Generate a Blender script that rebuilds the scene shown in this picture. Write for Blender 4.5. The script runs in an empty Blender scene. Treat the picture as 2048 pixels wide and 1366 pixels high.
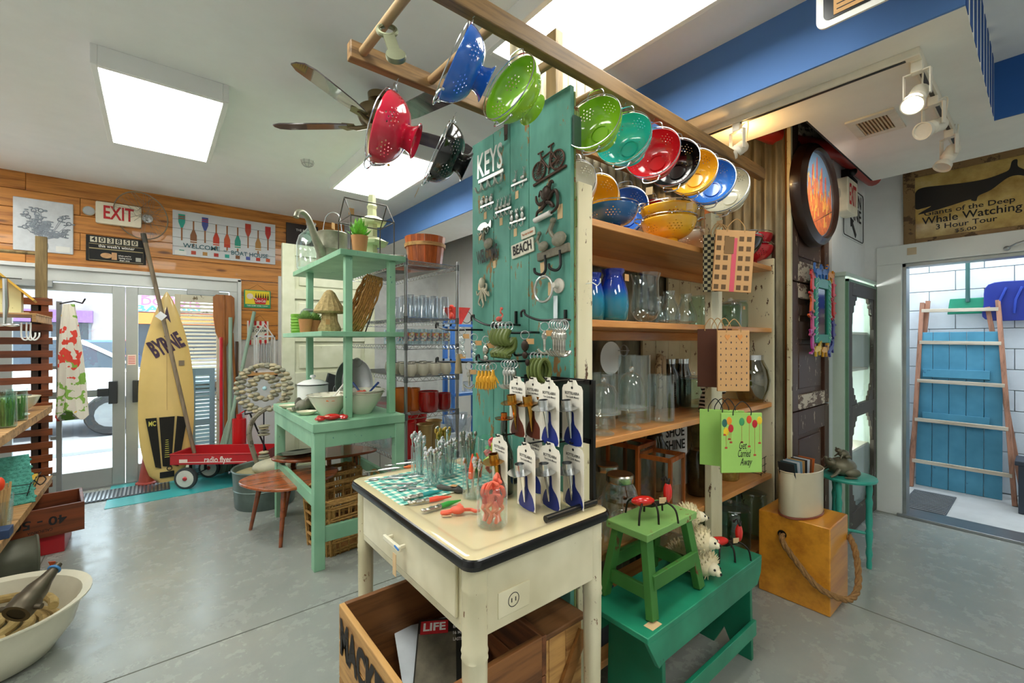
import bpy, math, random
from mathutils import Vector, Matrix
PI = math.pi
S = bpy.context.scene
COL = S.collection
rnd = random.Random(11)
# ---------------------------------------------------------------- camera
# room axes: x runs along the front wall, y runs towards it; eye height 1.5 m
EYE = Vector((0, 0, 1.5)); FPX = 876.0
FW = Vector((.632, .775, 0)).normalized(); RT = Vector((FW.y, -FW.x, 0))
cam = bpy.data.cameras.new('camera'); co = bpy.data.objects.new('camera', cam); COL.objects.link(co)
co.location = EYE; co.rotation_euler = (PI/2, 0, -math.atan2(FW.x, FW.y))
cam.sensor_width = 36; cam.lens = 36*FPX/2048; cam.clip_start = .05; cam.clip_end = 200
S.camera = co
def px(u, v, x=None, y=None, z=None):
    d = FW + RT*((u-1024)/FPX) + Vector((0, 0, 1))*((683-v)/FPX)
    if x is not None: t = x/d.x
    elif y is not None: t = y/d.y
    else: t = (z-1.5)/d.z
    return EYE + d*t
# ---------------------------------------------------------------- view, world, sun
S.view_settings.view_transform = 'Standard'; S.view_settings.look = 'None'
S.view_settings.exposure = 1.25; S.view_settings.gamma = 1; S.view_settings.use_curve_mapping = False
S.cycles.use_denoising = True; S.cycles.max_bounces = 9; S.cycles.transparent_max_bounces = 28
S.cycles.diffuse_bounces = 5; S.cycles.sample_clamp_indirect = 6; S.cycles.caustics_reflective = False; S.cycles.caustics_refractive = False
W = bpy.data.worlds.new('sky'); S.world = W; W.use_nodes = True
bg = W.node_tree.nodes['Background']; bg.inputs[0].default_value = (.80, .90, 1, 1); bg.inputs[1].default_value = 2.6
def light(name, kind, loc, energy, color=(1, 1, 1), **k):
    l = bpy.data.lights.new(name, kind); l.energy = energy; l.color = color
    o = bpy.data.objects.new(name, l); COL.objects.link(o); o.location = loc
    for a, b in k.items():
        if a == 'rot': o.rotation_euler = b
        else: setattr(l, a, b)
    return o
light('sun', 'SUN', (0, 20, 20), 4.0, (1, .96, .9), angle=.03, rot=(math.radians(32), math.radians(14), 0))
PANEL = 6.3      # brightness of the fluorescent diffusers
# ---------------------------------------------------------------- materials
def H(h, a=1):
    h = h.lstrip('#'); c = [int(h[i:i+2], 16)/255 for i in (0, 2, 4)]
    return tuple((x/12.92 if x <= .04045 else ((x+.055)/1.055)**2.4) for x in c)+(a,)
MC = {}
class N:
    def __init__(s, name):
        s.m = bpy.data.materials.new(name); s.m.use_nodes = True; s.t = s.m.node_tree
        s.p = s.t.nodes['Principled BSDF']; s.out = s.t.nodes['Material Output']
    def n(s, ty, **k):
        o = s.t.nodes.new('ShaderNode'+ty)
        for a, b in k.items():
            if a in o.inputs.keys(): o.inputs[a].default_value = b
            else: setattr(o, a, b)
        return o
    def l(s, a, b): s.t.links.new(a, b)
    def coord(s, sc=(1, 1, 1), loc=(0, 0, 0)):
        t = s.n('TexCoord'); m = s.n('Mapping'); m.inputs['Scale'].default_value = sc; m.inputs['Location'].default_value = loc
        s.l(t.outputs['Object'], m.inputs[0]); return m.outputs[0]
    def noise(s, vec, scale, detail=4, rough=.6):
        n = s.n('TexNoise'); n.inputs['Scale'].default_value = scale; n.inputs['Detail'].default_value = detail
        n.inputs['Roughness'].default_value = rough; s.l(vec, n.inputs['Vector']); return n.outputs[0]
    def ramp(s, fac, stops):
        r = s.n('ValToRGB'); e = r.color_ramp.elements
        while len(e) < len(stops): e.new(.5)
        for i, (p, c) in enumerate(stops): e[i].position = p; e[i].color = c
        s.l(fac, r.inputs[0]); return r.outputs[0]
    def mix(s, fac, a, b):
        m = s.n('Mix', data_type='RGBA')
        for sock, v in ((m.inputs[0], fac), (m.inputs[6], a), (m.inputs[7], b)):
            if isinstance(v, (float, int)): sock.default_value = v
            elif isinstance(v, tuple): sock.default_value = v
            else: s.l(v, sock)
        return m.outputs[2]
    def bump(s, h, st=.3, d=.01):
        b = s.n('Bump'); b.inputs['Strength'].default_value = st; b.inputs['Distance'].default_value = d
        s.l(h, b.inputs['Height']); s.l(b.outputs[0], s.p.inputs['Normal'])
def pl(h, r=.5, m=0, var=.12, sc=6, bump=0, spec=.5, coat=0):
    """plain finish with slight mottling"""
    key = ('pl', h, r, m, var, sc, bump, coat)
    if key in MC: return MC[key]
    s = N('plain_'+h); c = H(h); s.p.inputs['Roughness'].default_value = r; s.p.inputs['Metallic'].default_value = m
    s.p.inputs['Specular IOR Level'].default_value = spec; s.p.inputs['Coat Weight'].default_value = coat
    if var or bump:
        n = s.noise(s.coord(), sc, 5)
        if var:
            lo = tuple(x*(1-var) for x in c[:3])+(1,); hi = tuple(min(1, x*(1+var)) for x in c[:3])+(1,)
            s.l(s.ramp(n, [(.3, lo), (.7, hi)]), s.p.inputs['Base Color'])
        if bump: s.bump(n, bump)
    if not var: s.p.inputs['Base Color'].default_value = c
    MC[key] = s.m; return s.m
def wood(h1, h2, ax=0, sc=5, r=.5, coat=0, knots=False):
    key = ('wood', h1, h2, ax, sc, r, knots)
    if key in MC: return MC[key]
    s = N('wood_'+h1); st = [7, 7, 7]; st[ax] = .55
    v = s.coord(tuple(st)); inf = s.n('ObjectInfo'); ad = s.n('VectorMath', operation='ADD'); mu = s.n('VectorMath', operation='SCALE'); mu.inputs['Scale'].default_value = 40
    cb = s.n('CombineXYZ'); s.l(inf.outputs['Random'], cb.inputs[0]); s.l(inf.outputs['Random'], cb.inputs[2]); s.l(cb.outputs[0], mu.inputs[0]); s.l(v, ad.inputs[0]); s.l(mu.outputs[0], ad.inputs[1])
    n = s.noise(ad.outputs[0], sc, 7, .65)
    c = s.ramp(n, [(.32, H(h2)), (.52, H(h1)), (.72, tuple(min(1, x*1.18) for x in H(h1)[:3])+(1,))])
    if knots:
        st = [1.5, 1.5, 5.5]; vo = s.n('TexVoronoi'); vo.inputs['Scale'].default_value = 1.5
        t2 = s.coord(tuple(st)); ad2 = s.n('VectorMath', operation='ADD'); s.l(t2, ad2.inputs[0]); s.l(mu.outputs[0], ad2.inputs[1]); s.l(ad2.outputs[0], vo.inputs['Vector'])
        k = s.ramp(vo.outputs['Distance'], [(.0, (1, 1, 1, 1)), (.10, (.7, .7, .7, 1)), (.16, (0, 0, 0, 1))])
        c = s.mix(k, c, H('5a2c12'))
    s.l(c, s.p.inputs['Base Color']); s.p.inputs['Roughness'].default_value = r; s.p.inputs['Coat Weight'].default_value = coat
    s.bump(n, .15, .004); MC[key] = s.m; return s.m
def worn(top, under, amt=.5, sc=9, r=.5, mid=None, stretch=(1, 1, 1)):
    """old paint chipped to what lies under it"""
    key = ('worn', top, under, amt, sc, r, stretch)
    if key in MC: return MC[key]
    s = N('worn_'+top); v = s.coord(stretch); n = s.noise(v, sc, 9, .72); n2 = s.noise(v, 3, 3)
    base = s.ramp(n2, [(.3, tuple(x*.84 for x in H(top)[:3])+(1,)), (.7, H(mid or top))])
    f = s.ramp(n, [(amt, (0, 0, 0, 1)), (amt+.02, (1, 1, 1, 1))])
    s.l(s.mix(f, base, H(under)), s.p.inputs['Base Color']); s.p.inputs['Roughness'].default_value = r
    s.bump(f, .4, -.002); MC[key] = s.m; return s.m
def glass(h='f7fcfc', lo=.08, hi=.8, rough=.02):
    key = ('glass', h, lo, hi)
    if key in MC: return MC[key]
    s = N('glass_'+h); tr = s.n('BsdfTransparent'); tr.inputs[0].default_value = H(h)
    gl = s.n('BsdfGlossy'); gl.inputs['Roughness'].default_value = rough; gl.inputs[0].default_value = (1, 1, 1, 1)
    lw = s.n('LayerWeight'); lw.inputs[0].default_value = .3; mr = s.n('MapRange'); mr.inputs[3].default_value = lo; mr.inputs[4].default_value = hi
    pw = s.n('Math', operation='POWER'); pw.inputs[1].default_value = 2.6; s.l(lw.outputs['Facing'], pw.inputs[0]); s.l(pw.outputs[0], mr.inputs[0])
    mx = s.n('MixShader'); s.l(mr.outputs[0], mx.inputs[0]); s.l(tr.outputs[0], mx.inputs[1]); s.l(gl.outputs[0], mx.inputs[2])
    p2 = s.n('Math', operation='POWER'); p2.inputs[1].default_value = 4.5; s.l(lw.outputs['Facing'], p2.inputs[0]); mu = s.n('Math', operation='MULTIPLY'); mu.inputs[1].default_value = .8; s.l(p2.outputs[0], mu.inputs[0])
    df = s.n('BsdfDiffuse'); df.inputs[0].default_value = (.96, .98, 1, 1); m2 = s.n('MixShader'); s.l(mu.outputs[0], m2.inputs[0]); s.l(mx.outputs[0], m2.inputs[1]); s.l(df.outputs[0], m2.inputs[2])  # white diffuse painted onto grazing edges, imitating bright rim reflections
    s.l(m2.outputs[0], s.out.inputs[0])
    MC[key] = s.m; return s.m
def emit(h, st):
    key = ('emit', h, st)
    if key in MC: return MC[key]
    s = N('glow_'+h); e = s.n('Emission'); e.inputs[0].default_value = H(h); e.inputs[1].default_value = st; s.l(e.outputs[0], s.out.inputs[0])
    MC[key] = s.m; return s.m
chrome = pl('c9ccd0', .16, 1, 0); silver = pl('d8dadb', .22, 1, 0); steel = pl('a8aaac', .35, 1, .08)
brass = pl('b98a3c', .25, 1, .05); copper = pl('b5692e', .25, 1, .05); iron = pl('231c17', .5, .4, .2, 30)
black = pl('050506', .4, 0, 0); blackm = pl('050505', .6, 0, 0); white = pl('e9eae8', .6, 0, .03); kraft = pl('c79a66', .8, 0, .1, 20)
clear = glass(); green_w = glass('ecf6f2', .04, .95); paper = pl('efe9dc', .8, 0, .03)
tagm = pl('d9b98d', .8, 0, .06, 30); ink = pl('1c1a1c', .7, 0, 0); redink = pl('c62228', .6, 0, 0); whiteink = pl('f2f0ea', .6, 0, 0)
# ---------------------------------------------------------------- mesh helpers
def basis(x, y, z, o=(0, 0, 0)):
    m = Matrix.Identity(4)
    for i in range(3):
        m[i][0], m[i][1], m[i][2], m[i][3] = x[i], y[i], z[i], o[i]
    return m
def NY(o=(0, 0, 0)): return basis((1, 0, 0), (0, 0, 1), (0, -1, 0), o)      # sheet facing -y
def NX(o=(0, 0, 0)): return basis((0, -1, 0), (0, 0, 1), (-1, 0, 0), o)     # sheet facing -x
def PZ(o=(0, 0, 0), a=0): return Matrix.Translation(o) @ Matrix.Rotation(a, 4, 'Z')
def rot(ax, deg): return Matrix.Rotation(math.radians(deg), 4, ax)
def T(x, y=None, z=None): return Matrix.Translation(Vector(x) if y is None else Vector((x, y, z)))
def aim(o, d, up=(0, 0, 1)):
    z = Vector(d).normalized(); u = Vector(up)
    if abs(z.dot(u.normalized())) > .99: u = Vector((1, 0, 0))
    x = u.cross(z).normalized(); y = z.cross(x); return basis(x, y, z, o)
TXT = {}
def textmesh(s, bold, shear):
    k = (s, bold, shear)
    if k not in TXT:
        cu = bpy.data.curves.new('t', 'FONT'); cu.body = s; cu.align_x = 'CENTER'; cu.align_y = 'CENTER'; cu.offset = bold; cu.shear = shear; cu.resolution_u = 3
        ob = bpy.data.objects.new('t', cu); COL.objects.link(ob)
        me = bpy.data.meshes.new_from_object(ob)
        TXT[k] = ([v.co.copy() for v in me.vertices], [tuple(p.vertices) for p in me.polygons])
        bpy.data.objects.remove(ob); bpy.data.curves.remove(cu); bpy.data.meshes.remove(me)
    return TXT[k]
class MB:
    def __init__(s, M=None): s.v = []; s.f = []; s.M = M or Matrix.Identity(4)
    def add(s, vs, fs, M=None):
        m = s.M @ M if M is not None else s.M; b = len(s.v)
        s.v += [m @ Vector(p) for p in vs]; s.f += [tuple(b+i for i in q) for q in fs]; return s
    def box(s, x0, x1, y0, y1, z0, z1, M=None):
        return s.add([(x0, y0, z0), (x1, y0, z0), (x1, y1, z0), (x0, y1, z0), (x0, y0, z1), (x1, y0, z1), (x1, y1, z1), (x0, y1, z1)],
                     [(3, 2, 1, 0), (4, 5, 6, 7), (0, 1, 5, 4), (1, 2, 6, 5), (2, 3, 7, 6), (3, 0, 4, 7)], M)
    def cb(s, c, d, M=None):
        return s.box(c[0]-d[0]/2, c[0]+d[0]/2, c[1]-d[1]/2, c[1]+d[1]/2, c[2]-d[2]/2, c[2]+d[2]/2, M)
    def bar(s, p, q, w, h, up=(0, 0, 1)):
        p, q = Vector(p), Vector(q); m = aim(p, q-p, up); return s.box(-w/2, w/2, -h/2, h/2, 0, (q-p).length, m)
    def tube(s, pts, r, n=8, closed=False, cap=True):
        P = [Vector(p) for p in pts]; L = len(P); rr = r if isinstance(r, (list, tuple)) else [r]*L; vs = []; fs = []; prev = None
        for i, p in enumerate(P):
            a = P[(i-1) % L] if (closed or i > 0) else p; b = P[(i+1) % L] if (closed or i < L-1) else p
            t = (b-a); t = t.normalized() if t.length > 1e-9 else Vector((0, 0, 1))
            if prev is None: u = t.orthogonal().normalized()
            else:
                u = prev - t*prev.dot(t); u = u.normalized() if u.length > 1e-6 else t.orthogonal().normalized()
            prev = u; w = t.cross(u)
            vs += [p+(u*math.cos(2*PI*k/n)+w*math.sin(2*PI*k/n))*rr[i] for k in range(n)]
        for i in range(L if closed else L-1):
            j = (i+1) % L
            for k in range(n): fs.append((i*n+k, i*n+(k+1) % n, j*n+(k+1) % n, j*n+k))
        if cap and not closed: fs += [tuple(reversed(range(n))), tuple((L-1)*n+k for k in range(n))]
        return s.add(vs, fs)
    def cyl(s, p, q, r, r2=None, n=16, cap=True): return s.tube([p, q], [r, r if r2 is None else r2], n, cap=cap)
    def lathe(s, prof, n=28, M=None, sx=1, sy=1, a0=0, a1=2*PI, rib=0, nr=0):
        full = abs(a1-a0-2*PI) < 1e-6; m = n if full else n+1; vs = []; fs = []
        for r, z in prof:
            for k in range(m):
                a = a0+(a1-a0)*k/n; q = r*(1+rib*math.cos(nr*a)) if rib else r
                vs.append((q*math.cos(a)*sx, q*math.sin(a)*sy, z))
        for i in range(len(prof)-1):
            for k in range(n):
                k2 = (k+1) % m; fs.append((i*m+k, i*m+k2, (i+1)*m+k2, (i+1)*m+k))
        return s.add(vs, fs, M)
    def disc(s, r, z=0, n=24, M=None, sx=1, sy=1):
        return s.add([(r*sx*math.cos(2*PI*k/n), r*sy*math.sin(2*PI*k/n), z) for k in range(n)], [tuple(range(n))], M)
    def sph(s, c, r, n=14, m=9, M=None):
        if not isinstance(r, (tuple, list)): r = (r, r, r)
        pr = [(max(1e-4, math.sin(PI*i/m)), -math.cos(PI*i/m)) for i in range(m+1)]
        X = T(Vector(c)) @ Matrix.Diagonal((r[0], r[1], r[2], 1))
        return s.lathe(pr, n, (M @ X) if M is not None else X)
    def torus(s, c, R, r, ax='Z', n=28, k=8, sx=1, sy=1, M=None):
        pts = [(R*sx*math.cos(2*PI*i/n), R*sy*math.sin(2*PI*i/n), 0) for i in range(n)]
        A = {'Z': Matrix.Identity(4), 'X': basis((0, 1, 0), (0, 0, 1), (1, 0, 0)), 'Y': NY()}[ax]
        old = s.M; s.M = old @ (M if M is not None else Matrix.Identity(4)) @ T(Vector(c)) @ A; s.tube(pts, r, k, True); s.M = old; return s
    def prism(s, poly, z0, z1, M=None):
        n = len(poly); a = sum(poly[i][0]*poly[(i+1) % n][1]-poly[(i+1) % n][0]*poly[i][1] for i in range(n))
        if a < 0: poly = poly[::-1]
        vs = [(p[0], p[1], z0) for p in poly]+[(p[0], p[1], z1) for p in poly]
        return s.add(vs, [tuple(reversed(range(n))), tuple(range(n, 2*n))]+[(i, (i+1) % n, n+(i+1) % n, n+i) for i in range(n)], M)
    def loft(s, rings, cap=True, M=None):
        n = len(rings[0]); vs = [p for r in rings for p in r]; fs = []
        for i in range(len(rings)-1):
            for k in range(n): fs.append((i*n+k, i*n+(k+1) % n, (i+1)*n+(k+1) % n, (i+1)*n+k))
        if cap: fs += [tuple(reversed(range(n))), tuple((len(rings)-1)*n+k for k in range(n))]
        return s.add(vs, fs, M)
    def text(s, t, size, M, bold=0.0, w=None, ext=.0015, shear=0, xs=1):
        vs, fs = textmesh(t, bold, shear)
        if not vs: return s
        x0 = min(v.x for v in vs); x1 = max(v.x for v in vs); k = size*1.38
        kx = k*xs
        if w: kx = w/(x1-x0)
        c = (x0+x1)/2
        return s.add([((v.x-c)*kx, v.y*k, ext) for v in vs], fs, M)
    def mesh(s, name, mat, sm=35):
        me = bpy.data.meshes.new(name); me.from_pydata(s.v, [], s.f); me.validate()
        if mat: me.materials.append(mat)
        me.shade_smooth(); me.set_sharp_from_angle(angle=math.radians(sm)); me.update(); return me
def put(name, mb, mat, parent=None, label=None, bev=0, loc=None, sm=35):
    o = bpy.data.objects.new(name, mb.mesh(name, mat, sm) if isinstance(mb, MB) else mb); COL.objects.link(o)
    if parent is not None: o.parent = parent
    if loc is not None: o.location = loc
    if label: o['label'] = label
    if bev:
        b = o.modifiers.new('edge', 'BEVEL'); b.width = bev; b.segments = 2; b.limit_method = 'ANGLE'; b.angle_limit = math.radians(40)
    return o
def thing(name, label, cat, loc=(0, 0, 0), rz=0, group=None, M=None):
    o = bpy.data.objects.new(name, None); COL.objects.link(o); o.empty_display_size = .05
    if M is not None: o.matrix_world = M
    else: o.location = loc; o.rotation_euler = (0, 0, rz)
    o['label'] = label; o['category'] = cat
    if group: o['group'] = group
    return o
def solo(name, mb, mat, label, cat, group=None, bev=0, loc=None, M=None, sm=35):
    o = put(name, mb, mat, None, label, bev, loc, sm); o['category'] = cat
    if M is not None: o.matrix_world = M
    if group: o['group'] = group
    return o
def struct(name, mb, mat, parent=None, bev=0, sm=35):
    o = put(name, mb, mat, parent, None, bev, None, sm)
    if parent is None: o['kind'] = 'structure'
    return o
def dup(root, label, loc=None, rz=None, M=None, group=None, mats=None):
    def cp(o, par):
        c = o.copy(); COL.objects.link(c); c.parent = par
        if mats and c.type == 'MESH' and o.name.split('.')[0] in mats:
            c.data = c.data.copy(); c.data.materials[0] = mats[o.name.split('.')[0]]
        for ch in o.children: cp(ch, c)
        return c
    r = cp(root, None); r['label'] = label
    if M is not None: r.matrix_world = M
    else:
        if loc is not None: r.location = loc
        if rz is not None: r.rotation_euler = (0, 0, rz)
    if group: r['group'] = group
    return r
def tag_on(par, o, w=.03, h=.045, face=None, mat=None, name='price_tag'):
    M = face(o) if face else NY(o)
    m = MB(); m.prism([(-w/2, 0), (w/2, 0), (w/2, -h), (-w/2, -h)], 0, .001, M)
    for k in range(3): m.box(-w*.35, w*.35, -h*(.3+.2*k)-.001, -h*(.3+.2*k)+.001, .001, .0014, M)
    return put(name, m, mat or tagm, par)
def arc(c, r, a0, a1, n, ax='xz'):
    o = []
    for i in range(n+1):
        a = math.radians(a0+(a1-a0)*i/n); p = [c[0], c[1], c[2]]
        i1, i2 = {'xz': (0, 2), 'xy': (0, 1), 'yz': (1, 2)}[ax]; p[i1] += r*math.cos(a); p[i2] += r*math.sin(a); o.append(tuple(p))
    return o
def smooth(pts, n=6, closed=False):
    P = [Vector(p) for p in pts]; L = len(P); o = []
    for i in range(L if closed else L-1):
        g = (lambda k: P[k % L]) if closed else (lambda k: P[max(0, min(L-1, k))])
        a, b, c, d = g(i-1), g(i), g(i+1), g(i+2)
        for k in range(n):
            t = k/n; o.append(.5*((2*b)+(c-a)*t+(2*a-5*b+4*c-d)*t*t+(3*b-a-3*c+d)*t**3))
    if not closed: o.append(P[-1])
    return o
# ================================================================ the room
YF = 6.13; XR = 5.0
def floor_mat():
    s = N('polished_concrete'); v = s.coord(); a = s.noise(v, 1.1, 6, .7); b = s.noise(v, 7, 8, .7); c = s.noise(v, 60, 3)
    k = s.ramp(a, [(.25, H('8a918f')), (.5, H('979c98')), (.75, H('a6a79e'))])
    k2 = s.mix(.25, k, s.ramp(b, [(.2, H('858a82')), (.8, H('acada4'))]))
    s.l(k2, s.p.inputs['Base Color']); r = s.ramp(b, [(.3, (.16,)*3+(1,)), (.7, (.34,)*3+(1,))]); s.l(r, s.p.inputs['Roughness'])
    s.bump(c, .04, .002); return s.m
FLOORM = floor_mat()
fl = struct('floor', MB().box(-2.8, 5.0, -3.2, YF, -.12, 0), FLOORM)
m = MB()
for a, b in (((.2, 1.35), (.2, 1.36)),): pass
m.box(3.08, 3.086, -3.2, 3.0, 0, .0012); m.box(-2.8, 5, 2.62, 2.626, 0, .0012); m.box(-.6, -.594, -3.2, 5.3, 0, .0012)
put('control_joint', m, pl('55574f', .8), fl)
put('painted_border', MB().box(-.35, 2.3, 5.33, YF, .0, .004), worn('3fb6b8', '8d928c', .66, 6, .35), fl, 'turquoise painted strip of floor along the front wall')
ceil = struct('ceiling', MB().box(-2.8, 5.2, -3.2, YF+.2, 3.1, 3.25), pl('f1f2f2', .9, 0, .02))
wh = pl('ebeced', .8, 0, .03)
struct('wall_left', MB().box(-2.95, -2.8, -3.2, YF+.2, -.1, 3.25), wh)
struct('wall_back', MB().box(-2.8, 5.2, -3.35, -3.2, -.1, 3.25), wh)
# front wall, pine boarded around the double door
DX0, DX1, DZ = -1.3, .765, 2.23
wf = struct('wall_front', MB().box(-2.8, DX0, YF+.02, YF+.2, -.1, 3.1).box(DX1, 3.7, YF+.02, YF+.2, -.1, 3.1).box(DX0, DX1, YF+.02, YF+.2, DZ, 3.1), pl('d8dad9', .8))
pine = wood('cf8a3e', '9c5a1e', 0, 3.2, .45, .2, True)
for i in range(5):
    z0 = DZ+.01+i*.174
    for (xa, xb) in ((-2.8, -.95+.37*(i % 2)), (-.947+.37*(i % 2), 1.25+.31*((i+1) % 3)), (1.253+.31*((i+1) % 3), 2.02)):
        put('pine_board', MB().box(xa, xb, YF-.006-.003*((i*3) % 2), YF+.02, z0, z0+.170), pine, wf, bev=.003)
for i in range(4):
    z0 = DZ-.178*(i+1)+.006
    put('pine_board', MB().box(DX1+.03, 2.02, YF-.005, YF+.02, z0, z0+.172), pine, wf, bev=.003)
tr = pl('dfe2e2', .5, 0, .03)
struct('trim_1', MB().box(DX0-.03, DX1+.03, YF-.04, YF+.06, DZ-.02, DZ+.015).box(DX1, DX1+.035, YF-.04, YF+.06, 0, DZ), tr)
struct('trim_2', MB().box(1.2, 1.27, YF-.03, YF+.01, 0, 2.32), tr)
# ---- the glazed double door
alu = pl('b4b8b6', .38, .65, .03)
fr = MB().box(DX0, DX1, YF, YF+.12, 2.09, DZ).box(.69, DX1, YF, YF+.12, 0, 2.09).box(DX0, DX0+.07, YF, YF+.12, 0, 2.09)
struct('trim_3', fr, pl('cfd2d0', .4, .4, .03), bev=.003)
def leaf(n, x0, x1, hs):
    st = .10; y0, y1 = YF+.03, YF+.075
    f = MB().box(x0, x0+st, y0, y1, .012, 2.08).box(x1-st, x1, y0, y1, .012, 2.08).box(x0+st, x1-st, y0, y1, .012, .19).box(x0+st, x1-st, y0, y1, 2.0, 2.08)
    d = struct('door_%d' % n, f, alu, bev=.003)
    put('glass_pane', MB().box(x0+st, x1-st, y0+.02, y0+.026, .19, 2.0), glass('f2f7f7', .04, .5), d)
    put('push_bar', MB().box(x0+.08, x1-.08, y0-.07, y0-.035, .94, 1.01).box(x0+.1, x0+.13, y0-.04, y0, .95, 1.0), pl('9b9fa0', .35, .8), d, bev=.004)
    xe = x1-.09 if hs > 0 else x0+.09
    put('latch_box', MB().box(xe-.035, xe+.035, y0-.09, y0-.005, .86, 1.09).box(xe-.1*(hs > 0)-.02, xe+.1*(hs < 0)+.02, y0-.085, y0-.02, .94, 1.02), pl('2e3134', .4), d, bev=.006)
    xc = (x0+.22) if hs > 0 else (x1-.25)
    put('door_closer', MB().box(xc-.15, xc+.15, y0-.06, y0, 2.03, 2.09).cyl((xc-.1, y0-.03, 2.02), (xc-.1, y0-.03, 1.98), .02), pl('a6a9a8', .4, .7), d, bev=.004)
    return d
d1 = leaf(1, -1.14, -.243, 1); d2 = leaf(2, -.237, .68, -1)
st = MB().prism([(-.035, 0), (.035, 0), (.035, .11), (-.035, .11)], 0, .001, NY((-.19, YF+.028, 1.25)))
stk = put('notice_sticker', st, pl('f1d8d4', .6, 0, 0), d2)
m = MB()
for k in range(5): m.box(-.028, .028, .015+.018*k, .021+.018*k, .001, .0016, NY((-.19, YF+.028, 1.25)))
put('lettering', m, redink, stk)
struct('trim_4', MB().box(DX0, DX1, YF+.0, YF+.2, 0, .014), steel)
# ---- blue fascia / soffit
sof = struct('ceiling_soffit', MB().box(2.38, 2.91, .2, YF, 2.77, 3.1).box(2.91, 4.4, .2, .88, 2.77, 3.1).box(3.75, 4.4, -3.2, .2, 2.77, 3.1), pl('eeeee8', .85, 0, .03))
blue = pl('5a84c4', .8, 0, .05, 2)
put('fascia', MB().box(2.368, 2.38, .2, YF, 2.772, 3.1), blue, sof, 'blue painted fascia')
put('fascia', MB().box(3.738, 3.75, -3.2, .2, 2.772, 3.1), pl('2a5fa8', .8, 0, .05, 2), sof, 'blue painted fascia')
for k in range(9):
    x = 2.38+.152*k
    put('stripe', MB().box(x, x+.076, .1975, .2, 2.772, 3.1), pl('1f4f96', .8, 0, .03), sof, 'blue painted stripe')
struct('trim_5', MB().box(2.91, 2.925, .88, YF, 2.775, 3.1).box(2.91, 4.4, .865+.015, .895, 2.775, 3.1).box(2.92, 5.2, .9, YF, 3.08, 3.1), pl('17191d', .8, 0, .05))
# wall on the right with the open door to the storage yard
bw = pl('eef0f0', .8, 0, .03)
struct('wall_right', MB().box(XR, XR+.16, .80, 1.25, -.1, 3.1).box(XR, XR+.16, -3.2, -.35, -.1, 3.1).box(XR, XR+.16, -.35, .80, 2.17, 3.1), bw)
struct('trim_6', MB().box(XR-.03, XR+.005, .80, .97, 0, 2.17).box(XR-.03, XR+.005, -.5, .97, 2.17, 2.33), pl('e4e7e5', .5, 0, .02), bev=.004)
struct('door_3', MB().box(XR+.0, XR+.14, .775, .80, .02, 2.17).box(XR, XR+.14, -.35, .80, 2.14, 2.17), pl('9da2a0', .35, .7), bev=.002)
struct('trim_7', MB().box(XR-.05, XR+.2, -.4, .83, 0, .022), steel, bev=.003)
# wall behind the screen door cabinet (opening x 4.15..4.95, z 0.1..1.98)
struct('wall_alcove', MB().box(4.05, XR, 1.06, 1.2, 2.02, 3.1).box(XR-.02, XR+.15, 1.2, 1.9, -.1, 3.1), bw)
# far wall seen past the wire rack
struct('wall_rear', MB().box(3.5, 3.65, 1.9, YF+.1, -.1, 3.1).box(3.65, 5.2, 1.9, 2.0, -.1, 3.1), pl('e3e4e2', .8, 0, .03))
w1 = struct('window_1', MB().box(3.44, 3.5, 3.3, 3.38, 1.35, 2.5).box(3.44, 3.5, 4.2, 4.28, 1.35, 2.5).box(3.44, 3.5, 3.3, 4.28, 2.42, 2.5).box(3.44, 3.5, 3.3, 4.28, 1.35, 1.42), pl('8f9490', .5), bev=.003)
put('glass_pane', MB().box(3.47, 3.475, 3.38, 4.2, 1.42, 2.42), emit('dfeaf2', .9), w1)  # pane glows by itself in place of daylight behind it
# ---- fluorescent troffers (three in view, the grid goes on unseen, the last one added to brighten the rear)
def troffer(x0, x1, y0, y1, label):
    t = thing('ceiling_light', label, 'ceiling light', ((x0+x1)/2, (y0+y1)/2, 3.1), group=None)
    a, b = (x1-x0)/2, (y1-y0)/2
    f = MB().box(-a, -a+.03, -b, b, -.11, 0).box(a-.03, a, -b, b, -.11, 0).box(-a+.03, a-.03, -b, -b+.03, -.11, 0).box(-a+.03, a-.03, b-.03, b, -.11, 0)
    put('light_housing', f, pl('f0f1f0', .5, 0, .02), t, bev=.003)
    put('diffuser', MB().box(-a+.03, a-.03, -b+.03, b-.03, -.098, -.09), emit('fbfbf2', PANEL), t)
    return t
troffer(-.27, .36, 3.24, 4.46, 'boxy white ceiling light nearest the pine wall, left of the fan')
troffer(1.32, 1.93, 3.22, 4.44, 'boxy white ceiling light behind the fan and the red colander')
troffer(1.32, 1.93, .62, 1.84, 'large white ceiling light above the overhead wooden ladder')
for i, (x, y) in enumerate(((-.27, .62), (-.27, -2.0), (1.32, -2.0), (-2.0, 1.9), (-2.0, 4.4), (2.97, 3.0))):
    z = troffer(x, x+(.62 if x < 2.9 else .45), y, y+1.22, 'ceiling light added out of view, spot %s' % 'abcdef'[i])
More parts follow.
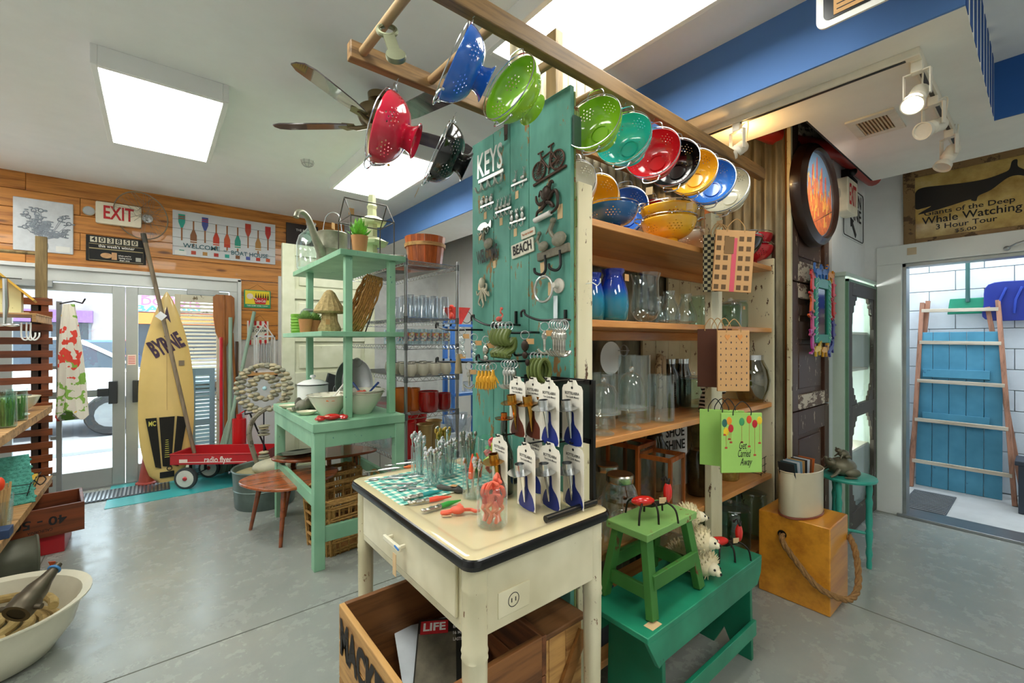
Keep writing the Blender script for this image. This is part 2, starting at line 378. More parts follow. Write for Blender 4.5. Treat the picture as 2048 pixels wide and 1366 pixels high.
# warm storage yard beyond the right door
struct('floor_yard', MB().box(XR+.0, 7.4, -2.2, 1.25, -.12, -.002), pl('c2c2be', .7, 0, .12, 3))
blk = struct('wall_block', MB().box(6.5, 6.6, -2.2, 1.25, -.1, 3.4), pl('a9b0b4', .9))
bm = pl('dde4e8', .8, 0, .06, 5, .2)
for r_ in range(12):
    for c_ in range(5):
        y = -1.0+(r_ % 2)*.2+c_*.405
        z = .01+r_*.203
        put('block', MB().box(6.475, 6.5, y, y+.4, z, z+.197), bm, blk, bev=.004)
struct('wall_yard_sun_block', MB().box(XR+.16, 7.4, 1.2, 1.3, -.1, 3.4).box(XR+.16, 7.4, -2.3, -2.2, -.1, 7.0), pl('d5dade', .8))  # unseen side wall raised high to keep sun off the yard floor
# ================================================================ street beyond the glass doors
struct('ground_street', MB().box(-30, 30, YF+.2, 60, -.14, -.02), pl('e0e0dc', .9, 0, .06, .5))
struct('ground_road', MB().box(-30, 30, 8.2, 22, -.13, -.015), pl('86878a', .9, 0, .1, 1))
bd = thing('storefront_building', 'long grey brick shop building across the street with purple and orange fascias', 'building', (0, 26, 0))
put('wall', MB().box(-16, 9, 0, 4, 0, 3.95), pl('8a8488', .9, 0, .15, 2), bd)
put('cornice', MB().box(-16.2, 9.2, -.15, 0, 3.9, 4.1), pl('cfcfcf', .8), bd)
for (a, b, c) in ((-7, -2.05, '6c4d86'), (-.85, 6.5, 'e86a2a')):
    put('fascia', MB().box(a, b, -.3, 0, 2.3, 2.8), pl(c, .7, 0, .04), bd)
    put('shop_window', MB().box(a+.1, b-.1, -.08, 0, .3, 2.28), pl('2b3138', .15), bd)
    for k in range(5): put('mullion', MB().box(a+.1+k*(b-a-.2)/4-.04, a+.1+k*(b-a-.2)/4+.04, -.13, -.08, .3, 2.28), pl('596068', .5), bd)
put('sign_board', MB().box(-.85, 2.4, -.22, 0, 2.85, 3.88), pl('e9e6ea', .7), bd)
m = MB(); m.text('DUNKIN\'', .34, NY((.62, -.24, 3.66)), .03, 2.2); m.text('DONUTS', .34, NY((.62, -.24, 3.30)), .03, 2.2)
put('lettering', m, pl('e0568f', .6, 0, 0), bd, 'pink raised letters')
m = MB(); m.text('BASKIN', .28, NY((.5, -.24, 2.98)), .03, 2.4); put('lettering', m, pl('3f86c9', .6, 0, 0), bd, 'blue raised letters')
def car(label, loc, rz, col, dark='26333f'):
    t = thing('parked_car', label, 'car', loc, rz)
    body = []
    prof = [(-2.25, .35), (-2.3, .75), (-2.1, 1.0), (-1.2, 1.06), (-.6, 1.08), (1.3, 1.08), (2.2, 1.0), (2.3, .6), (2.2, .32)]
    def ring(y, k, dz=0): return [(p[0]*k, y, p[1]*(1 if y else 1)+dz) for p in prof]
    m = MB().loft([ring(-.9, .96), ring(-.8, 1), ring(.8, 1), ring(.9, .96)]); put('car_body', m, pl(col, .18, .2, 0, coat=1), t, bev=.05)
    cab = [(-1.35, 1.05), (-.75, 1.5), (.9, 1.53), (1.85, 1.06)]
    m = MB().loft([[(p[0], -.84 if p[1] < 1.2 else -.68, p[1]) for p in cab], [(p[0], .84 if p[1] < 1.2 else .68, p[1]) for p in cab]]); put('window_glass', m, pl(dark, .08, 0, 0), t)
    m = MB().loft([[(-.78, -.68, 1.48), (-.7, -.64, 1.545), (.85, -.64, 1.57), (.95, -.68, 1.5)], [(-.78, .68, 1.48), (-.7, .64, 1.545), (.85, .64, 1.57), (.95, .68, 1.5)]])
    for x in (-1.36, .1, 1.75):
        for s in (-1, 1): m.bar((x, s*.85, 1.05), (x*.55+.05, s*.67, 1.52), .07, .03)
    put('roof', m, pl(col, .18, .2, 0, coat=1), t)
    for x in (-1.45, 1.4):
        for s in (-1, 1):
            w = put('wheel', MB().lathe([(.0001, -.1), (.22, -.1), (.31, -.1), (.33, -.05), (.33, .05), (.31, .1), (.22, .1), (.0001, .1)], 20, T(x, s*.85, .33) @ rot('X', 90)), pl('17181a', .7), t)
            put('hubcap', MB().disc(.2, .102, 16, T(x, s*.85, .33) @ rot('X', 90*1 if s < 0 else -90)), steel, w)
    for s in (-.65, .65): put('headlight', MB().box(-2.3, -2.2, s-.15, s+.15, .62, .78), glass('ffffff', .3, .8), t)
    return t
car('white car parked close outside the left glass door', (-2.0, 10.4, 0), .06, 'f2f4f4')
car('white car further back, bonnet seen behind the nearest white car', (-3.6, 15.2, 0), .05, 'e8ecef')
car('dark blue car parked across the road before the shop building', (-1.5, 18.6, 0), 1.45, '24508f')
car('silver blue car seen through the right glass door beyond the paddles', (2.9, 15.2, 0), .1, '8fa6bd')
tr_ = thing('street_tree', 'bare pale grey tree with spreading twigs outside the left door', 'tree', (-4.2, 14.0, 0))
m = MB()
def grow(p, d, L, r, dep):
    q = p+d*L; m.tube([p, (p+q)/2+Vector((rnd.uniform(-1, 1), 0, rnd.uniform(-1, 1)))*L*.05, q], [r, r*.85, r*.7], 5 if dep < 3 else 4, cap=False)
    if dep < 6:
        for k in range(2 if dep else 5):
            nd = (d+Vector((rnd.uniform(-.75, .75), rnd.uniform(-.6, .6), rnd.uniform(-.12, .35)))).normalized(); grow(q, nd, L*rnd.uniform(.68, .85), r*.66, dep+1)
put('trunk', MB().tube([(0, 0, 0), (.05, 0, .6), (0, 0, 1.4)], [.13, .10, .09], 8), pl('a7a29a', .9), tr_)
grow(Vector((0, 0, 1.35)), Vector((0, 0, 1)), .5, .07, 0)
put('twigs', m, pl('b4b2ae', .9), tr_)
# ================================================================ large display pieces in the middle
cream = worn('d8cc9c', '6e4a26', .61, 16, .5, 'eee6c4'); creamw = worn('ddd4a8', '54361c', .60, 22, .5, 'f0e9cd', (1, 1, .4))
shelfw = wood('dd9c5a', 'c07a3a', 0, 2.0, .4, .3)
teal = worn('438878', '8f6c3a', .585, 6, .6, '66a898', (2.2, 2.2, .8)); tealedge = worn('8a9a5c', '7a4a22', .55, 30, .6)
# ---- big shelf unit -----------------------------------------------------------
SY0, SY1 = 1.18, 1.60; SX0, SX1 = 1.37, 3.22
su = thing('shelf_unit', 'tall cream and orange wood shelf unit full of glassware right of the turquoise door panel', 'shelf', (0, 0, 0))
def sp(name, m, mat, label=None, bev=.003): return put(name, m, mat, su, label, bev)
for i, z in enumerate((2.005, 1.59, 1.09, .61, .16)):
    sp('shelf_board', MB().box(SX0, SX1, SY0, SY1, z-.03, z), shelfw)
    if z > .3: sp('cleat', MB().box(SX0, SX0+.025, SY0+.02, SY1, z-.075, z-.03).box(SX0, SX0, SY0, SY0, z, z), shelfw)
    if z > .3: sp('back_rail', MB().box(SX0, SX1, SY1-.025, SY1, z-.085, z-.03), shelfw)
sp('post', MB().box(1.285, 1.37, SY0-.015, SY0+.06, 0, 2.13), creamw, bev=.004)
sp('post', MB().box(2.305, 2.39, SY0-.04, SY0-.002, .06, 2.19).box(2.40, 2.45, SY0-.03, SY0-.002, .06, 2.19), creamw, bev=.004)
sp('side_panel', MB().box(SX1-.0, SX1+.025, SY0-.01, SY1, 0, 2.06), creamw)
sp('side_panel', MB().box(1.285, 1.31, SY0+.06, SY1, 0, 2.0), creamw)
for k in range(6):
    x = 2.36+k*.145
    sp('back_plank', MB().box(x, x+.141, SY1+.002, SY1+.02, .05, 1.55 if k < 2 else 2.0), cream)
for z in (1.73, 1.22):
    sp('cup_hook', MB().tube([(1.33, SY0-.015, z), (1.33, SY0-.05, z), (1.34, SY0-.065, z-.012), (1.345, SY0-.075, z), (1.34, SY0-.08, z+.015)], .0025, 6), white)
# ---- corrugated metal -----------------------------------------------------------
s_ = N('corrugated_tin'); v_ = s_.coord((1, 1, .25)); n_ = s_.noise(v_, 7, 6); s_.l(s_.ramp(n_, [(.3, H('3f3728')), (.5, H('857c64')), (.72, H('a8a28c'))]), s_.p.inputs['Base Color']); s_.p.inputs['Metallic'].default_value = .55; s_.p.inputs['Roughness'].default_value = .5
tin = s_.m
def corr(L, pitch=.068, amp=.012, h=2.75):
    n = int(L/pitch*8); return [(i*L/n, amp*math.sin(2*PI*i*L/n/pitch)) for i in range(n+1)]
m = MB(); p = corr(1.9)
m.add([(1.33+a, SY1+.05+b, z) for z in (.0, 3.05) for a, b in p], [(i, i+1, len(p)+i+1, len(p)+i) for i in range(len(p)-1)])
solo('corrugated_panel', m, tin, 'rusty corrugated metal sheet behind the shelf unit', 'metal sheet')
m = MB(); p = corr(.50)
m.add([(3.275+b, 1.12+a, z) for z in (.0, 3.05) for a, b in p], [(i, i+1, len(p)+i+1, len(p)+i) for i in range(len(p)-1)])
solo('corrugated_panel', m, tin, 'corrugated metal sheet covering the left side of the pillar with the oval picture', 'metal sheet')
# ---- pillar of old brown doors ----------------------------------------------------
dk = worn('5a3a28', 'b9a48c', .60, 12, .45, '452a1c', (1, 1, .5)); dkb = worn('6b4a32', 'd0c2ac', .48, 14, .5, '54382a', (.4, 1, 1)); oran = wood('c8762e', '7e3c14', 2, 3, .45)
pil = thing('door_pillar', 'pillar of stacked chipped dark brown panelled doors behind the oval picture', 'pillar', (0, 0, 0))
PX0, PX1, PY = 3.29, 4.05, 1.09
put('pillar_side', MB().box(PX0, PX0+.03, PY, 1.6, 0, 3.05), oran, pil)
put('edge_strip', MB().box(PX0-.035, PX0-.005, PY-.012, PY+.012, 0, 3.0), cream, pil, bev=.002)
put('pillar_side', MB().box(PX1-.02, PX1, PY+.02, 1.6, 0, 3.05), dk, pil)
def olddoor(z0, z1, pans):
    st = .10
    d = put('door_leaf', MB().box(PX0+.04, PX1, PY+.012, PY+.035, z0, z1), dk, pil)
    m = MB().box(PX0, PX0+st, PY-.012, PY+.03, z0, z1).box(PX1-st, PX1, PY-.012, PY+.03, z0, z1)
    put('stile', m, dk, d, bev=.003)
    zs = [z0]+[q for ab in pans for q in ab]+[z1]
    for i in range(0, len(zs), 2): put('door_rail', MB().box(PX0+st, PX1-st, PY-.012, PY+.03, zs[i], zs[i+1]), dkb if i % 4 == 0 else dk, d, bev=.003)
    for a, b in pans: put('raised_panel', MB().box(PX0+st+.05, PX1-st-.05, PY+.0, PY+.02, a+.04, b-.04), dk, d, bev=.006)
olddoor(.02, 1.02, [(.12, .86)]); olddoor(1.03, 1.90, [(1.13, 1.52), (1.64, 1.80)]); olddoor(1.91, 3.04, [(2.05, 2.45), (2.6, 2.93)])
# ---- turquoise plank door panel ---------------------------------------------------
TX, TY0, TY1, TH = 1.27, 1.175, 1.855, 2.50
tp = thing('door_panel', 'tall weathered turquoise plank door standing on end and hung with hooks and key rings', 'door panel', (0, 0, 0))
edges = [TY0, TY0+.245, TY0+.375, TY0+.50, TY1]
for i in range(4):
    put('plank', MB().box(TX-.018, TX+.004, edges[i]+.0015, edges[i+1]-.0015, 0, TH-.002*i), teal, tp, bev=.002)
put('battens', MB().box(TX+.004, TX+.012, TY0, TY1, .0, TH-.02), tealedge, tp, 'worn greenish wood on the back and edge')
for z in (1.95, 2.3):
    put('batten', MB().box(TX+.012, TX+.03, TY0-.004, TY1-.02, z, z+.12), tealedge, tp)
put('latch', MB().box(TX-.01, TX+.03, TY0-.012, TY0-.002, 2.26, 2.38), pl('2c4a3c', .5), tp, 'dark green painted latch')
for y, z, l in ((1.48, 1.60, .08), (1.52, 1.605, .03), (1.70, 1.52, .0)):
    pass
# ---- overhead ladder --------------------------------------------------------------
oldw = wood('8e6c40', '4e381e', 0, 3.5, .6); oldw2 = wood('a0845c', '6a4c2c', 1, 3.5, .6)
lad = thing('hanging_ladder', 'long old wooden ladder laid flat overhead with colanders hanging from its rails', 'ladder', (0, 0, 0))
put('ladder_rail', MB().box(.47, 2.92, 1.105, 1.145, 2.50, 2.565), oldw, lad, bev=.004)
put('ladder_rail', MB().box(.54, 3.2, 1.57, 1.61, 2.515, 2.58), oldw, lad, bev=.004)
for i, x in enumerate((.585, .86, 1.14, 1.42, 1.70, 1.98, 2.26, 2.54, 2.82)):
    put('rung', MB().cyl((x, 1.12, 2.535), (x, 1.60, 2.55), .0165, n=12), oldw2, lad)
pr = px(800, 72, z=2.50)
m = MB().box(-.018, .018, -.006, .006, -.125, -.022).torus((0, 0, 0), .028, .008, 'Y').lathe([(.0001, -.008), (.03, -.008), (.032, 0), (.03, .008), (.0001, .008)], 24, T(0, 0, -.135) @ rot('X', 90))
solo('pulley_hook', m, pl('7b7f66', .4, .7), 'grey metal clasp hooked on the nearest ladder rung', 'hook', loc=None, M=T(.585, 1.36, 2.51) @ rot('X', -30) @ rot('Z', -25))
solo('wood_post', MB().box(1.315, 1.36, 1.32, 1.38, 2.5, 2.83).disc(.012, 0, 12, NY((1.335, 1.318, 2.77))), wood('a58a5c', '6b5332', 2, 4, .6), 'short wooden post rising above the ladder behind the turquoise panel', 'post', bev=.003)
wld = thing('wooden_ladder', 'reddish brown wooden ladder leaning behind the top of the shelf unit', 'ladder', (0, 0, 0)); wlm = wood('a8622c', '6a3514', 2, 4, .5)
put('ladder_rail', MB().box(2.99, 3.03, 1.50, 1.53, 2.006, 2.5), wlm, wld, bev=.002); put('ladder_rail', MB().box(2.62, 2.65, 1.50, 1.53, 2.006, 2.3), wlm, wld, bev=.002)
put('rung', MB().cyl((2.63, 1.515, 2.14), (3.0, 1.515, 2.22), .012), wlm, wld)
# ---- colanders ----------------------------------------------------------------------
def colander_meshes():
    nu, prof = 84, []
    K = 22
    for i in range(K+1):
        t = i/K; a = t*PI/2*.93; prof.append((.032+.083*math.sin(a)**.9, .088*(1-math.cos(a))**.95))
    vs = [(r*math.cos(2*PI*k/nu), r*math.sin(2*PI*k/nu), z) for r, z in prof for k in range(nu)]
    fs = []; holes = set()
    for c in range(6):
        for di in range(-4, 5):
            for dj in range(-5, 6):
                if di % 2 == 0 and (dj+(di//2)) % 2 == 0 and (di/4.2)**2+(dj/5.0)**2 <= 1: holes.add((13+di, (c*14+7+dj) % nu))
    for k in range(0, nu, 7): holes.add((2, k))
    m = MB(); m.v = [Vector(p) for p in vs]
    for i in range(K):
        for k in range(nu):
            q = [i*nu+k, i*nu+(k+1) % nu, (i+1)*nu+(k+1) % nu, (i+1)*nu+k]
            if (i, k) in holes:
                P = [m.v[j] for j in q]; c = sum(P, Vector())/4; b = len(m.v)
                e1 = (P[1]-P[0])*.5; e2 = (P[3]-P[0])*.5
                for j in range(8):
                    a = -3*PI/4+j*PI/4; m.v.append(c+e1*math.cos(a)*.78+e2*math.sin(a)*.78)
                for j in range(4):
                    d0 = b+2*j; md = b+2*j+1; d1 = b+(2*j+2) % 8
                    m.f += [(q[j], q[(j+1) % 4], md), (q[j], md, d0), (q[(j+1) % 4], d1, md)]
            else: m.f.append(tuple(q))
    bm_ = len(m.v); m.v.append(Vector((0, 0, 0))); m.f += [((k+1) % nu, k, bm_) for k in range(nu)]
    foot = MB().lathe([(.034, .004), (.036, -.012), (.046, -.03), (.056, -.036), (.058, -.034), (.047, -.026), (.039, -.01), (.037, .004)], 36)
    rim = MB().torus((0, 0, .0885), .1155, .0022, n=48, k=6)
    hs = []
    for s in (1, -1):
        hs.append(MB().tube(smooth([(s*.112, -.034, .075), (s*.122, -.034, .08), (s*.138, -.026, .084), (s*.143, 0, .085), (s*.138, .026, .084), (s*.122, .034, .08), (s*.112, .034, .075)], 4), .0028, 6).sph((s*.113, -.034, .074), .006, 8, 5).sph((s*.113, .034, .074), .006, 8, 5))
    return m.mesh('bowl', None), foot.mesh('foot', None), rim.mesh('rim', chrome), [h.mesh('handle', chrome) for h in hs]
CM = colander_meshes()
def enamel(h): return pl(h, .14, 0, 0, coat=.6)
def colander(col, label, M, group, tag=None):
    t = thing('colander', label, 'colander', M=M, group=group)
    for nm, me in (('bowl', CM[0]), ('foot', CM[1])):
        me = me.copy(); me.materials.clear(); me.materials.append(enamel(col)); o = put(nm, me, None, t)
        if nm == 'bowl':
            so = o.modifiers.new('thickness', 'SOLIDIFY'); so.thickness = .0015; so.offset = 0
    put('rim', CM[2], None, t); put('handle', CM[3][0], None, t); put('handle', CM[3][1], None, t)
    hm = MB().tube([(.141, 0, .085), (.156, .004, .085), (.163, 0, .088), (.170, -.004, .085)], .0014, 5)
    if 'hanging' in label: put('hanging_wire', hm, steel, t)
    if tag: put('price_tag', MB().box(-.165, -.195 if 0 else -.2, -.014, .014, .09, .091), tagm, t)
    return t
def hang(u, y, z, sc=1.0, th=13, az=-18, du=0):
    sc *= 1.06
    h = px(u, 683, y=y); hook = Vector((h.x, y, z))
    a = math.radians(th); b = math.radians(az)
    d = Vector((-math.cos(b)*math.cos(a), math.sin(b)*math.cos(a), math.sin(a)))
    up = Vector((math.cos(b)*math.sin(a), -math.sin(b)*math.sin(a), math.cos(a)))
    yv = d.cross(up); M = basis(up, yv, d)
    for i in range(3):
        for j in range(3): M[i][j] *= sc
    o = hook - up*(.168*sc) - d*(.086*sc); M.translation = o; return M
g1 = 'colanders hanging from the ladder'
colander('1c62c4', 'blue colander hanging from the front rail left of the lime one', hang(948, 1.12, 2.50, .93, 24, 20), g1)
colander('8fc42c', 'lime green colander before the top of the turquoise panel', hang(1036, 1.12, 2.49, .93, 16, -5), g1)
colander('8fc42c', 'lime green colander first in the row right of the turquoise panel', hang(1192, 1.12, 2.505, .92), g1)
colander('35c4bd', 'turquoise colander hanging between a lime and a red one', hang(1252, 1.12, 2.505, .95), g1)
colander('d3202c', 'bright red colander hanging between the turquoise and the black one', hang(1309, 1.12, 2.505, .98), g1, 1)
colander('101214', 'black colander hanging in the right hand row beside a red one', hang(1349, 1.12, 2.505, .98), g1)
colander('eeb52c', 'yellow colander hanging between the black and the light blue one', hang(1386, 1.12, 2.505, .98), g1, 1)
colander('3b7fd6', 'light blue colander hanging near the far end of the front rail', hang(1421, 1.12, 2.505, 1.02), g1)
colander('ddd8c0', 'cream colander hanging last at the far end of the ladder', hang(1455, 1.12, 2.505, 1.06, 16, -5), g1, 1)
colander('c81f3c', 'crimson colander hanging before the ceiling fan from the back rail', hang(797, 1.59, 2.515, 1.12, 20, 30), g1)
colander('0d0f11', 'black colander hanging over the blue band left of the turquoise panel', hang(912, 1.59, 2.47, 1.05, 24, 22), g1, 1)
colander('e6e6de', 'white colander hanging half hidden behind the turquoise panel edge', hang(1148, 1.59, 2.515, 1.15), g1)
colander('f0b62a', 'large yellow colander hanging from the back rail above the dark blue bowl', hang(1188, 1.59, 2.49, 1.3), g1)
colander('3c78d4', 'mid blue colander hanging from the back rail above the shelf unit', hang(1250, 1.59, 2.48, 1.25), g1)
colander('d81c30', 'red colander hanging from the back rail above the shelf unit', hang(1298, 1.59, 2.46, 1.25), g1)
colander('cc5850', 'dusty coral colander hanging behind the yellow stack', hang(1336, 1.59, 2.45, 1.3), g1)
g2 = 'colanders standing on the top shelf'
def sit(u, y, sc, z=2.005, rz=0, tilt=0): 
    h = px(u, 683, y=y); return T(h.x, y, z+.037*sc) @ Matrix.Rotation(rz, 4, 'Z') @ rot('X', tilt) @ Matrix.Diagonal((sc, sc, sc, 1))
colander('1f5f9e', 'dark blue colander standing on the left end of the top shelf', sit(1224, 1.30, 1.05, rz=-.9), g2)
colander('efb82c', 'lower yellow colander of the stack on the top shelf', sit(1337, 1.30, 1.25, rz=-.8), g2)
colander('efb82c', 'upper yellow colander stacked on another yellow one on the top shelf', sit(1337, 1.30, 1.27, 2.07, rz=-.8), g2)
colander('ded6c0', 'cream colander standing behind the centre post of the top shelf', sit(1396, 1.35, 1.25, rz=.3), g2)
colander('141517', 'black colander standing on the right part of the top shelf', sit(1468, 1.35, 1.5, rz=.5), g2)
colander('c3172a', 'lower red colander of the stack at the right end of the top shelf', sit(1500, 1.32, 1.25, rz=.4), g2)
colander('c3172a', 'upper red colander of the stack at the right end of the top shelf', sit(1500, 1.32, 1.22, 2.09, rz=.4), g2)
put('top_board', MB().box(2.0, 2.45, 1.50, 1.55, 2.005, 2.12), worn('e6e2d6', '6b4a2a', .7), su, 'white plank at the back of the top shelf')
# ---- bags hanging on the posts -------------------------------------------------------
def checker(name, a, b, sc, c3=None):
    s = N(name); ch = s.n('TexChecker'); s.l(s.coord(), ch.inputs[0]); ch.inputs[1].default_value = H(a); ch.inputs[2].default_value = H(b); ch.inputs[3].default_value = sc
    s.l(ch.outputs[0], s.p.inputs['Base Color']); s.p.inputs['Roughness'].default_value = .8; return s.m
def gift_bag(label, P, w, h, mat, group, handle='c9a06a', rz=0, tilt=0, d=.02):
    """P: middle of the top edge; the front of the bag faces -y turned by rz"""
    t = thing('gift_bag', label, 'bag', M=T(P) @ Matrix.Rotation(rz, 4, 'Z') @ rot('Y', tilt), group=group)
    put('bag_body', MB().box(-w/2, w/2, -d/2, d/2, -h, 0), mat, t, bev=.002)
    put('handle', MB().tube(smooth([(-w*.22, -d/2-.002, -.01), (-w*.2, -d/2-.004, .02), (0, -d/2-.004, .055), (w*.2, -d/2-.004, .02), (w*.22, -d/2-.002, -.01)], 4), .0022, 6), pl(handle, .8), t)
    return t
base = Vector((2.34, 1.10, 0))
chk = checker('gingham_black', '2b2d2b', 'cfc7a0', 62)
kr = pl('d9a873', .8, 0, .04)
gy = 'gingham bags hanging at the top of the centre post'
for i in range(3):
    gift_bag(['black and cream gingham bag at the back of the bunch on the centre post', 'black and cream gingham bag in the middle of the bunch on the centre post', 'black and cream gingham bag just left of the kraft checked bag'][i], Vector((2.27+.03*i, 1.09-.0*i, 2.06)), .14, .30-.01*i, chk, gy, rz=-1.15+.1*i, d=.015)
b = gift_bag('kraft bag with brown checks and a pink ribbon on the centre post', Vector((2.27, 1.0, 2.06)), .19, .31, kr, gy, rz=-.78, tilt=4, d=.012)
m = MB()
for i in range(5):
    for j in range(6):
        if i != 2: m.box(-.088+.036*i, -.066+.036*i, -.0072, -.0062, -.30+.049*j, -.276+.049*j)
put('check_print', m, pl('6d5236', .8, 0, 0), b, 'brown printed squares')['kind'] = 'stuff'
put('ribbon', MB().box(-.012, .010, -.0082, -.006, -.31, -.04), pl('e2586c', .5, 0, 0), b); put('gift_label', MB().box(-.05, -.005, -.0092, -.0072, -.12, -.035), pl('8c6a44', .8, 0, 0), b)
gk = 'kraft bags hanging at the middle of the centre post'
for i in range(3):
    gift_bag(['dark lined kraft bag furthest back in the middle bunch', 'dark lined kraft bag second in the middle bunch', 'dark lined kraft bag just behind the patterned kraft bag'][i], Vector((2.22+.02*i, 1.10-.025*i, 1.565)), .13, .30, pl('5a3324' if i < 2 else 'b87f4c', .8), gk, rz=-1.2, d=.012)
b = gift_bag('kraft bag printed with small grey diamonds hanging on the centre post', Vector((2.21, .985, 1.555)), .155, .30, kr, gk, rz=-.72, d=.012)
m = MB()
for j in range(9):
    for i in range(6):
        x = -.062+.025*i; z = -.27+.03*j; q = .0035+.003*((i+j) % 2)
        m.prism([(x-q*.6, z), (x, z+q), (x+q*.6, z), (x, z-q)], 0, .001, NY((0, -.0062, 0)))
put('diamond_print', m, pl('4f4a4c', .8, 0, 0), b)['kind'] = 'stuff'
m = MB()
for s in (-.03, .03): m.prism([(s, -.05), (s-.014, -.03), (s-.007, -.02), (s, -.027), (s+.007, -.02), (s+.014, -.03)], 0, .002, NY((0, -.0065, 0)))
put('heart_tag', m, pl('e29a55', .7, 0, 0), b)
gg = 'green balloon bags low on the centre post'
gm = pl('a4d46c', .7, 0, .03)
for i in range(3):
    gift_bag(['light green bag furthest back in the low bunch on the post', 'light green bag second in the low bunch on the post', 'light green bag right behind the balloon bag'][i], Vector((2.10+.022*i, 1.02-.02*i, 1.17)), .14, .27, gm, gg, handle='2a2a2a', rz=-1.1, d=.012)
b = gift_bag('light green bag printed with balloons reading Get Carried Away', Vector((2.10, .90, 1.17)), .195, .275, gm, gg, handle='222222', rz=-.62, d=.012)
m = MB(); fr_ = NY((0, -.0062, 0))
for x, z, s_ in ((.035, -.15, .040), (.03, -.185, .042), (.03, -.22, .04)): pass
m.text('Get', .036, fr_ @ T(.005, -.150, 0), 0, .036, shear=.35); m.text('Carried', .036, fr_ @ T(.012, -.187, 0), 0, .062, shear=.35); m.text('Away', .036, fr_ @ T(.02, -.226, 0), 0, .058, shear=.35)
put('lettering', m, ink, b)
for x, z, c, k in ((-.082, -.045, '2f6a62', .05), (-.06, -.035, 'f0982c', .08), (-.052, -.07, 'c3242c', .06), (-.075, -.085, 'f2cf2c', .07), (.0, -.04, '3f9a62', .09), (.035, -.03, 'e8542c', .12), (.062, -.05, 'c3242c', .14), (.085, -.035, 'f2cf2c', .1)):
    q = put('balloon', MB().sph((x, -.0062, z), (.013, .0014, .019), 12, 6), pl(c, .6, 0, 0), b)
    put('string', MB().box(x-.0005, x+.0005, -.0069, -.0062, z-k, z-.018).box(x-.006, x+.006, -.0072, -.0062, z-k-.008, z-k), pl('c04a3a', .7, 0, 0), q)
for n_, (z, w, h, dx) in enumerate(((2.06, .07, .07, 0), )): pass
# ---- enamel kitchen table --------------------------------------------------------------
enm = worn('dfd6b2', '8a6a3a', .665, 30, .22, 'f3ecd0'); enl = worn('d9d0a8', '7c5226', .62, 24, .35, 'efe8cc', (1, 1, .5)); topm = pl('cfc19a', .12, 0, .03, 3, coat=.6)
kt = thing('enamel_table', 'cream enamel top kitchen table with black rim and drawer in the foreground', 'table', (0, 0, 0))
KX0, KX1, KY0, KY1, KZ = .65, 1.253, .975, 1.90, .91
def rrect(x0, x1, y0, y1, r, n=6):
    o = []
    for cx, cy, a0 in ((x1-r, y1-r, 0), (x0+r, y1-r, 90), (x0+r, y0+r, 180), (x1-r, y0+r, 270)):
        for i in range(n+1):
            a = math.radians(a0+90*i/n); o.append((cx+r*math.cos(a), cy+r*math.sin(a)))
    return o
def loop3(off, z, r): return [(a, b, z) for a, b in rrect(KX0+off, KX1-off, KY0+off, KY1-off, r)]
m = MB().loft([loop3(.004, KZ-.004, .036), loop3(.012, KZ, .03), loop3(.045, KZ, .02), loop3(.05, KZ-.003, .018), loop3(.06, KZ-.003, .015)], cap=False)
vs = loop3(.06, KZ-.003, .015); m.add(vs, [tuple(range(len(vs)))]); m.f = [tuple(reversed(q)) for q in m.f] if False else m.f
put('tabletop', m, topm, kt)
put('black_rim', MB().loft([loop3(.012, KZ-.036, .03), loop3(0, KZ-.034, .04), loop3(-.004, KZ-.02, .04), loop3(0, KZ-.006, .04), loop3(.0045, KZ-.0035, .036)], cap=False).loft([loop3(.012, KZ-.036, .03), loop3(.06, KZ-.036, .02)], cap=False), pl('040406', .22, 0, 0), kt)
ins = .028; zt = KZ-.036; zb = .70
put('apron', MB().box(KX0+ins+.04, KX1-ins-.03, KY0+ins, KY0+ins+.015, zb-.03, zt), enm, kt, bev=.002)
put('apron', MB().box(KX1-ins-.015, KX1-ins, KY0+ins+.04, KY1-ins-.04, zb, zt), enm, kt, bev=.002)
put('apron', MB().box(KX0+ins+.04, KX1-ins-.04, KY1-ins-.015, KY1-ins, zb, zt), enm, kt, bev=.002)
put('apron', MB().box(KX0+ins+.004, KX0+ins+.012, KY0+ins+.04, KY1-ins-.04, zb-.035, zt), enm, kt, bev=.002)
put('table_underside', MB().box(KX0+.05, KX1-.05, KY0+.05, KY1-.05, zb-.02, zb-.012), pl('3a3a40', .6), kt)
dr = put('drawer', MB().box(KX0+ins-.008, KX0+ins+.004, KY0+.105, KY1-.10, zb+.0, zt-.012), enm, kt, bev=.004)
hd = MB()
ym = (KY0+KY1)/2+.02
hd.box(KX0+ins-.04, KX0+ins-.028, ym-.065, ym+.065, .785, .803).box(KX0+ins-.03, KX0+ins-.006, ym-.055, ym-.045, .787, .80).box(KX0+ins-.03, KX0+ins-.006, ym+.045, ym+.055, .787, .80)
put('handle', hd, pl('efe9d2', .25), dr, bev=.003)
put('price_tag', MB().box(KX0+ins-.044, KX0+ins-.042, ym-.055, ym-.03, .70, .775), tagm, dr)
put('tie', MB().tube([(KX0+ins-.035, ym-.045, .79), (KX0+ins-.05, ym-.06, .81), (KX0+ins-.045, ym-.08, .80)], .003, 5), pl('3f7fc8', .5), dr)
for i, (x, y) in enumerate(((KX0+.05, KY0+.05), (KX1-.05, KY0+.05), (KX0+.05, KY1-.05), (KX1-.05, KY1-.05))):
    sx = 1 if x < .9 else -1; sy = 1 if y < 1.4 else -1
    r = .034 if i == 0 else .03
    m = MB().loft([[(a, b, z) for a, b in rrect(x-k, x+k, y-k, y+k, k*.8)] for z, k in ((0.0, r*.8), (.5, r*.98), (.605, r), (.61, r*1.06), (.62, r), (.63, r*1.07), (.64, r), (.80, r), (.805, r*1.04), (.81, r), (zt, r))])
    put('leg', m, enl, kt)
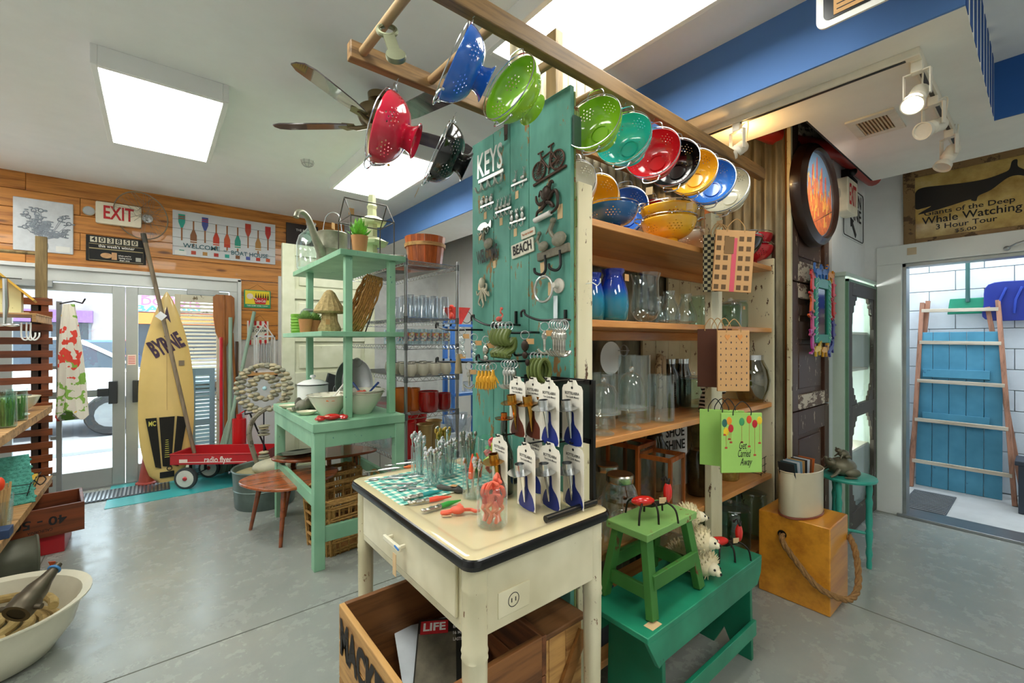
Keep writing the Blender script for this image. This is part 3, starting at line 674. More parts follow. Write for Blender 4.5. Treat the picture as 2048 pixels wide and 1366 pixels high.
oc = put('outlet_plate', MB().box(KX0+.115, KX0+.235, KY0+ins-.003, KY0+ins, zb+.0, zb+.075), enl, kt, bev=.001)
m = MB().torus((KX0+.172, KY0+ins-.003, zb+.038), .02, .0012, 'Y').box(KX0+.163, KX0+.166, KY0+ins-.004, KY0+ins-.002, zb+.032, zb+.044).box(KX0+.178, KX0+.181, KY0+ins-.004, KY0+ins-.002, zb+.032, zb+.044)
put('socket', m, ink, oc)
# ---- mackerel crate under the table -----------------------------------------------------
crw = wood('c99a5c', '8a5a2c', 0, 3, .6); crd = wood('7c4a26', '4a2812', 1, 3, .6)
cr = thing('wooden_crate', 'open wooden crate stencilled MACKEREL on the floor under the enamel table', 'crate', M=T(.62, 1.335, 0) @ Matrix.Rotation(0, 4, 'Z'))
CL, CWd, CH = .60, .43, .545
for i in range(4):
    z0 = .02+i*.132; c = crw
    put('slat', MB().box(-.10, -.08, -CL/2, CL/2, z0, z0+.128), wood('c99a5c', '8a5a2c', 1, 3, .6), cr, bev=.003)
    put('slat', MB().box(-.08+CWd, -.06+CWd, -CL/2, CL/2, z0, z0+.128), crd, cr, bev=.003)
for y in (-CL/2, CL/2-.02):
    put('end_board', MB().box(-.08, -.08+CWd, y, y+.02, .02, CH), wood('8a5a30', '55331a', 0, 3, .6), cr, bev=.002)
put('crate_bottom', MB().box(-.08, -.08+CWd, -CL/2, CL/2, .02, .035), crd, cr)
m = MB().text('MACKEREL', .12, NX((-.101, 0, .435)), .05, .56, xs=1); put('lettering', m, pl('1d1712', .8), cr, 'black stencilled letters')
cr2 = thing('wooden_crate', 'brown wooden box standing right of the mackerel crate under the table', 'crate', (1.11, 1.28, 0))
for i in range(3): put('plank', MB().box(-.12+.085*i, -.038+.085*i, -.17, -.15, 0, .46), crw, cr2, bev=.003)
put('side_board', MB().box(-.12, -.10, -.15, .2, 0, .46), wood('a8743c', '6a4220', 1, 3, .6), cr2, bev=.003)
put('side_board', MB().box(.115, .135, -.15, .2, 0, .46), crw, cr2, bev=.003); put('lid_board', MB().box(-.13, .145, -.18, .2, .46, .48), wood('7a5230', '4a2e18', 0, 3, .6), cr2, bev=.004)
put('brace', MB().bar((-.12, -.178, .04), (.135, -.178, .42), .05, .014, (0, 1, 0)), wood('9a6a38', '5c3c1c', 0, 3, .6), cr2)
mg = thing('magazine', 'old magazine titled LIFE lying in the mackerel crate', 'magazine', M=T(.83, 1.37, .36) @ Matrix.Rotation(-.55, 4, 'Z') @ rot('X', 12))
put('cover', MB().box(-.125, .125, -.165, .165, 0, .006), pl('2a2924', .35), mg)
put('cover_photo', MB().box(-.12, .02, -.15, .10, .006, .0066).sph((-.05, -.02, .0062), (.05, .06, .001), 14, 6), pl('6a6454', .4, 0, .3, 20), mg)
r_ = put('title_box', MB().box(-.115, -.01, .095, .155, .0066, .0074), redink, mg); put('lettering', MB().text('LIFE', .036, T(-.062, .125, .0074), .03, .085, .0006), whiteink, r_)
m = MB()
for i, s in enumerate(('BY RENE C', '16 MINUTES TO', 'LASTED FOREVER')): m.text(s, .014, T(.062, .12-.028*i, .006), .02, .105, .0008)
put('lettering', m, whiteink, mg)
mg2 = solo('magazine', MB().box(-.12, .12, -.16, .16, 0, .006), pl('dfe6ec', .35), 'pale magazine lying under the LIFE magazine in the crate', 'magazine', M=T(.80, 1.45, .33) @ Matrix.Rotation(-.3, 4, 'Z') @ rot('X', 10))
# ---- green bench and step stool ------------------------------------------------------------
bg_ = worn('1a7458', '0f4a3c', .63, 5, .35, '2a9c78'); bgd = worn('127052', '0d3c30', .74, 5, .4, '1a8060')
be = thing('bench', 'dark green painted plank bench under the little step stool', 'bench', (0, 0, 0))
BX0, BX1, BY0, BY1, BZ = 1.315, 2.26, .872, 1.15, .475
put('seat', MB().box(BX0, BX1, BY0, BY1, BZ-.022, BZ), bg_, be, bev=.003)
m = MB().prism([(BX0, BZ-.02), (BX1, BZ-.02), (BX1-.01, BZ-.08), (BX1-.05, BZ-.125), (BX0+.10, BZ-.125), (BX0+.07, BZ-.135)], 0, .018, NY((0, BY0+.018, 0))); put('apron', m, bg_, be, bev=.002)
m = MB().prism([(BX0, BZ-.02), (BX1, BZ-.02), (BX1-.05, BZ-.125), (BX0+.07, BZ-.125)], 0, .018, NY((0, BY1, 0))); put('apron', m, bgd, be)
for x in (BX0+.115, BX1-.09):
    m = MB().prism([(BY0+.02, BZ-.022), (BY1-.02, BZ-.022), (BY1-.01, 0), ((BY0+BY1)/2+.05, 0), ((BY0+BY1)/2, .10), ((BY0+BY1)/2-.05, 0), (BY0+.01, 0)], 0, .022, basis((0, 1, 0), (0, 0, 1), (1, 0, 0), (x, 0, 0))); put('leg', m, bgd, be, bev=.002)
put('stretcher', MB().box(BX0+.10, BX1-.06, BY0, BY0+.018, .115, .185), bg_, be, bev=.002)
solo('price_tag', MB().box(-.03, .03, -.019, .019, 0, .001), tagm, 'brown price card lying on the near corner of the green bench', 'price tag', M=T(1.395, .905, BZ+.0005) @ Matrix.Rotation(.0, 4, 'Z'))
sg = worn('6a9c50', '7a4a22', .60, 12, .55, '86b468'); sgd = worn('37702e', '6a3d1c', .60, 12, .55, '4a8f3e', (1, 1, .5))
ss = thing('step_stool', 'small scuffed green wooden step stool standing on the bench', 'stool', (0, 0, 0))
QX0, QX1, QY0, QY1, QZ = 1.405, 1.765, .935, 1.125, .785
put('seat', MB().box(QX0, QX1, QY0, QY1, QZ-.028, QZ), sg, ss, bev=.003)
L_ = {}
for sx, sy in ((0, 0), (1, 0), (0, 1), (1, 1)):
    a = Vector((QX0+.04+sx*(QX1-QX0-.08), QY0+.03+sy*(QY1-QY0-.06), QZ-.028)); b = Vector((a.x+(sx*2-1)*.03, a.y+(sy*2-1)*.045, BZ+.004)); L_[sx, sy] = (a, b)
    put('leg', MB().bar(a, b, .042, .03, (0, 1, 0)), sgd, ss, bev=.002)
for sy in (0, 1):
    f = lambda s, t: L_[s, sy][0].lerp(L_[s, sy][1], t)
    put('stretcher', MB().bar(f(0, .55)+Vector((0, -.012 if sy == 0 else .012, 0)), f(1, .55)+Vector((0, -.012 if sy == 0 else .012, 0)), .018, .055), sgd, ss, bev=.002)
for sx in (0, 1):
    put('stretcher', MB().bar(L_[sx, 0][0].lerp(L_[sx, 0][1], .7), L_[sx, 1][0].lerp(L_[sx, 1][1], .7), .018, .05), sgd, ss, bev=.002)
# ---- metal ants with red bodies --------------------------------------------------------------
def ant(label, M):
    t = thing('metal_ant', label, 'ant ornament', M=M, group='metal ants')
    put('body', MB().sph((-.03, 0, .06), (.042, .022, .017)).sph((.06, 0, .085), (.016, .012, .036)), pl('d3201a', .2, 0, 0, coat=.5), t, 'glossy red body')
    put('thorax', MB().tube([(-.055, 0, .05), (0, 0, .046), (.05, 0, .052), (.06, 0, .07)], [.006, .011, .009, .006], 8), iron, t)
    for i, x in enumerate((-.035, 0, .035)):
        for s in (-1, 1): put('leg', MB().tube(smooth([(x, 0, .048), (x+(i-1)*.012, s*.03, .058), (x+(i-1)*.028, s*.05, .04), (x+(i-1)*.034, s*.056, 0)], 4), .0035, 6), iron, t)
    for s in (-1, 1): put('antenna', MB().tube(smooth([(.062, s*.005, .115), (.06, s*.012, .135), (.05, s*.018, .125)], 4), .003, 6).sph((.05, s*.018, .125), .006, 8, 5), iron, t)
    put('price_tag', MB().box(.02, .045, -.02, -.018, .055, .075), tagm, t)
    return t
ant('black legged metal ant with a red body standing on the green step stool', T(1.56, 1.02, QZ) @ Matrix.Rotation(-.55, 4, 'Z') @ Matrix.Scale(1.18, 4))
ant('metal ant with a red body standing on the dark green bench beside the hedgehogs', T(2.12, .98, BZ) @ Matrix.Rotation(-.5, 4, 'Z') @ Matrix.Scale(1.2, 4))
# ---- stacked hedgehogs --------------------------------------------------------------------------
hq = pl('d8cba6', .5, 0, .15, 40); hh = thing('hedgehog_figurine', 'cream ceramic figurine of hedgehogs stacked on each other on the bench', 'figurine', (1.86, .965, BZ)); hh.scale = (1.12,)*3
def hedgehog(c, r, fd):
    m = MB(); m.sph(c, (r, r, r*.86), 16, 10)
    fdv = Vector(fd).normalized()
    for i in range(190):
        z = 1-2*(i+.5)/190; a = i*2.39996; d = Vector((math.sqrt(1-z*z)*math.cos(a), math.sqrt(1-z*z)*math.sin(a), z))
        if d.dot(fdv) > .72: continue
        p = Vector(c)+Vector((d.x*r, d.y*r, d.z*r*.86)); q = (d+Vector((0, 0, .5))-fdv*.5).normalized()
        m.tube([p-d*.004, p+q*r*.26], [r*.075, r*.01], 4, cap=False)
    b = put('spiny_body', m, hq, hh)
    f = Vector(c)+fdv*r*.9
    put('snout', MB().sph(f, (r*.45, r*.45, r*.42)).sph(f+fdv*r*.38-Vector((0, 0, .004)), (r*.22,)*3), pl('e6dcbf', .4), b)
    m = MB().sph(f+fdv*r*.6-Vector((0, 0, .002)), r*.09, 8, 5); sd = fdv.cross(Vector((0, 0, 1))).normalized()
    for s in (-1, 1): m.sph(f+sd*s*r*.25+fdv*r*.33+Vector((0, 0, r*.16)), r*.08, 8, 5)
    put('eyes_and_nose', m, black, b)
hedgehog((0, 0, .052), .058, (-.2, -1, -.1)); hedgehog((-.01, .07, .058), .058, (-1, -.1, 0)); hedgehog((-.03, .0, .148), .055, (.2, -1, 0)); hedgehog((-.045, .03, .235), .048, (.6, -.8, 0))
# ---- yellow cube with a rope, bin, cards -----------------------------------------------------------
cu = thing('rope_cube', 'yellow stained wooden cube with a thick rope handle', 'cube', (0, 0, 0))
put('cube_body', MB().box(2.84, 3.17, .75, 1.115, 0, .482), wood('d9942c', 'bb7420', 0, 1.5, .35, .3), cu, bev=.006)
put('rope_hole', MB().lathe([(.0001, 0), (.022, 0), (.024, .002)], 18, NX((2.8385, .985, .375))), black, cu)
rp = smooth([(2.835, .985, .375), (2.80, .965, .34), (2.80, .90, .26), (2.80, .81, .17), (2.83, .735, .13), (2.90, .68, .11), (2.99, .665, .14), (3.07, .68, .22), (3.13, .71, .31), (3.16, .745, .36)], 9)
m = MB()
for k in range(3):
    pts = []
    for i, p in enumerate(rp):
        a = i*.55+k*2*PI/3; t = (rp[min(i+1, len(rp)-1)]-rp[max(i-1, 0)]).normalized(); u = t.orthogonal().normalized(); w = t.cross(u)
        u = Vector((0, 0, 1)).cross(t).normalized(); w = t.cross(u); pts.append(p+(u*math.cos(a)+w*math.sin(a))*.008)
    m.tube(pts, .0095, 7)
put('rope', m, pl('8e6a3e', .9, 0, .3, 60, .5), cu)
bi = thing('oval_bin', 'cream enamel oval bin standing on the yellow cube', 'bin', (2.985, .935, .482), -.15)
ov = lambda pr: MB().lathe([(r, z*1.1) for r, z in pr], 40, sx=1.5, sy=.85)
put('bin_body', ov([(.0001, .003), (.098, .003), (.105, .0), (.112, .02), (.112, .235), (.115, .24), (.112, .243), (.109, .24), (.108, .02), (.0001, .01)]), pl('d6ccb0', .25, 0, .04, coat=.3), bi)
put('base_ring', ov([(.1125, .0), (.1145, .003), (.1145, .010), (.112, .012)]), pl('8a4a3a', .4), bi)
for i in range(9):
    x = -.125+.02*i
    solo('greeting_card', MB().box(-.0015, .0015, -.045, .045, 0, .17).box(-.0022, -.0015, -.035, .035, .07, .16), pl(['262a2c', '3d5a60', 'dfe4ea', '7fa3b8', 'c99a5e', '22262b', 'd8e2ea', '7a4a2c', 'c8662c'][i], .5, 0, .1), 'card filed in the oval bin, %s from the left' % ['first', 'second', 'third', 'fourth', 'fifth', 'sixth', 'seventh', 'eighth', 'ninth'][i], 'card', 'cards in the oval bin', M=T(2.985+x, .935-.15*x, .635) @ Matrix.Rotation(-.15, 4, 'Z') @ rot('Y', -14+3*i))
# ---- turquoise round stool and frog ------------------------------------------------------------------
tq = pl('35a493', .3, 0, .06); TS = (3.62, .86)
rs = thing('round_stool', 'turquoise round topped stool with turned legs beside the yellow cube', 'stool', (TS[0], TS[1], 0))
put('seat', MB().lathe([(.0001, .575), (.145, .575), (.158, .58), (.162, .59), (.158, .6), (.15, .602), (.0001, .602)], 36), tq, rs)
prof = [(.014, 0), (.016, .03), (.013, .06), (.02, .10), (.014, .14), (.02, .20), (.022, .24), (.015, .26), (.02, .30), (.017, .40), (.021, .44), (.015, .47), (.02, .52), (.016, .575)]
for a in (-70, 50, 170): put('leg', MB().lathe(prof, 12, T(.115*math.cos(math.radians(a)), .115*math.sin(math.radians(a)), 0)), tq, rs)
m = MB()
for a in (-70, 50, 170): m.cyl((0, 0, .23), (.115*math.cos(math.radians(a)), .115*math.sin(math.radians(a)), .23), .01)
put('stretcher', m, tq, rs)
fg = thing('frog_figurine', 'grey green figurine of a fat frog carrying a small one on the turquoise stool', 'figurine', (3.58, .88, .602), 2.4)
fm = pl('6e6b58', .4, .3, .2, 20)
m = MB().sph((0, 0, .06), (.085, .07, .062)).sph((.075, 0, .085), (.035, .04, .03)).sph((.09, .022, .11), .012).sph((.09, -.022, .11), .012)
for s in (-1, 1): m.sph((-.03, s*.06, .03), (.05, .022, .03)).tube([(.05, s*.05, .05), (.085, s*.065, .02), (.11, s*.06, .004)], [.014, .01, .008]).sph((.0, s*.085, .006), (.04, .02, .006))
put('large_frog', m, fm, fg)
m = MB().sph((-.01, 0, .145), (.035, .03, .026)).sph((.022, 0, .165), (.02, .022, .016)).sph((.03, .012, .18), .006).sph((.03, -.012, .18), .006)
for s in (-1, 1): m.sph((-.02, s*.03, .13), (.02, .01, .012)).tube([(.01, s*.02, .14), (.03, s*.03, .118)], [.006, .004])
put('small_frog', m, fm, fg)
# ---- screen door cabinet ---------------------------------------------------------------------------------
sc = thing('screen_door_cabinet', 'pale cabinet with a dark weathered screen door left of the open doorway', 'cabinet', (0, 0, 0))
gx0, gx1, gy = 4.07, 4.985, .985; pg = pl('c2d5c8', .6, 0, .04)
put('side_panel', MB().box(gx0, gx0+.025, gy, 1.06, 0, 2.03), pg, sc); put('side_panel', MB().box(gx1-.02, gx1, gy, 1.06, 0, 2.03), pg, sc)
put('cornice', MB().box(gx0-.02, gx1, gy-.015, 1.06, 2.0, 2.03), pg, sc, bev=.003)
put('inner_case', MB().box(gx0+.02, gx1-.02, 1.30, 1.32, .05, 2.0).box(gx0, gx0+.02, 1.06, 1.32, .05, 2.0).box(gx1-.02, gx1, 1.06, 1.32, .05, 2.0).box(gx0, gx1, 1.06, 1.32, 0, .05).box(gx0, gx1, 1.06, 1.32, 1.98, 2.0), pl('dcecec', .7, 0, .02), sc)
scw = worn('4c4438', '8e9a84', .62, 14, .6, '3a342c'); grn = pl('5c8468', .5)
put('green_edge', MB().box(gx0+.02, gx0+.04, gy-.02, gy, .02, 1.98).box(gx1-.04, gx1-.02, gy-.02, gy, .02, 1.98).box(gx0+.02, gx1-.02, gy-.02, gy, 1.96, 1.98), grn, sc)
a, b = gx0+.04, gx1-.04; st_ = .085
dd = put('door_stile', MB().box(a, a+st_, gy-.02, gy+.01, .02, 1.96), scw, sc, bev=.003); dd2 = put('door_stile', MB().box(b-st_, b, gy-.02, gy+.01, .02, 1.96), scw, sc, bev=.003)
for z0, z1 in ((.02, .16), (.90, 1.0), (1.86, 1.96)): put('door_rail', MB().box(a+st_, b-st_, gy-.02, gy+.01, z0, z1), scw, sc, bev=.003)
def bracket(x, z, sx, sz, s=1.0):
    pts = [(0, 0), (.16, 0), (.15, .035), (.115, .04), (.11, .075), (.075, .08), (.07, .13), (.035, .14), (.03, .22), (0, .26)]
    put('scroll_bracket', MB().prism([(x+sx*p[0]*s, z+sz*p[1]*s) for p in pts], 0, .02, NY((0, gy+.005, 0))), scw, sc, bev=.002)
for z, sz in ((1.86, -1), (1.0, 1), (.90, -1), (.16, 1)):
    bracket(a+st_, z, 1, sz); bracket(b-st_, z, -1, sz)
put('glass_pane', MB().box(a+st_, b-st_, gy+.012, gy+.015, .16, 1.86), glass('f4fafa', .03, .4), sc)
for z in (1.58, 1.27, .60): put('shelf_board', MB().box(gx0+.02, gx1-.02, 1.03, 1.30, z-.02, z), pl('d8cdb8', .6), sc)
light('cabinet_fill', 'POINT', (4.5, 1.25, 1.9), 4.5, (1, .98, .93), shadow_soft_size=.05); light('cabinet_fill', 'POINT', (4.5, 1.25, .8), 4, (1, .98, .93), shadow_soft_size=.05)  # fill points without a fixture, added to brighten the cabinet interior
def cyln(name, label, cat, loc, r, h, mat, group=None, r2=None, open_=True, n=24):
    r2 = r2 or r; pr = [(.0001, 0), (r*.96, 0), (r, .004), (r2, h), (r2*.94, h), (r*.92, .008), (.0001, .008)] if open_ else [(.0001, 0), (r, 0), (r2, h), (.0001, h)]
    return solo(name, MB().lathe(pr, n), mat, label, cat, group, loc=loc)
gcab = 'ware in the screen door cabinet'
for i, (x, z, r, h, c) in enumerate(((4.3, 1.58, .045, .16, 'e8484c'), (4.42, 1.58, .04, .13, 'd83b40'), (4.58, 1.58, .038, .12, '4a78c8'), (4.36, 1.27, .04, .14, 'b8b0a4'), (4.72, 1.27, .04, .12, 'e8e8e6'), (4.42, 1.02 - .02, .05, .2, 'cfd6d8'))):
    cyln('cup', ['tall red cup on the top shelf of the screen cabinet', 'shorter red cup on the top shelf of the screen cabinet', 'blue cup on the top shelf of the screen cabinet', 'grey canister on the second cabinet shelf', 'white cup right on the second cabinet shelf', 'clear striped jar behind the middle rail of the cabinet'][i], 'cup', (x, 1.15, z if i < 5 else 1.0), r, h, pl(c, .3, 0, 0))
cyln('bowl', 'white bowl with painted flowers on the second cabinet shelf', 'bowl', (4.55, 1.16, 1.27), .04, .10, pl('f0ead8', .3, 0, .05), r2=.085); cyln('bowl', 'yellow green bowl low in the screen cabinet', 'bowl', (4.55, 1.12, .915), .035, .07, pl('cfd83c', .3), r2=.075)
solo('wire_basket', MB().torus((0, 0, 0), .1, .003).torus((0, 0, .1), .12, .003).torus((0, 0, .16), .09, .003, 'Y').torus((0, 0, .05), .11, .003), iron, 'black wire basket on the lower shelf of the screen cabinet', 'basket', loc=(4.5, 1.17, .61))
solo('shelf_liner', MB().box(gx0+.02, gx1-.02, 1.02, 1.04, .93, .95), pl('d8cdb8', .6), 'thin shelf behind the middle rail of the screen cabinet', 'shelf')
# ---- oval picture, cat frame, signs on the pillar and the wall ----------------------------------------------
ox, oz, oa, ob, oy = 3.60, 2.525, .40, .355, 1.07
op = thing('oval_picture', 'oval picture in a wide dark wood frame', 'picture', (ox, oy, oz)); op['label'] = 'oval picture of orange spires on blue in a wide dark wood frame'
FM = NY((0, 0, 0))
put('oval_frame', MB().lathe([(.80, 0), (.82, .07), (.86, .085), (.97, .06), (1.0, .03), (1.0, 0)], 60, FM @ T(0, 0, -.0), sx=oa, sy=ob), pl('2a150c', .3, 0, .15, 8, coat=.2), op)
FM = FM @ T(0, 0, .045)
put('picture_sheet', MB().disc(.81, .0, 60, FM, sx=oa, sy=ob), pl('6f9ed0', .3, 0, .1, 5), op)
m = MB()
def inside(x, z, k=.79): return (x/oa)**2+(z/ob)**2 < k*k
pts = []
for i in range(41):
    x = -.31+.0155*i; top = .02+.05*math.sin(i*1.7)+.04*math.sin(i*.9)+(.10 if i % 7 == 3 else 0)
    zl = ob*.79*math.sqrt(max(0, 1-(x/(oa*.79))**2)); pts.append((x, min(zl, top)))
poly = pts+[(x, -ob*.79*math.sqrt(max(0, 1-(x/(oa*.79))**2))) for x, _ in reversed(pts)]
m.prism(poly, .0, .003, FM); put('picture_ground', m, pl('e8702c', .4, 0, .35, 24), op, 'orange painted ground and spires')
m = MB()
for i in range(46):
    x = rnd.uniform(-.26, .26); z = rnd.uniform(-.24, .14)
    if inside(x, z, .72): m.prism([(x, z), (x+rnd.uniform(.006, .02), z+.01), (x+.004, z+rnd.uniform(.03, .09))], .003, .005, FM)
put('picture_strokes', m, pl('f2c04c', .4, 0, .2, 24), op)['kind'] = 'stuff'
m = MB()
for x, h in ((-.11, .13), (-.02, .20), (.08, .15), (.16, .10)): m.prism([(x-.012, .02), (x+.012, .02), (x+.008, h), (x, h+.06), (x-.008, h)], .0, .004, FM)
put('picture_spires', m, pl('d8523a', .4, 0, .2, 24), op)
put('oval_glass', MB().disc(.81, .012, 40, FM, sx=oa, sy=ob), glass('ffffff', .04, .4), op)
cf = thing('cat_frame', 'rectangular mirror framed by cut out painted cats in many colours', 'mirror', (3.72, 1.035, 1.71)); FM = NY((0, 0, 0))
put('mirror_glass', MB().box(-.11, .11, 0, .01, -.16, .17), pl('15201e', .1, 0, 0), cf)
m = MB(); 
for (x0, x1, z0, z1) in ((-.17, -.11, -.22, .24), (.11, .17, -.22, .24), (-.11, .11, .17, .24), (-.11, .11, -.22, -.16)): m.box(x0, x1, -.012, .012, z0, z1)
put('green_frame', m, pl('1f8f78', .35, 0, .1), cf, bev=.004)
m = MB()
for k in range(13):
    z = -.2+.035*k; m.bar((-.165, -.014, z), (-.12, -.014, z+.02), .004, .006); m.bar((.12, -.014, z+.02), (.165, -.014, z), .004, .006)
put('frame_ribs', m, pl('7fd8a8', .35, 0, .1), cf)
def cat(x, z, a, col, s=1):
    pts = [(-.075, .0), (-.06, .03), (-.02, .035), (.02, .028), (.045, .04), (.05, .065), (.06, .05), (.075, .05), (.085, .065), (.09, .03), (.075, .005), (.05, -.002), (.048, -.045), (.035, -.045), (.032, -.01), (-.03, -.012), (-.035, -.045), (-.05, -.045), (-.052, -.01), (-.085, .0), (-.105, .04), (-.095, .075), (-.082, .07), (-.09, .04)]
    c, s_ = math.cos(a), math.sin(a)
    q = put('painted_cat', MB().prism([(x+s*(p[0]*c-p[1]*s_), z+s*(p[0]*s_+p[1]*c)) for p in pts], 0, .012, FM @ T(0, 0, .004)), pl(col, .35, 0, .05), cf)
    put('eye', MB().disc(.005, .0175, 8, FM @ T(x+s*(.068*c-.03*s_), z+s*(.068*s_+.03*c), 0)), black, q)
for x, z, a, c in ((-.22, .20, 1.5, 'd83a3c'), (-.23, .04, 1.4, 'e8642c'), (-.22, -.08, 1.6, 'd8588c'), (-.22, -.2, 1.7, 'c84a9c'), (-.12, -.27, .1, 'f0c83c'), (.03, -.28, 0, 'e8a82c'), (.17, -.27, .4, '3f4a9c'), (.24, -.12, 1.5, '4a3f8c'), (.24, .04, 1.6, 'd83a3c'), (.24, .18, 1.5, 'e04858'), (-.10, .27, 0, '3f78c8'), (.04, .28, .1, '2f68b8'), (.16, .27, -.2, 'f09a2c')): cat(x, z, a, c, .9)
W2 = 1.058
tl = thing('road_sign', 'white road sign reading TURN LANE with an arrow on the white wall', 'sign', (4.62, W2, 2.585))
m = MB().prism(rrect(-.31, .31, -.225, .225, .035), 0, .004, NY()); put('sign_plate', m, pl('dfe2e2', .35), tl)
m = MB(); R_ = rrect(-.295, .295, -.21, .21, .03); m.tube([(p[0], -.005, p[1]) for p in R_], .004, 5, True); put('sign_border', m, ink, tl)
m = MB(); m.text('TURN', .11, NY((.03, -.004, .125)), .02, .40); m.text('LANE', .11, NY((.03, -.004, 0)), .02, .40); put('lettering', m, ink, tl)
m = MB(); m.bar((.06, -.006, -.18), (-.05, -.006, -.09), .04, .003, (0, 1, 0)); m.prism([(-.10, -.045), (-.09, -.12), (-.01, -.06)], 0, .005, NY((0, -.004, 0))); put('arrow', m, ink, tl)
def exit_sign(label, M, w=.30, h=.2, d=.05, lampr=.038):
    t = thing('exit_sign', label, 'exit sign', M=M)
    put('sign_box', MB().prism(rrect(-w/2, w/2, -h/2, h/2, .015), 0, d), pl('efe6cf', .45), t, bev=.004)
    put('lettering', MB().text('EXIT', h*.62, T(0, .0, d), .02, w*.66), redink, t, 'red letters')
    for s in (-1, 1):
        l_ = put('emergency_lamp', MB().lathe([(.0001, .03), (lampr*.5, .028), (lampr, .05), (lampr*1.05, .045), (lampr*.8, .01), (lampr*.4, -.0)], 20, T(s*(w/2+lampr*1.1), -.0, .0)), pl('d8d5c8', .3), t)
        put('lamp_glass', MB().disc(lampr*.9, .049, 18, T(s*(w/2+lampr*1.1), 0, 0)), chrome, l_)
    return t
exit_sign('white EXIT sign with twin lamps on the wall behind the oval picture', NY((4.22, W2, 2.63)), .28, .26, .09)
tb = thing('wall_bracket', 'small black bracket', 'bracket', (4.33, W2, 2.83))
tb['label'] = 'small black bracket fixed high on the wall above the right EXIT sign'
put('bracket_arm', MB().box(-.05, .05, -.05, 0, -.05, .05).sph((0, -.06, .03), .035).tube([(0, -.05, 0), (.03, -.08, -.05), (.03, -.08, -.09)], .01), black, tb)
solo('pipe', MB().tube([(3.0, 1.25, 2.92), (3.45, 1.15, 2.90), (4.0, 1.0, 2.93), (4.9, .98, 2.93)], .06, 14), pl('b02a22', .35), 'red painted pipe above the pillar in the dark ceiling gap', 'pipe')
# ---- whale sign ---------------------------------------------------------------------------------------------
ws = thing('whale_sign', 'old framed glass sign with a black whale reading Whale Watching above the doorway', 'sign', M=basis((0, -1, 0), (0, 0, 1), (-1, 0, 0), (XR-.005, .40, 2.62)) @ rot('X', 3))
fw = worn('8a6a42', '5a4228', .56, 12, .6, '9c7c52'); hw, hh_ = .39, .315
for (x0, x1, z0, z1) in ((-hw, -hw+.075, -hh_, hh_), (hw-.075, hw, -hh_, hh_), (-hw+.075, hw-.075, hh_-.055, hh_), (-hw+.075, hw-.075, -hh_, -hh_+.06)): put('frame_board', MB().box(x0, x1, z0, z1, 0, .03), fw, ws, bev=.004)
s_ = N('aged_glass'); nn = s_.noise(s_.coord(), 4, 6); s_.l(s_.ramp(nn, [(.3, H('8e6c32')), (.55, H('cdb068')), (.75, H('e2d098'))]), s_.p.inputs['Base Color']); s_.p.inputs['Roughness'].default_value = .12
put('sign_glass', MB().box(-hw+.075, hw-.075, -hh_+.06, hh_-.055, .004, .012), s_.m, ws)
wp = smooth([(-.475, .0), (-.485, .10), (-.46, .165), (-.38, .18), (-.2, .165), (.0, .15), (.15, .15), (.27, .17), (.32, .19), (.34, .25), (.38, .255), (.385, .20), (.44, .155), (.45, .11), (.38, .13), (.30, .12), (.18, .05), (.08, .02), (.06, -.02), (.02, -.01), (.0, .0), (-.2, -.03), (-.42, -.055), (-.44, -.045), (-.33, .0), (-.40, -.005)], 4, True)
put('whale_figure', MB().prism([(p[0]*.97, p[1]-.01) for p in [Vector((q.x, q.y, 0)) if len(q) == 3 else q for q in wp]], .012, .014) if False else MB(), black, ws) if False else None
wp3 = smooth([(a, b, 0) for a, b in ((-.475, .0), (-.485, .10), (-.46, .165), (-.38, .18), (-.2, .165), (.0, .15), (.15, .15), (.27, .17), (.32, .19), (.34, .25), (.38, .255), (.385, .20), (.44, .155), (.45, .11), (.38, .13), (.30, .12), (.18, .05), (.08, .02), (.06, -.02), (.02, -.01), (.0, .0), (-.2, -.03), (-.42, -.055), (-.44, -.045), (-.33, .0), (-.40, -.005))], 4, True)
put('whale_figure', MB().prism([(p.x*.66, p.y*.92) for p in wp3], .0125, .0145), black, ws)
m = MB()
for t_, z, w_, h_, x in (('Giants of the Deep', -.055, .50, .040, -.01), ('Whale Watching', -.115, .55, .060, .0), ('3 Hour Tour', -.178, .34, .042, -.02), ('$5.00', -.228, .12, .028, -.02)): m.text(t_, h_, T(x, z, .0125), .01, w_)
put('lettering', m, ink, ws)
hs = thing('hanging_sign', 'black sign with a rounded white border hanging at the top right', 'sign', M=NX((2.1, .34, 2.96)))
m = MB().prism(rrect(-.26, .26, -.2, .2, .035), 0, .01); put('sign_plate', m, pl('e8e6e0', .4), hs)
put('black_field', MB().prism(rrect(-.235, .235, -.175, .175, .025), .01, .013), pl('0e0e12', .3, 0, 0), hs)
p_ = put('paper_note', MB().box(-.20, -.10, -.165, -.02, .013, .015), kraft, hs); m = MB()
for k in range(5): m.box(-.19, -.115, -.15+.02*k, -.146+.02*k, .015, .0155)
put('lettering', m, ink, p_)
put('chain', MB().cyl((-.2, .2, .005), (-.2, .30, .005), .003).cyl((.2, .2, .005), (.2, .30, .005), .003), steel, hs)
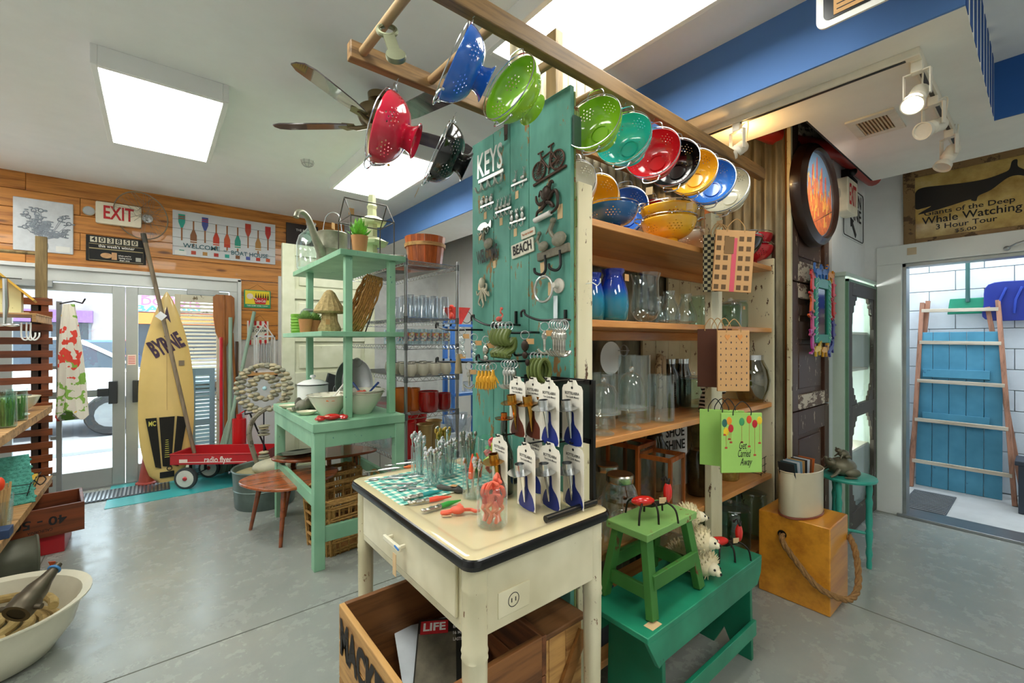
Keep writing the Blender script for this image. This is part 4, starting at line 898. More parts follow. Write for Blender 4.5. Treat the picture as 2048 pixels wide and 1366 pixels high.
# ---- track lights and vent -----------------------------------------------------------------------------------
tk = thing('light_track', 'white lighting track in an L on the underside of the soffit', 'light track', (0, 0, 0)); twm = pl('ded8c8', .4)
put('track_rail', MB().box(2.545, 2.585, .35, 1.45, 2.735, 2.77), twm, tk, bev=.003); put('track_rail', MB().box(2.585, 3.9, .35, .39, 2.735, 2.77), twm, tk, bev=.003)
put('track_slot', MB().box(2.557, 2.573, .40, 1.45, 2.732, 2.736).box(2.62, 3.9, .362, .378, 2.732, 2.736), black, tk)
def spot(label, x, y, d, lit=False):
    t = thing('track_light', label, 'spotlight', (x, y, 2.735), group='track spotlights')
    d = Vector(d).normalized(); sd = d.cross(Vector((0, 0, 1))).normalized()
    put('adapter', MB().box(-.02, .02, -.02, .02, -.045, 0), twm, t, bev=.003); c = Vector((0, 0, -.15))
    put('yoke', MB().bar(Vector((0, 0, -.04))+sd*.045, c+sd*.045, .02, .005, sd).bar(Vector((0, 0, -.04))-sd*.045, c-sd*.045, .02, .005, sd).bar(Vector((0, 0, -.042))+sd*.047, Vector((0, 0, -.042))-sd*.047, .02, .005), twm, t)
    a = aim(c-d*.06, d)
    put('lamp_barrel', MB().lathe([(.0001, 0), (.030, .0), (.034, .008), (.034, .075), (.026, .085), (.024, .095), (.040, .115), (.043, .14), (.038, .14), (.03, .12)], 24, a), twm, t)
    put('bulb', MB().disc(.036, .132, 20, a), emit('ffe9b8', 14) if lit else pl('d9d6cc', .3), t)
    put('lamp_cable', MB().tube(smooth([(0, 0, -.04), Vector((.0, 0, -.045))-d*.10+Vector((0, 0, .02)), c-d*.08], 5), .0035, 6), twm, t)
    return t
spot('white track spotlight furthest left, over the end of the ladder', 2.565, 1.12, (-.75, .25, -.55))
spot('lit white track spotlight nearest the corner of the track', 2.62, .37, (-.75, .1, -.7), True)
spot('white track spotlight in the middle of the short track', 3.05, .37, (-.8, .4, -.35))
spot('white track spotlight furthest right, above the whale sign', 3.6, .37, (-.35, .3, -.75))
light('spot_beam', 'SPOT', (2.56, .38, 2.60), 25, (1, .82, .55), spot_size=1.4, spot_blend=.8, rot=Vector((-.75, .1, -.7)).to_track_quat('-Z', 'Y').to_euler(), shadow_soft_size=.04)
light('spot_glow', 'POINT', (2.70, 1.15, 2.66), 1.6, (1, .58, .2), shadow_soft_size=.03)
light('spot_beam', 'SPOT', (3.1, .42, 2.58), 14, (1, .85, .65), spot_size=.9, spot_blend=.8, rot=Vector((.5, .62, -.06)).to_track_quat('-Z', 'Y').to_euler(), shadow_soft_size=.03)
light('spot_beam', 'SPOT', (2.52, 1.14, 2.56), 12, (1, .72, .4), spot_size=2.2, spot_blend=1, rot=Vector((.8, .5, -.15)).to_track_quat('-Z', 'Y').to_euler(), shadow_soft_size=.04)
vt = thing('ceiling_vent', 'square slatted vent in the white soffit', 'vent', (3.26, .64, 2.77))
put('vent_frame', MB().box(-.16, -.11, -.11, .11, -.012, 0).box(.11, .16, -.11, .11, -.012, 0).box(-.11, .11, -.11, -.07, -.012, 0).box(-.11, .11, .07, .11, -.012, 0), twm, vt, bev=.002)
put('vent_duct', MB().box(-.11, .11, -.07, .07, -.001, 0), pl('8a5a2a', .7), vt)
for k in range(9): put('slat', MB().box(-.11, .11, -.064+.0155*k, -.057+.0155*k, -.012, -.002), pl('c9b28c', .5), vt)
# ---- ceiling fan -----------------------------------------------------------------------------------------------
fn = thing('ceiling_fan', 'five bladed ceiling fan with bronze motor behind the crimson colander', 'ceiling fan', (1.10, 2.68, 3.06)); br = pl('7d6c50', .3, .8, .05)
put('mount', MB().lathe([(.0001, 0), (.07, 0), (.065, -.04), (.03, -.06), (.02, -.09), (.0001, -.09)], 28), br, fn)
put('motor', MB().lathe([(.03, -.08), (.10, -.085), (.125, -.10), (.13, -.15), (.115, -.18), (.08, -.20), (.07, -.215), (.06, -.24), (.0001, -.24)], 36), br, fn)
fb = wood('5a4a4c', '3c3034', 0, 3, .16, .8)
for k in range(5):
    a = math.radians(68+72*k); M = Matrix.Rotation(a, 4, 'Z')
    put('blade_arm', MB().tube([M @ Vector((.06, 0, -.20)), M @ Vector((.14, 0, -.21)), M @ Vector((.20, 0, -.2))], [.012, .015, .01], 8).prism([(.15, -.03), (.22, -.045), (.26, 0), (.22, .045), (.15, .03)], -.203, -.196, M), br, fn)
    put('blade', MB().prism([(.19, -.045), (.30, -.062), (.60, -.068), (.655, -.045), (.665, 0), (.655, .045), (.60, .068), (.30, .062), (.19, .045)], -.004, .003, M @ T(0, 0, -.195) @ rot('X', -12)), fb, fn)
put('light_glass', MB().lathe([(.0001, -.40), (.062, -.40), (.07, -.385), (.07, -.24), (.06, -.235)], 28), pl('b59a6c', .35, .5), fn, 'bronze drum under the motor')
put('pull_chain', MB().cyl((.05, -.03, -.24), (.05, -.03, -.44), .0015).sph((.05, -.03, -.44), .009), brass, fn)
sd_ = thing('smoke_detector', 'small caged detector on the ceiling between the fan and the pine wall', 'detector', (px(615, 322, z=3.1).x, px(615, 322, z=3.1).y, 3.1))
put('detector_base', MB().lathe([(.0001, 0), (.05, 0), (.045, -.025), (.0001, -.03)], 20), white, sd_)
m = MB()
for a in range(0, 180, 45): m.tube([Vector((.055*math.cos(math.radians(a))*math.cos(t), .055*math.sin(math.radians(a))*math.cos(t), -.055*math.sin(t))) for t in [PI*i/8 for i in range(9)]], .0018, 5)
m.torus((0, 0, -.03), .045, .0018); put('wire_guard', m, steel, sd_)
# ================================================================ things on the turquoise panel
PF = 1.252
def pp(u, v): return px(u, v, x=PF)
def PM(u, v, d=0): p = pp(u, v); return NX((PF-d, p.y, p.z))
darki = pl('3a2c24', .45, .5, .25, 30); rust = pl('4a3226', .5, .3, .25, 30); pewter = pl('c9cac6', .28, .9, .08, 30); offw = pl('c9c6b4', .45, .1, .1, 30)
def ptag(t, x, y, w=.022, h=.035): put('price_tag', MB().box(x-w/2, x+w/2, y-h, y, .001, .002), tagm, t)
gh = 'metal wall hooks on the turquoise panel'
k = thing('key_hook', 'silver cast hook plate spelling KEYS with four hooks', 'wall hook', M=PM(984, 335), group=gh)
put('lettering', MB().text('KEYS', .12, T(0, .02, .004), .012, .20, .012), pewter, k, 'raised silver capitals')
put('hook_bar', MB().box(-.10, .10, -.055, -.035, 0, .012), pewter, k, bev=.003)
for i in range(4): put('hook', MB().tube(smooth([(-.08+.055*i, -.045, .006), (-.08+.055*i, -.09, .01), (-.08+.055*i, -.105, .03), (-.08+.055*i, -.085, .045)], 4), .006, 6), pewter, k)
ptag(k, -.07, -.12)
def critters(label, u, v, n, body, kind, w=.10):
    t = thing('animal_hook', label, 'wall hook', M=PM(u, v), group=gh)
    put('hook_bar', MB().box(-w/2, w/2, -.006, .006, 0, .008), body, t, bev=.002)
    for i in range(n):
        x = -w/2+w*(i+.5)/n; m = MB()
        if kind == 'bird': m.sph((x, .02, .01), (.011, .016, .007), 10, 6).sph((x+.006, .037, .01), .006, 8, 5).tube([(x-.004, .008, .01), (x-.018, .022, .01)], .003, 5)
        elif kind == 'cat': m.sph((x, .018, .01), (.010, .017, .007), 10, 6).sph((x, .040, .011), .009, 8, 6).prism([(x-.008, .044), (x-.002, .047), (x-.007, .055)], .006, .012).prism([(x+.008, .044), (x+.002, .047), (x+.007, .055)], .006, .012)
        elif kind == 'deer': m.sph((x, .016, .01), (.013, .009, .006), 10, 6).tube([(x+.008, .02, .01), (x+.012, .04, .01)], .004, 5).tube([(x+.012, .042, .01), (x+.02, .058, .01)], .002, 5).tube([(x+.012, .042, .01), (x+.004, .06, .01)], .002, 5)
        put('animal', m, body, t)
        put('hook', MB().tube(smooth([(x, -.004, .006), (x, -.024, .008), (x, -.032, .018), (x, -.022, .026)], 3), .0032, 6), body, t)
    ptag(t, -.02, -.03); return t
critters('pewter hook plate with two small deer, right of KEYS', 1040, 366, 2, pewter, 'deer', .11)
critters('pewter hook plate with three birds below KEYS', 976, 410, 3, pewter, 'bird', .11)
critters('pewter hook plate with little figures in the middle of the panel', 1008, 421, 4, pewter, 'deer', .12)
critters('pewter hook plate with three sitting cats above the BEACH sign', 1037, 442, 3, pewter, 'cat', .11)
t = thing('fish_hook', 'silver fish shaped hook plate above the WELCOME pelican', 'wall hook', M=PM(971, 455), group=gh)
put('fish', MB().prism([(p.x, p.y) for p in smooth([(-.055, 0, 0), (-.03, .02, 0), (.01, .022, 0), (.035, .008, 0), (.055, .025, 0), (.055, -.012, 0), (.035, -.002, 0), (.0, -.012, 0), (-.03, -.01, 0)], 4, True)], 0, .01), pewter, t)
for x in (-.03, 0, .03): put('hook', MB().tube(smooth([(x, -.008, .006), (x, -.028, .008), (x, -.036, .018), (x, -.026, .026)], 3), .0032, 6), pewter, t)
ptag(t, -.04, -.02)
def plaque(name, label, u, v, w, h, mat, txt, tm, size, bold=.02, a=6):
    t = thing(name, label, 'sign', M=PM(u, v) @ rot('Z', a)); put('sign_plate', MB().prism(rrect(-w/2, w/2, -h/2, h/2, .006), 0, .008), mat, t, bev=.001)
    put('lettering', MB().text(txt, size, T(0, 0, .008), bold, w*.82), tm, t); return t
plaque('beach_sign', 'off white cast sign reading BEACH', 1047, 497, .150, .062, offw, 'BEACH', ink, .042, .025)
t = plaque('brass_plaque', 'tiny cream plaque with orange lettering above the BEACH sign', 1058, 467, .09, .034, offw, 'You may be sitting', pl('b8642c', .6), .012)
# bicycle
t = thing('bicycle_hook', 'brown cast iron bicycle hook plate at the top right of the panel', 'wall hook', M=PM(1098, 330) @ rot('Z', 8) @ Matrix.Scale(.88, 4), group=gh)
for x in (-.062, .062):
    w_ = put('wheel', MB().torus((x, -.005, .008), .042, .005), rust, t); m = MB()
    for j in range(8): a = PI*j/8; m.bar((x-.04*math.cos(a), -.005-.04*math.sin(a), .008), (x+.04*math.cos(a), -.005+.04*math.sin(a), .008), .003, .003)
    put('spokes', m, rust, w_)
m = MB()
for a, b in (((-.062, -.005), (-.035, .045)), ((-.035, .045), (.03, .05)), ((.03, .05), (.062, -.005)), ((-.035, .045), (.005, -.02)), ((.03, .05), (.005, -.02)), ((.005, -.02), (.062, -.005)), ((-.035, .045), (-.04, .075)), ((.03, .05), (.034, .075)), ((-.055, .078), (-.02, .075)), ((.015, .078), (.052, .078)), ((.005, -.02), (.0, -.045))): m.tube([(a[0], a[1], .009), (b[0], b[1], .009)], .0045, 6)
put('bicycle_frame', m, rust, t); put('hook_bar', MB().box(-.11, .11, -.062, -.05, 0, .012), rust, t, bev=.003)
# octopus with paper roll
t = thing('octopus_holder', 'dark cast iron octopus holding a white roll on the right of the panel', 'wall hook', M=PM(1099, 402) @ Matrix.Scale(.82, 4), group=gh)
m = MB().sph((0, .035, .02), (.03, .038, .02))
for pts in (((0, 0), (-.03, .02), (-.045, .055), (-.06, .03)), ((-.01, 0), (-.05, -.01), (-.075, .01), (-.08, .04)), ((-.01, -.01), (-.04, -.035), (-.07, -.045), (-.08, -.08)), ((.01, 0), (.04, .03), (.065, .03), (.075, -.01), (.07, -.05), (.03, -.07), (-.005, -.075)), ((.0, -.01), (.03, -.02), (.045, -.04), (.02, -.03)), ((.01, .05), (.03, .085), (.045, .075)), ((-.01, .01), (-.03, -.015), (-.05, .0))):
    m.tube(smooth([(a, b, .018) for a, b in pts], 5), [.011-.006*i/(5*(len(pts)-1)) for i in range(5*(len(pts)-1)+1)], 8)
put('octopus', m, darki, t); put('roller', MB().cyl((-.085, -.085, .022), (.03, -.07, .022), .014, n=14), pl('dcd8d4', .5), t, 'white roll'); ptag(t, -.065, .0, .03, .045); ptag(t, .075, -.035, .035, .07)
# pelicans
t = thing('pelican_hook', 'cast pelicans on a dark plank with two black hooks on the right of the panel', 'wall hook', M=PM(1108, 497) @ rot('Z', 5), group=gh)
put('plank_base', MB().box(-.09, .09, -.035, 0, 0, .014), pl('6a6454', .6, 0, .3, 40), t, bev=.003)
def pelican(x, y, s, col=pl('7e7a68', .5, 0, .25, 50)):
    put('pelican', MB().sph((x, y+.02*s, .016), (.032*s, .024*s, .012)).tube(smooth([(x-.02*s, y+.03*s, .016), (x-.035*s, y+.055*s, .016), (x-.02*s, y+.08*s, .016)], 4), .007*s, 7).sph((x-.02*s, y+.085*s, .016), .011*s, 8, 6).tube([(x-.02*s, y+.085*s, .016), (x-.055*s, y+.05*s, .018)], [.006*s, .002*s], 6), col, t)
pelican(.045, .0, 1.25); pelican(-.045, -.0, .9)
for x in (-.04, .045): put('hook', MB().tube(smooth([(x, -.02, .014), (x, -.08, .016), (x-.01, -.10, .03), (x-.03, -.09, .045), (x-.035, -.07, .045)], 4), .006, 7), black, t)
ptag(t, -.07, -.04, .03, .07)
t = thing('pelican_welcome', 'dark cut metal word WELCOME with a pelican standing on it', 'sign', M=PM(978, 505) @ rot('Z', 5))
put('lettering', MB().text('WELCOME', .065, T(0, -.015, .002), .035, .17, .012), blackm, t); pelican(.02, .015, 1.1)
ptag(t, .04, -.05)
t = thing('octopus_hook', 'whitish cast octopus hook at the left of the panel', 'wall hook', M=PM(969, 585), group=gh); m = MB().sph((0, .045, .015), (.02, .028, .015))
for pts in (((0, .02), (-.02, 0), (-.04, -.01), (-.05, .01)), ((0, .02), (-.015, -.02), (-.03, -.05), (-.015, -.065)), ((0, .02), (.0, -.03), (.01, -.06), (0, -.075)), ((0, .02), (.02, -.01), (.03, -.045)), ((0, .02), (.03, .01), (.035, .035), (.02, .04)), ((.01, .02), (.04, -.01), (.055, -.02), (.05, 0))):
    m.tube(smooth([(a, b, .013) for a, b in pts], 5), [.008-.005*i/(5*(len(pts)-1)) for i in range(5*(len(pts)-1)+1)], 7)
put('octopus', m, pl('b9b29c', .4, .3, .15, 30), t); ptag(t, -.04, .05)
t = thing('towel_ring', 'silver towel ring with a white tag on the right of the panel', 'towel ring', M=PM(1108, 578))
put('ring', MB().torus((-.03, 0, .03), .052, .0055), pewter, t); put('base', MB().lathe([(.0001, 0), (.03, 0), (.03, .006), (.012, .012), (.01, .035), (.0001, .036)], 20, T(.03, .01, 0)), pl('d8d0c4', .35), t); ptag(t, -.02, .03, .026, .055)
put('paper_tag', MB().box(.01, .032, -.12, -.03, .012, .013), pl('dce6ec', .6), t)
for i, (u, v, h_) in enumerate(((1034, 636, .03), (1133, 635, .03))): solo('nail_peg', MB().box(-.004, .004, -h_, h_, 0, .012), black, ['black iron peg in the middle of the panel above the key rings', 'black iron peg at the right edge of the panel above the key rings'][i], 'peg', M=PM(u, v))
t = thing('metal_fork', 'small dark fork shaped plate hanging from the ladder over the panel top', 'ornament', M=NX((1.235, pp(1018, 250).y, pp(1018, 250).z)))
put('plate', MB().box(-.012, .012, -.05, .03, 0, .003), darki, t)
for k_ in range(4): put('prong', MB().box(-.009+.006*k_-.0015, -.009+.006*k_+.0015, -.075, -.05, 0, .003), darki, t)
# hook racks carrying key rings
def rackarm(label, uv0, uv1, out=.10):
    a, b = pp(*uv0), pp(*uv1); p0 = Vector((PF, a.y, a.z)); q = Vector((PF-out, (a.y+b.y)/2, a.z)); e = Vector((PF-out, b.y, b.z))
    t = thing('key_ring_hook', label, 'hook', group='black iron arms for key rings')
    put('iron_arm', MB().tube(smooth([p0, p0+Vector((-out*.6, 0, 0)), q, e, e+Vector((0, .012, .02)), e+Vector((0, .03, .014)), e+Vector((0, .03, -.006))], 5), .005, 7), black, t); return t
def ring_item(kind, label, u, v, x, mat, group, s=1.0, rz=0, tm=tagm):
    p = px(u, v, x=x); t = thing(kind, label, 'key ring', M=T(p) @ Matrix.Rotation(rz, 4, 'Z') @ Matrix.Scale(s, 4), group=group)
    put('split_ring', MB().torus((0, 0, 0), .014, .0018, 'Y', 16, 5), silver, t)
    m = MB()
    if 'hand' in kind:
        m.sph((0, 0, -.045), (.013, .006, .017), 10, 7).cyl((0, 0, -.012), (0, 0, -.035), .005, .008, 8)
        for j in range(4): m.tube([(-.010+.0066*j, 0, -.055), (-.012+.008*j, 0, -.086+.004*abs(j-1.5))], [.0036, .0026], 6)
        m.tube([(.011, 0, -.042), (.022, 0, -.062)], [.004, .003], 6)
    elif 'anchor' in kind or 'mermaid' in kind: m.cyl((0, 0, -.012), (0, 0, -.075), .005, .004, 8).tube(arc((0, 0, -.062), .022, 200, 340, 8), .004, 6).sph((0, 0, -.03), (.009, .006, .014), 8, 6)
    elif 'saddle' in kind: m.tube(smooth([(0, 0, -.012), (-.012, 0, -.04), (0, 0, -.058), (.018, 0, -.045), (.016, 0, -.075), (-.01, 0, -.095), (.004, 0, -.10)], 4), .011, 8)
    elif 'loop' in kind: m.torus((0, 0, -.05), .03, .0075, 'Y', 20, 7, sx=.7, sy=1.25)
    elif 'tassel' in kind: m.cyl((0, 0, -.012), (0, 0, -.03), .006, .01, 8).cyl((0, 0, -.03), (0, 0, -.09), .010, .016, 9)
    else: m.sph((0, 0, -.035), (.013, .011, .019), 10, 7).sph((0, 0, -.066), (.010, .009, .013), 8, 6).sph((.008, 0, -.09), (.008, .007, .012), 8, 6)
    put('charm', m, mat, t); return t
rackarm('black iron arm low left holding the yellow hands', (975, 724), (918, 722), .12); rackarm('black iron arm holding the olive green key rings', (1040, 650), (985, 640), .10)
rackarm('black iron arm at the far left with crystal key rings', (965, 660), (925, 655), .14); rackarm('black iron arm right with silver key rings', (1140, 640), (1085, 632), .09)
rackarm('black iron arm in the middle with dark key rings', (1078, 665), (1020, 655), .08); rackarm('black iron arm above the candle holder cards with green loops', (1110, 708), (1060, 710), .08); rackarm('black iron arm holding the silver anchors', (1050, 722), (1003, 718), .12)
og = pl('5c6a2e', .4, 0, .08); yl = pl('e0a42c', .35, .2, .08); cry = glass('e8eef0', .25, .9, .05); mx = pl('b9b6ac', .25, .9, .3, 40)
rings = [('saddle_key_ring', 990+7*i, 652, 1.14, og, 'olive green charm key rings', 1.25) for i in range(5)]+[('mermaid_key_ring', 1108+5*i, 650, 1.15, mx, 'ornate silver key rings on the right arm', 1.35) for i in range(5)]+[('hand_key_ring', 958+7*i, 735, 1.12, yl, 'yellow hand key rings', 1.15) for i in range(4)]+[('anchor_key_ring', 1010+6*i, 728, 1.13, pewter, 'silver anchor key rings', 1.2) for i in range(4)]+[('loop_key_ring', 1068+7*i, 712, 1.16, og, 'olive green loop key rings', 1.1) for i in range(4)]
N5 = ['first', 'second', 'third', 'fourth', 'fifth']
for i, (kd, u, v, x, mt, g, s_) in enumerate(rings):
    idx = sum(1 for r_ in rings[:i] if r_[5] == g)
    ring_item(kd, '%s, %s from the left' % (g.replace('rings', 'ring'), N5[idx]), u, v, x, mt, g, s_, -.7+.1*idx)
ring_item('hand_key_ring', 'yellow hand key ring hanging apart right of the other yellow hands', 986, 733, 1.12, yl, 'yellow hand key rings', 1.15, -.9)
for u, v, kd, mt, lb in ((1089, 653, 'mermaid_key_ring', mx, 'single silver mermaid key ring left of the ornate bunch'), (1050, 670, 'crystal_key_ring', darki, 'dark key ring with an orange tag in the middle of the panel'), (924, 662, 'crystal_key_ring', cry, 'clear crystal key ring furthest left'), (948, 675, 'crystal_key_ring', cry, 'large clear crystal key ring at the panel edge'), (972, 680, 'crystal_key_ring', mx, 'silver key ring with an orange tag beside the crystal ones'), (917, 702, 'tassel_key_ring', pl('8a7a5a', .7, 0, .15), 'brown tassel key ring in front of the wire rack post'), (938, 733, 'mermaid_key_ring', mx, 'silver mermaid key ring hanging lowest at the left')):
    r_ = ring_item(kd, lb, u, v, 1.13, mt, 'single key rings', 1.2, -.8)
    put('price_tag', MB().box(.005, .03, -.004, -.003, -.03, -.012), kraft, r_)
t = thing('flamingo_figurine', 'small pink flamingo standing on a black arm of the panel', 'figurine', px(998, 652, x=1.16))
put('flamingo', MB().sph((0, 0, .03), (.016, .01, .012)).tube(smooth([(.012, 0, .035), (.02, 0, .05), (.008, 0, .06), (.012, 0, .075)], 4), .0035, 6).sph((.014, 0, .076), .007, 8, 6).cyl((0, 0, 0), (0, 0, .02), .002), pl('e8685a', .4), t)
# ================================================================ rack of candle holder cards
rk = thing('display_rack', 'black wire rack holding two rows of carded candle holders', 'display rack', (0, 0, 0))
RX = 1.215
put('foot_bar', MB().cyl((.985, 1.035, .922), (1.232, 1.035, .922), .0115, n=12), black, rk); put('foot_bar', MB().cyl((.985, 1.40, .922), (1.232, 1.40, .922), .0115, n=12), black, rk)
put('upright', MB().box(RX, RX+.013, 1.03, 1.048, .93, 1.36), black, rk); put('upright', MB().box(RX, RX+.013, 1.392, 1.41, .93, 1.36), black, rk)
[put('cross_bar', MB().box(RX, RX+.01, 1.04, 1.40, z, z+.018), black, rk) for z in (1.13, 1.344)]; put('back_plate', MB().box(RX+.002, RX+.006, 1.045, 1.395, 1.13, 1.36), pl('1c2a26', .4), rk)
cards = []
for row, z, spec in ((0, 1.355, ((1.315, .115, 'c'), (1.25, .09, 'c'), (1.215, .05, 'c'), (1.13, .12, 's'), (1.075, .06, 's'))), (1, 1.135, ((1.33, .19, 'c'), (1.28, .06, 's'), (1.165, .20, 's'), (1.115, .13, 's'), (1.07, .06, 's')))):
    for i, (y, out, kd) in enumerate(spec): cards.append((row, i, y, out, kd, z))
for row, i, y, out, kd, z in cards:
    x = RX-out; put('hook_arm', MB().tube([(RX, y, z), (x-.015, y, z+.004), (x-.02, y, z+.012)], .0032, 6), black, rk)
    met = brass if (kd == 'c') else silver
    lb = '%s candle holder on a white card, %s in the %s row of the rack' % ('copper' if kd == 'c' else 'silver', N5[i], 'upper' if row == 0 else 'lower')
    t = thing('candle_holder_card', lb, 'candle holder', M=NX((x, y, z+.008)) @ rot('Y', -6) @ Matrix.Diagonal((1.3, 1.12, 1.15, 1)), group='carded candle holders')
    put('card', MB().prism([(-.042, -.205), (.042, -.205), (.042, -.03), (.036, -.018), (.022, -.014), (.014, 0), (-.014, 0), (-.022, -.014), (-.036, -.018), (-.042, -.03)], 0, .0015), paper, t)
    c_ = '6a3222' if kd == 'c' else '1b2f86'
    put('bottle_print', MB().prism([(p.x, p.y) for p in smooth([(-.006, -.105, 0), (.006, -.105, 0), (.010, -.14, 0), (.032, -.165, 0), (.036, -.204, 0), (-.03, -.204, 0), (-.026, -.165, 0), (-.009, -.14, 0)], 3, True)], .0015, .0021), pl(c_, .35, 0, .1), t)
    put('lettering', MB().text('BOTTELABRA', .009, T(0, -.043, .0017), .015, .058, .0005).text('Turn Candle Memory', .007, T(.002, -.055, .0017), .01, .054, .0005, shear=.3).disc(.0045, .0022, 10, T(0, -.025, 0)), ink, t)
    put('candle_holder', MB().lathe([(.0001, 0), (.0155, 0), (.0155, .026), (.0135, .026), (.0135, .004)], 18, T(0, -.088, .022) @ rot('X', -82)).lathe([(.0001, 0), (.034, .001), (.036, .003), (.034, .003), (.0001, .002)], 24, T(0, -.09, .024) @ rot('X', -78)).tube([(0, -.092, .018), (0, -.105, .014), (0, -.185, .006)], [.009, .008, .002], 10), met, t, '%s metal' % ('copper' if kd == 'c' else 'silver'))
# ================================================================ things on the enamel table
TZ = KZ
def tp_(u, v, z=TZ): return px(u, v, z=z)
gin = checker('gingham_green', '5fb3a4', 'e9e9cf', 30)
A, B_, C_, D_ = tp_(716, 950), tp_(905, 908), tp_(985, 950), tp_(788, 990)
s = N('gingham_cloth'); v1 = s.coord((1, 1, 1)); sx_ = s.n('SeparateXYZ'); s.l(v1, sx_.inputs[0])
def band(o):
    m_ = s.n('Math', operation='MULTIPLY'); m_.inputs[1].default_value = 28; s.l(o, m_.inputs[0]); f = s.n('Math', operation='FRACT'); s.l(m_.outputs[0], f.inputs[0]); g = s.n('Math', operation='GREATER_THAN'); g.inputs[1].default_value = .5; s.l(f.outputs[0], g.inputs[0]); return g.outputs[0]
ad = s.n('Math', operation='ADD'); s.l(band(sx_.outputs[0]), ad.inputs[0]); s.l(band(sx_.outputs[1]), ad.inputs[1]); hf = s.n('Math', operation='MULTIPLY'); hf.inputs[1].default_value = .5; s.l(ad.outputs[0], hf.inputs[0])
s.l(s.ramp(hf.outputs[0], [(0, H('e6ecd2')), (.5, H('8ccabb')), (1, H('3f9a90'))]), s.p.inputs['Base Color']); s.p.inputs['Roughness'].default_value = .85
solo('gingham_cloth', MB().box(.685, 1.13, 1.47, 1.83, KZ, KZ+.0015), s.m, 'green and cream gingham cloth lying on the far half of the enamel table', 'cloth')
def jar_open(r, h, r2=None, th=.002, base=.006): r2 = r2 or r; return [(.0001, 0), (r*.93, 0), (r, .006), (r2, h), (r2-th*.5, h+.001), (r2-th, h), (r-th, base+.004), (r*.9, base), (.0001, base)]
gj = 'glass jars of flatware on the enamel table'
def cutlery_jar(label, x, y, r, h, n, mat, hand, seed):
    q = random.Random(seed); t = thing('flatware_jar', label, 'jar', (x, y, TZ+.0015), group=gj); put('glass_jar', MB().lathe(jar_open(r, h), 28), clear, t)
    for i in range(n):
        a = q.uniform(0, 6.28); rr = r*.6*math.sqrt(q.random()); a2 = a+q.uniform(-.5, .5); R2 = min(r*.92, rr*1.5+.008); L = h+q.uniform(.01, .05)
        b = Vector((rr*math.cos(a), rr*math.sin(a), .010)); e = Vector((R2*math.cos(a2), R2*math.sin(a2), L)); d = (e-b).normalized()
        m = MB().tube([b, b.lerp(e, .6), e], [.003, .002, .0045], 5).sph(e, (.009, .007, .013), 8, 5)
        solo_ = put('flatware', m, mat if q.random() < .8 else silver, t)
    return t
gold = pl('b59a4a', .3, .9, .1)
p = tp_(880, 945); cutlery_jar('glass jar of silver flatware standing front left of the jar group', .885, 1.60, .036, .10, 16, silver, 0, 1)
cutlery_jar('tall glass jar of flatware at the left back of the jar group', .90, 1.76, .030, .13, 14, silver, 0, 2)
cutlery_jar('wide glass jar of small silver forks in the middle of the jar group', .985, 1.66, .045, .11, 22, silver, 0, 3)
cutlery_jar('glass jar of gold coloured spoons at the back of the jar group', 1.05, 1.80, .036, .13, 18, gold, 0, 4)
cutlery_jar('glass jar of mixed flatware behind the orange handled tools', 1.10, 1.66, .036, .12, 16, mx, 0, 5)
t = cutlery_jar('low glass jar of silver openers holding orange and green pens', .935, 1.385, .037, .10, 12, silver, 0, 6)
for dx, c in ((-.012, 'e8542c'), (.008, '2f8a3c'), (.02, 'e8642c')):
    put('pen', MB().tube([(dx, -.01, .075), (dx*1.2, -.015, .11), (dx*.6, -.012, .165)], [.012, .010, .003], 8), pl(c, .35), t)
def flat(label, u, v, ang, L, kind, mat, hm=None, name='spoon', z=TZ+.0045, group='flatware laid on the enamel table'):
    p = px(u, v, z=z); t = thing(name, label, name.replace('_', ' '), M=T(p) @ Matrix.Rotation(ang, 4, 'Z'), group=group)
    put('handle', MB().tube([(-L/2, 0, 0), (-L*.35, 0, 0), (-L*.1, 0, .001), (L*.12, 0, .001)], [.003, .0058, .0045, .0025] if not hm else [.003, .008, .008, .004], 7).sph((-L*.42, 0, .001), (.014, .008, .003), 8, 5), hm or mat, t)
    if kind == 'spoon': put('bowl', MB().sph((L*.32, 0, .0), (L*.16, .014, .003), 12, 6), mat, t)
    elif kind == 'fork':
        m = MB().box(L*.12, L*.26, -.008, .008, -.001, .001)
        for j in range(4): m.box(L*.26, L*.46, -.008+.0046*j, -.0056+.0046*j, -.001, .001)
        put('tines', m, mat, t)
    else: put('blade', MB().prism([(L*.1, -.006), (L*.4, -.009), (L*.48, -.002), (L*.44, .006), (L*.1, .005)], -.001, .001), mat, t)
    return t
dA = math.atan2(1, .15)
for u, v, a, L, k_, lb in ((765, 940, 2.9, .17, 'knife', 'silver knife nearest the far left edge of the gingham cloth'), (800, 928, 2.8, .15, 'spoon', 'silver spoon behind the knife on the gingham cloth'), (770, 958, 2.6, .16, 'spoon', 'silver spoon left on the middle of the gingham cloth'), (810, 950, -.3, .15, 'fork', 'silver fork in the middle of the gingham cloth'), (795, 968, 2.5, .16, 'knife', 'silver knife before the fork on the gingham cloth'), (835, 965, .2, .14, 'spoon', 'ornate silver spoon nearest the jars on the gingham cloth'), (800, 975, -.5, .14, 'fork', 'silver fork at the front edge of the gingham cloth'), (845, 952, -.4, .12, 'spoon', 'small ornate silver spoon before the front jar'), (825, 978, 2.7, .13, 'spoon', 'silver spoon at the front right corner of the gingham cloth')): flat(lb, u, v, a, L, k_, silver, name=k_)
flat('orange handled opener lying at the back of the gingham cloth', 838, 932, -.4, .14, 'knife', silver, pl('e8783c', .4), 'opener')
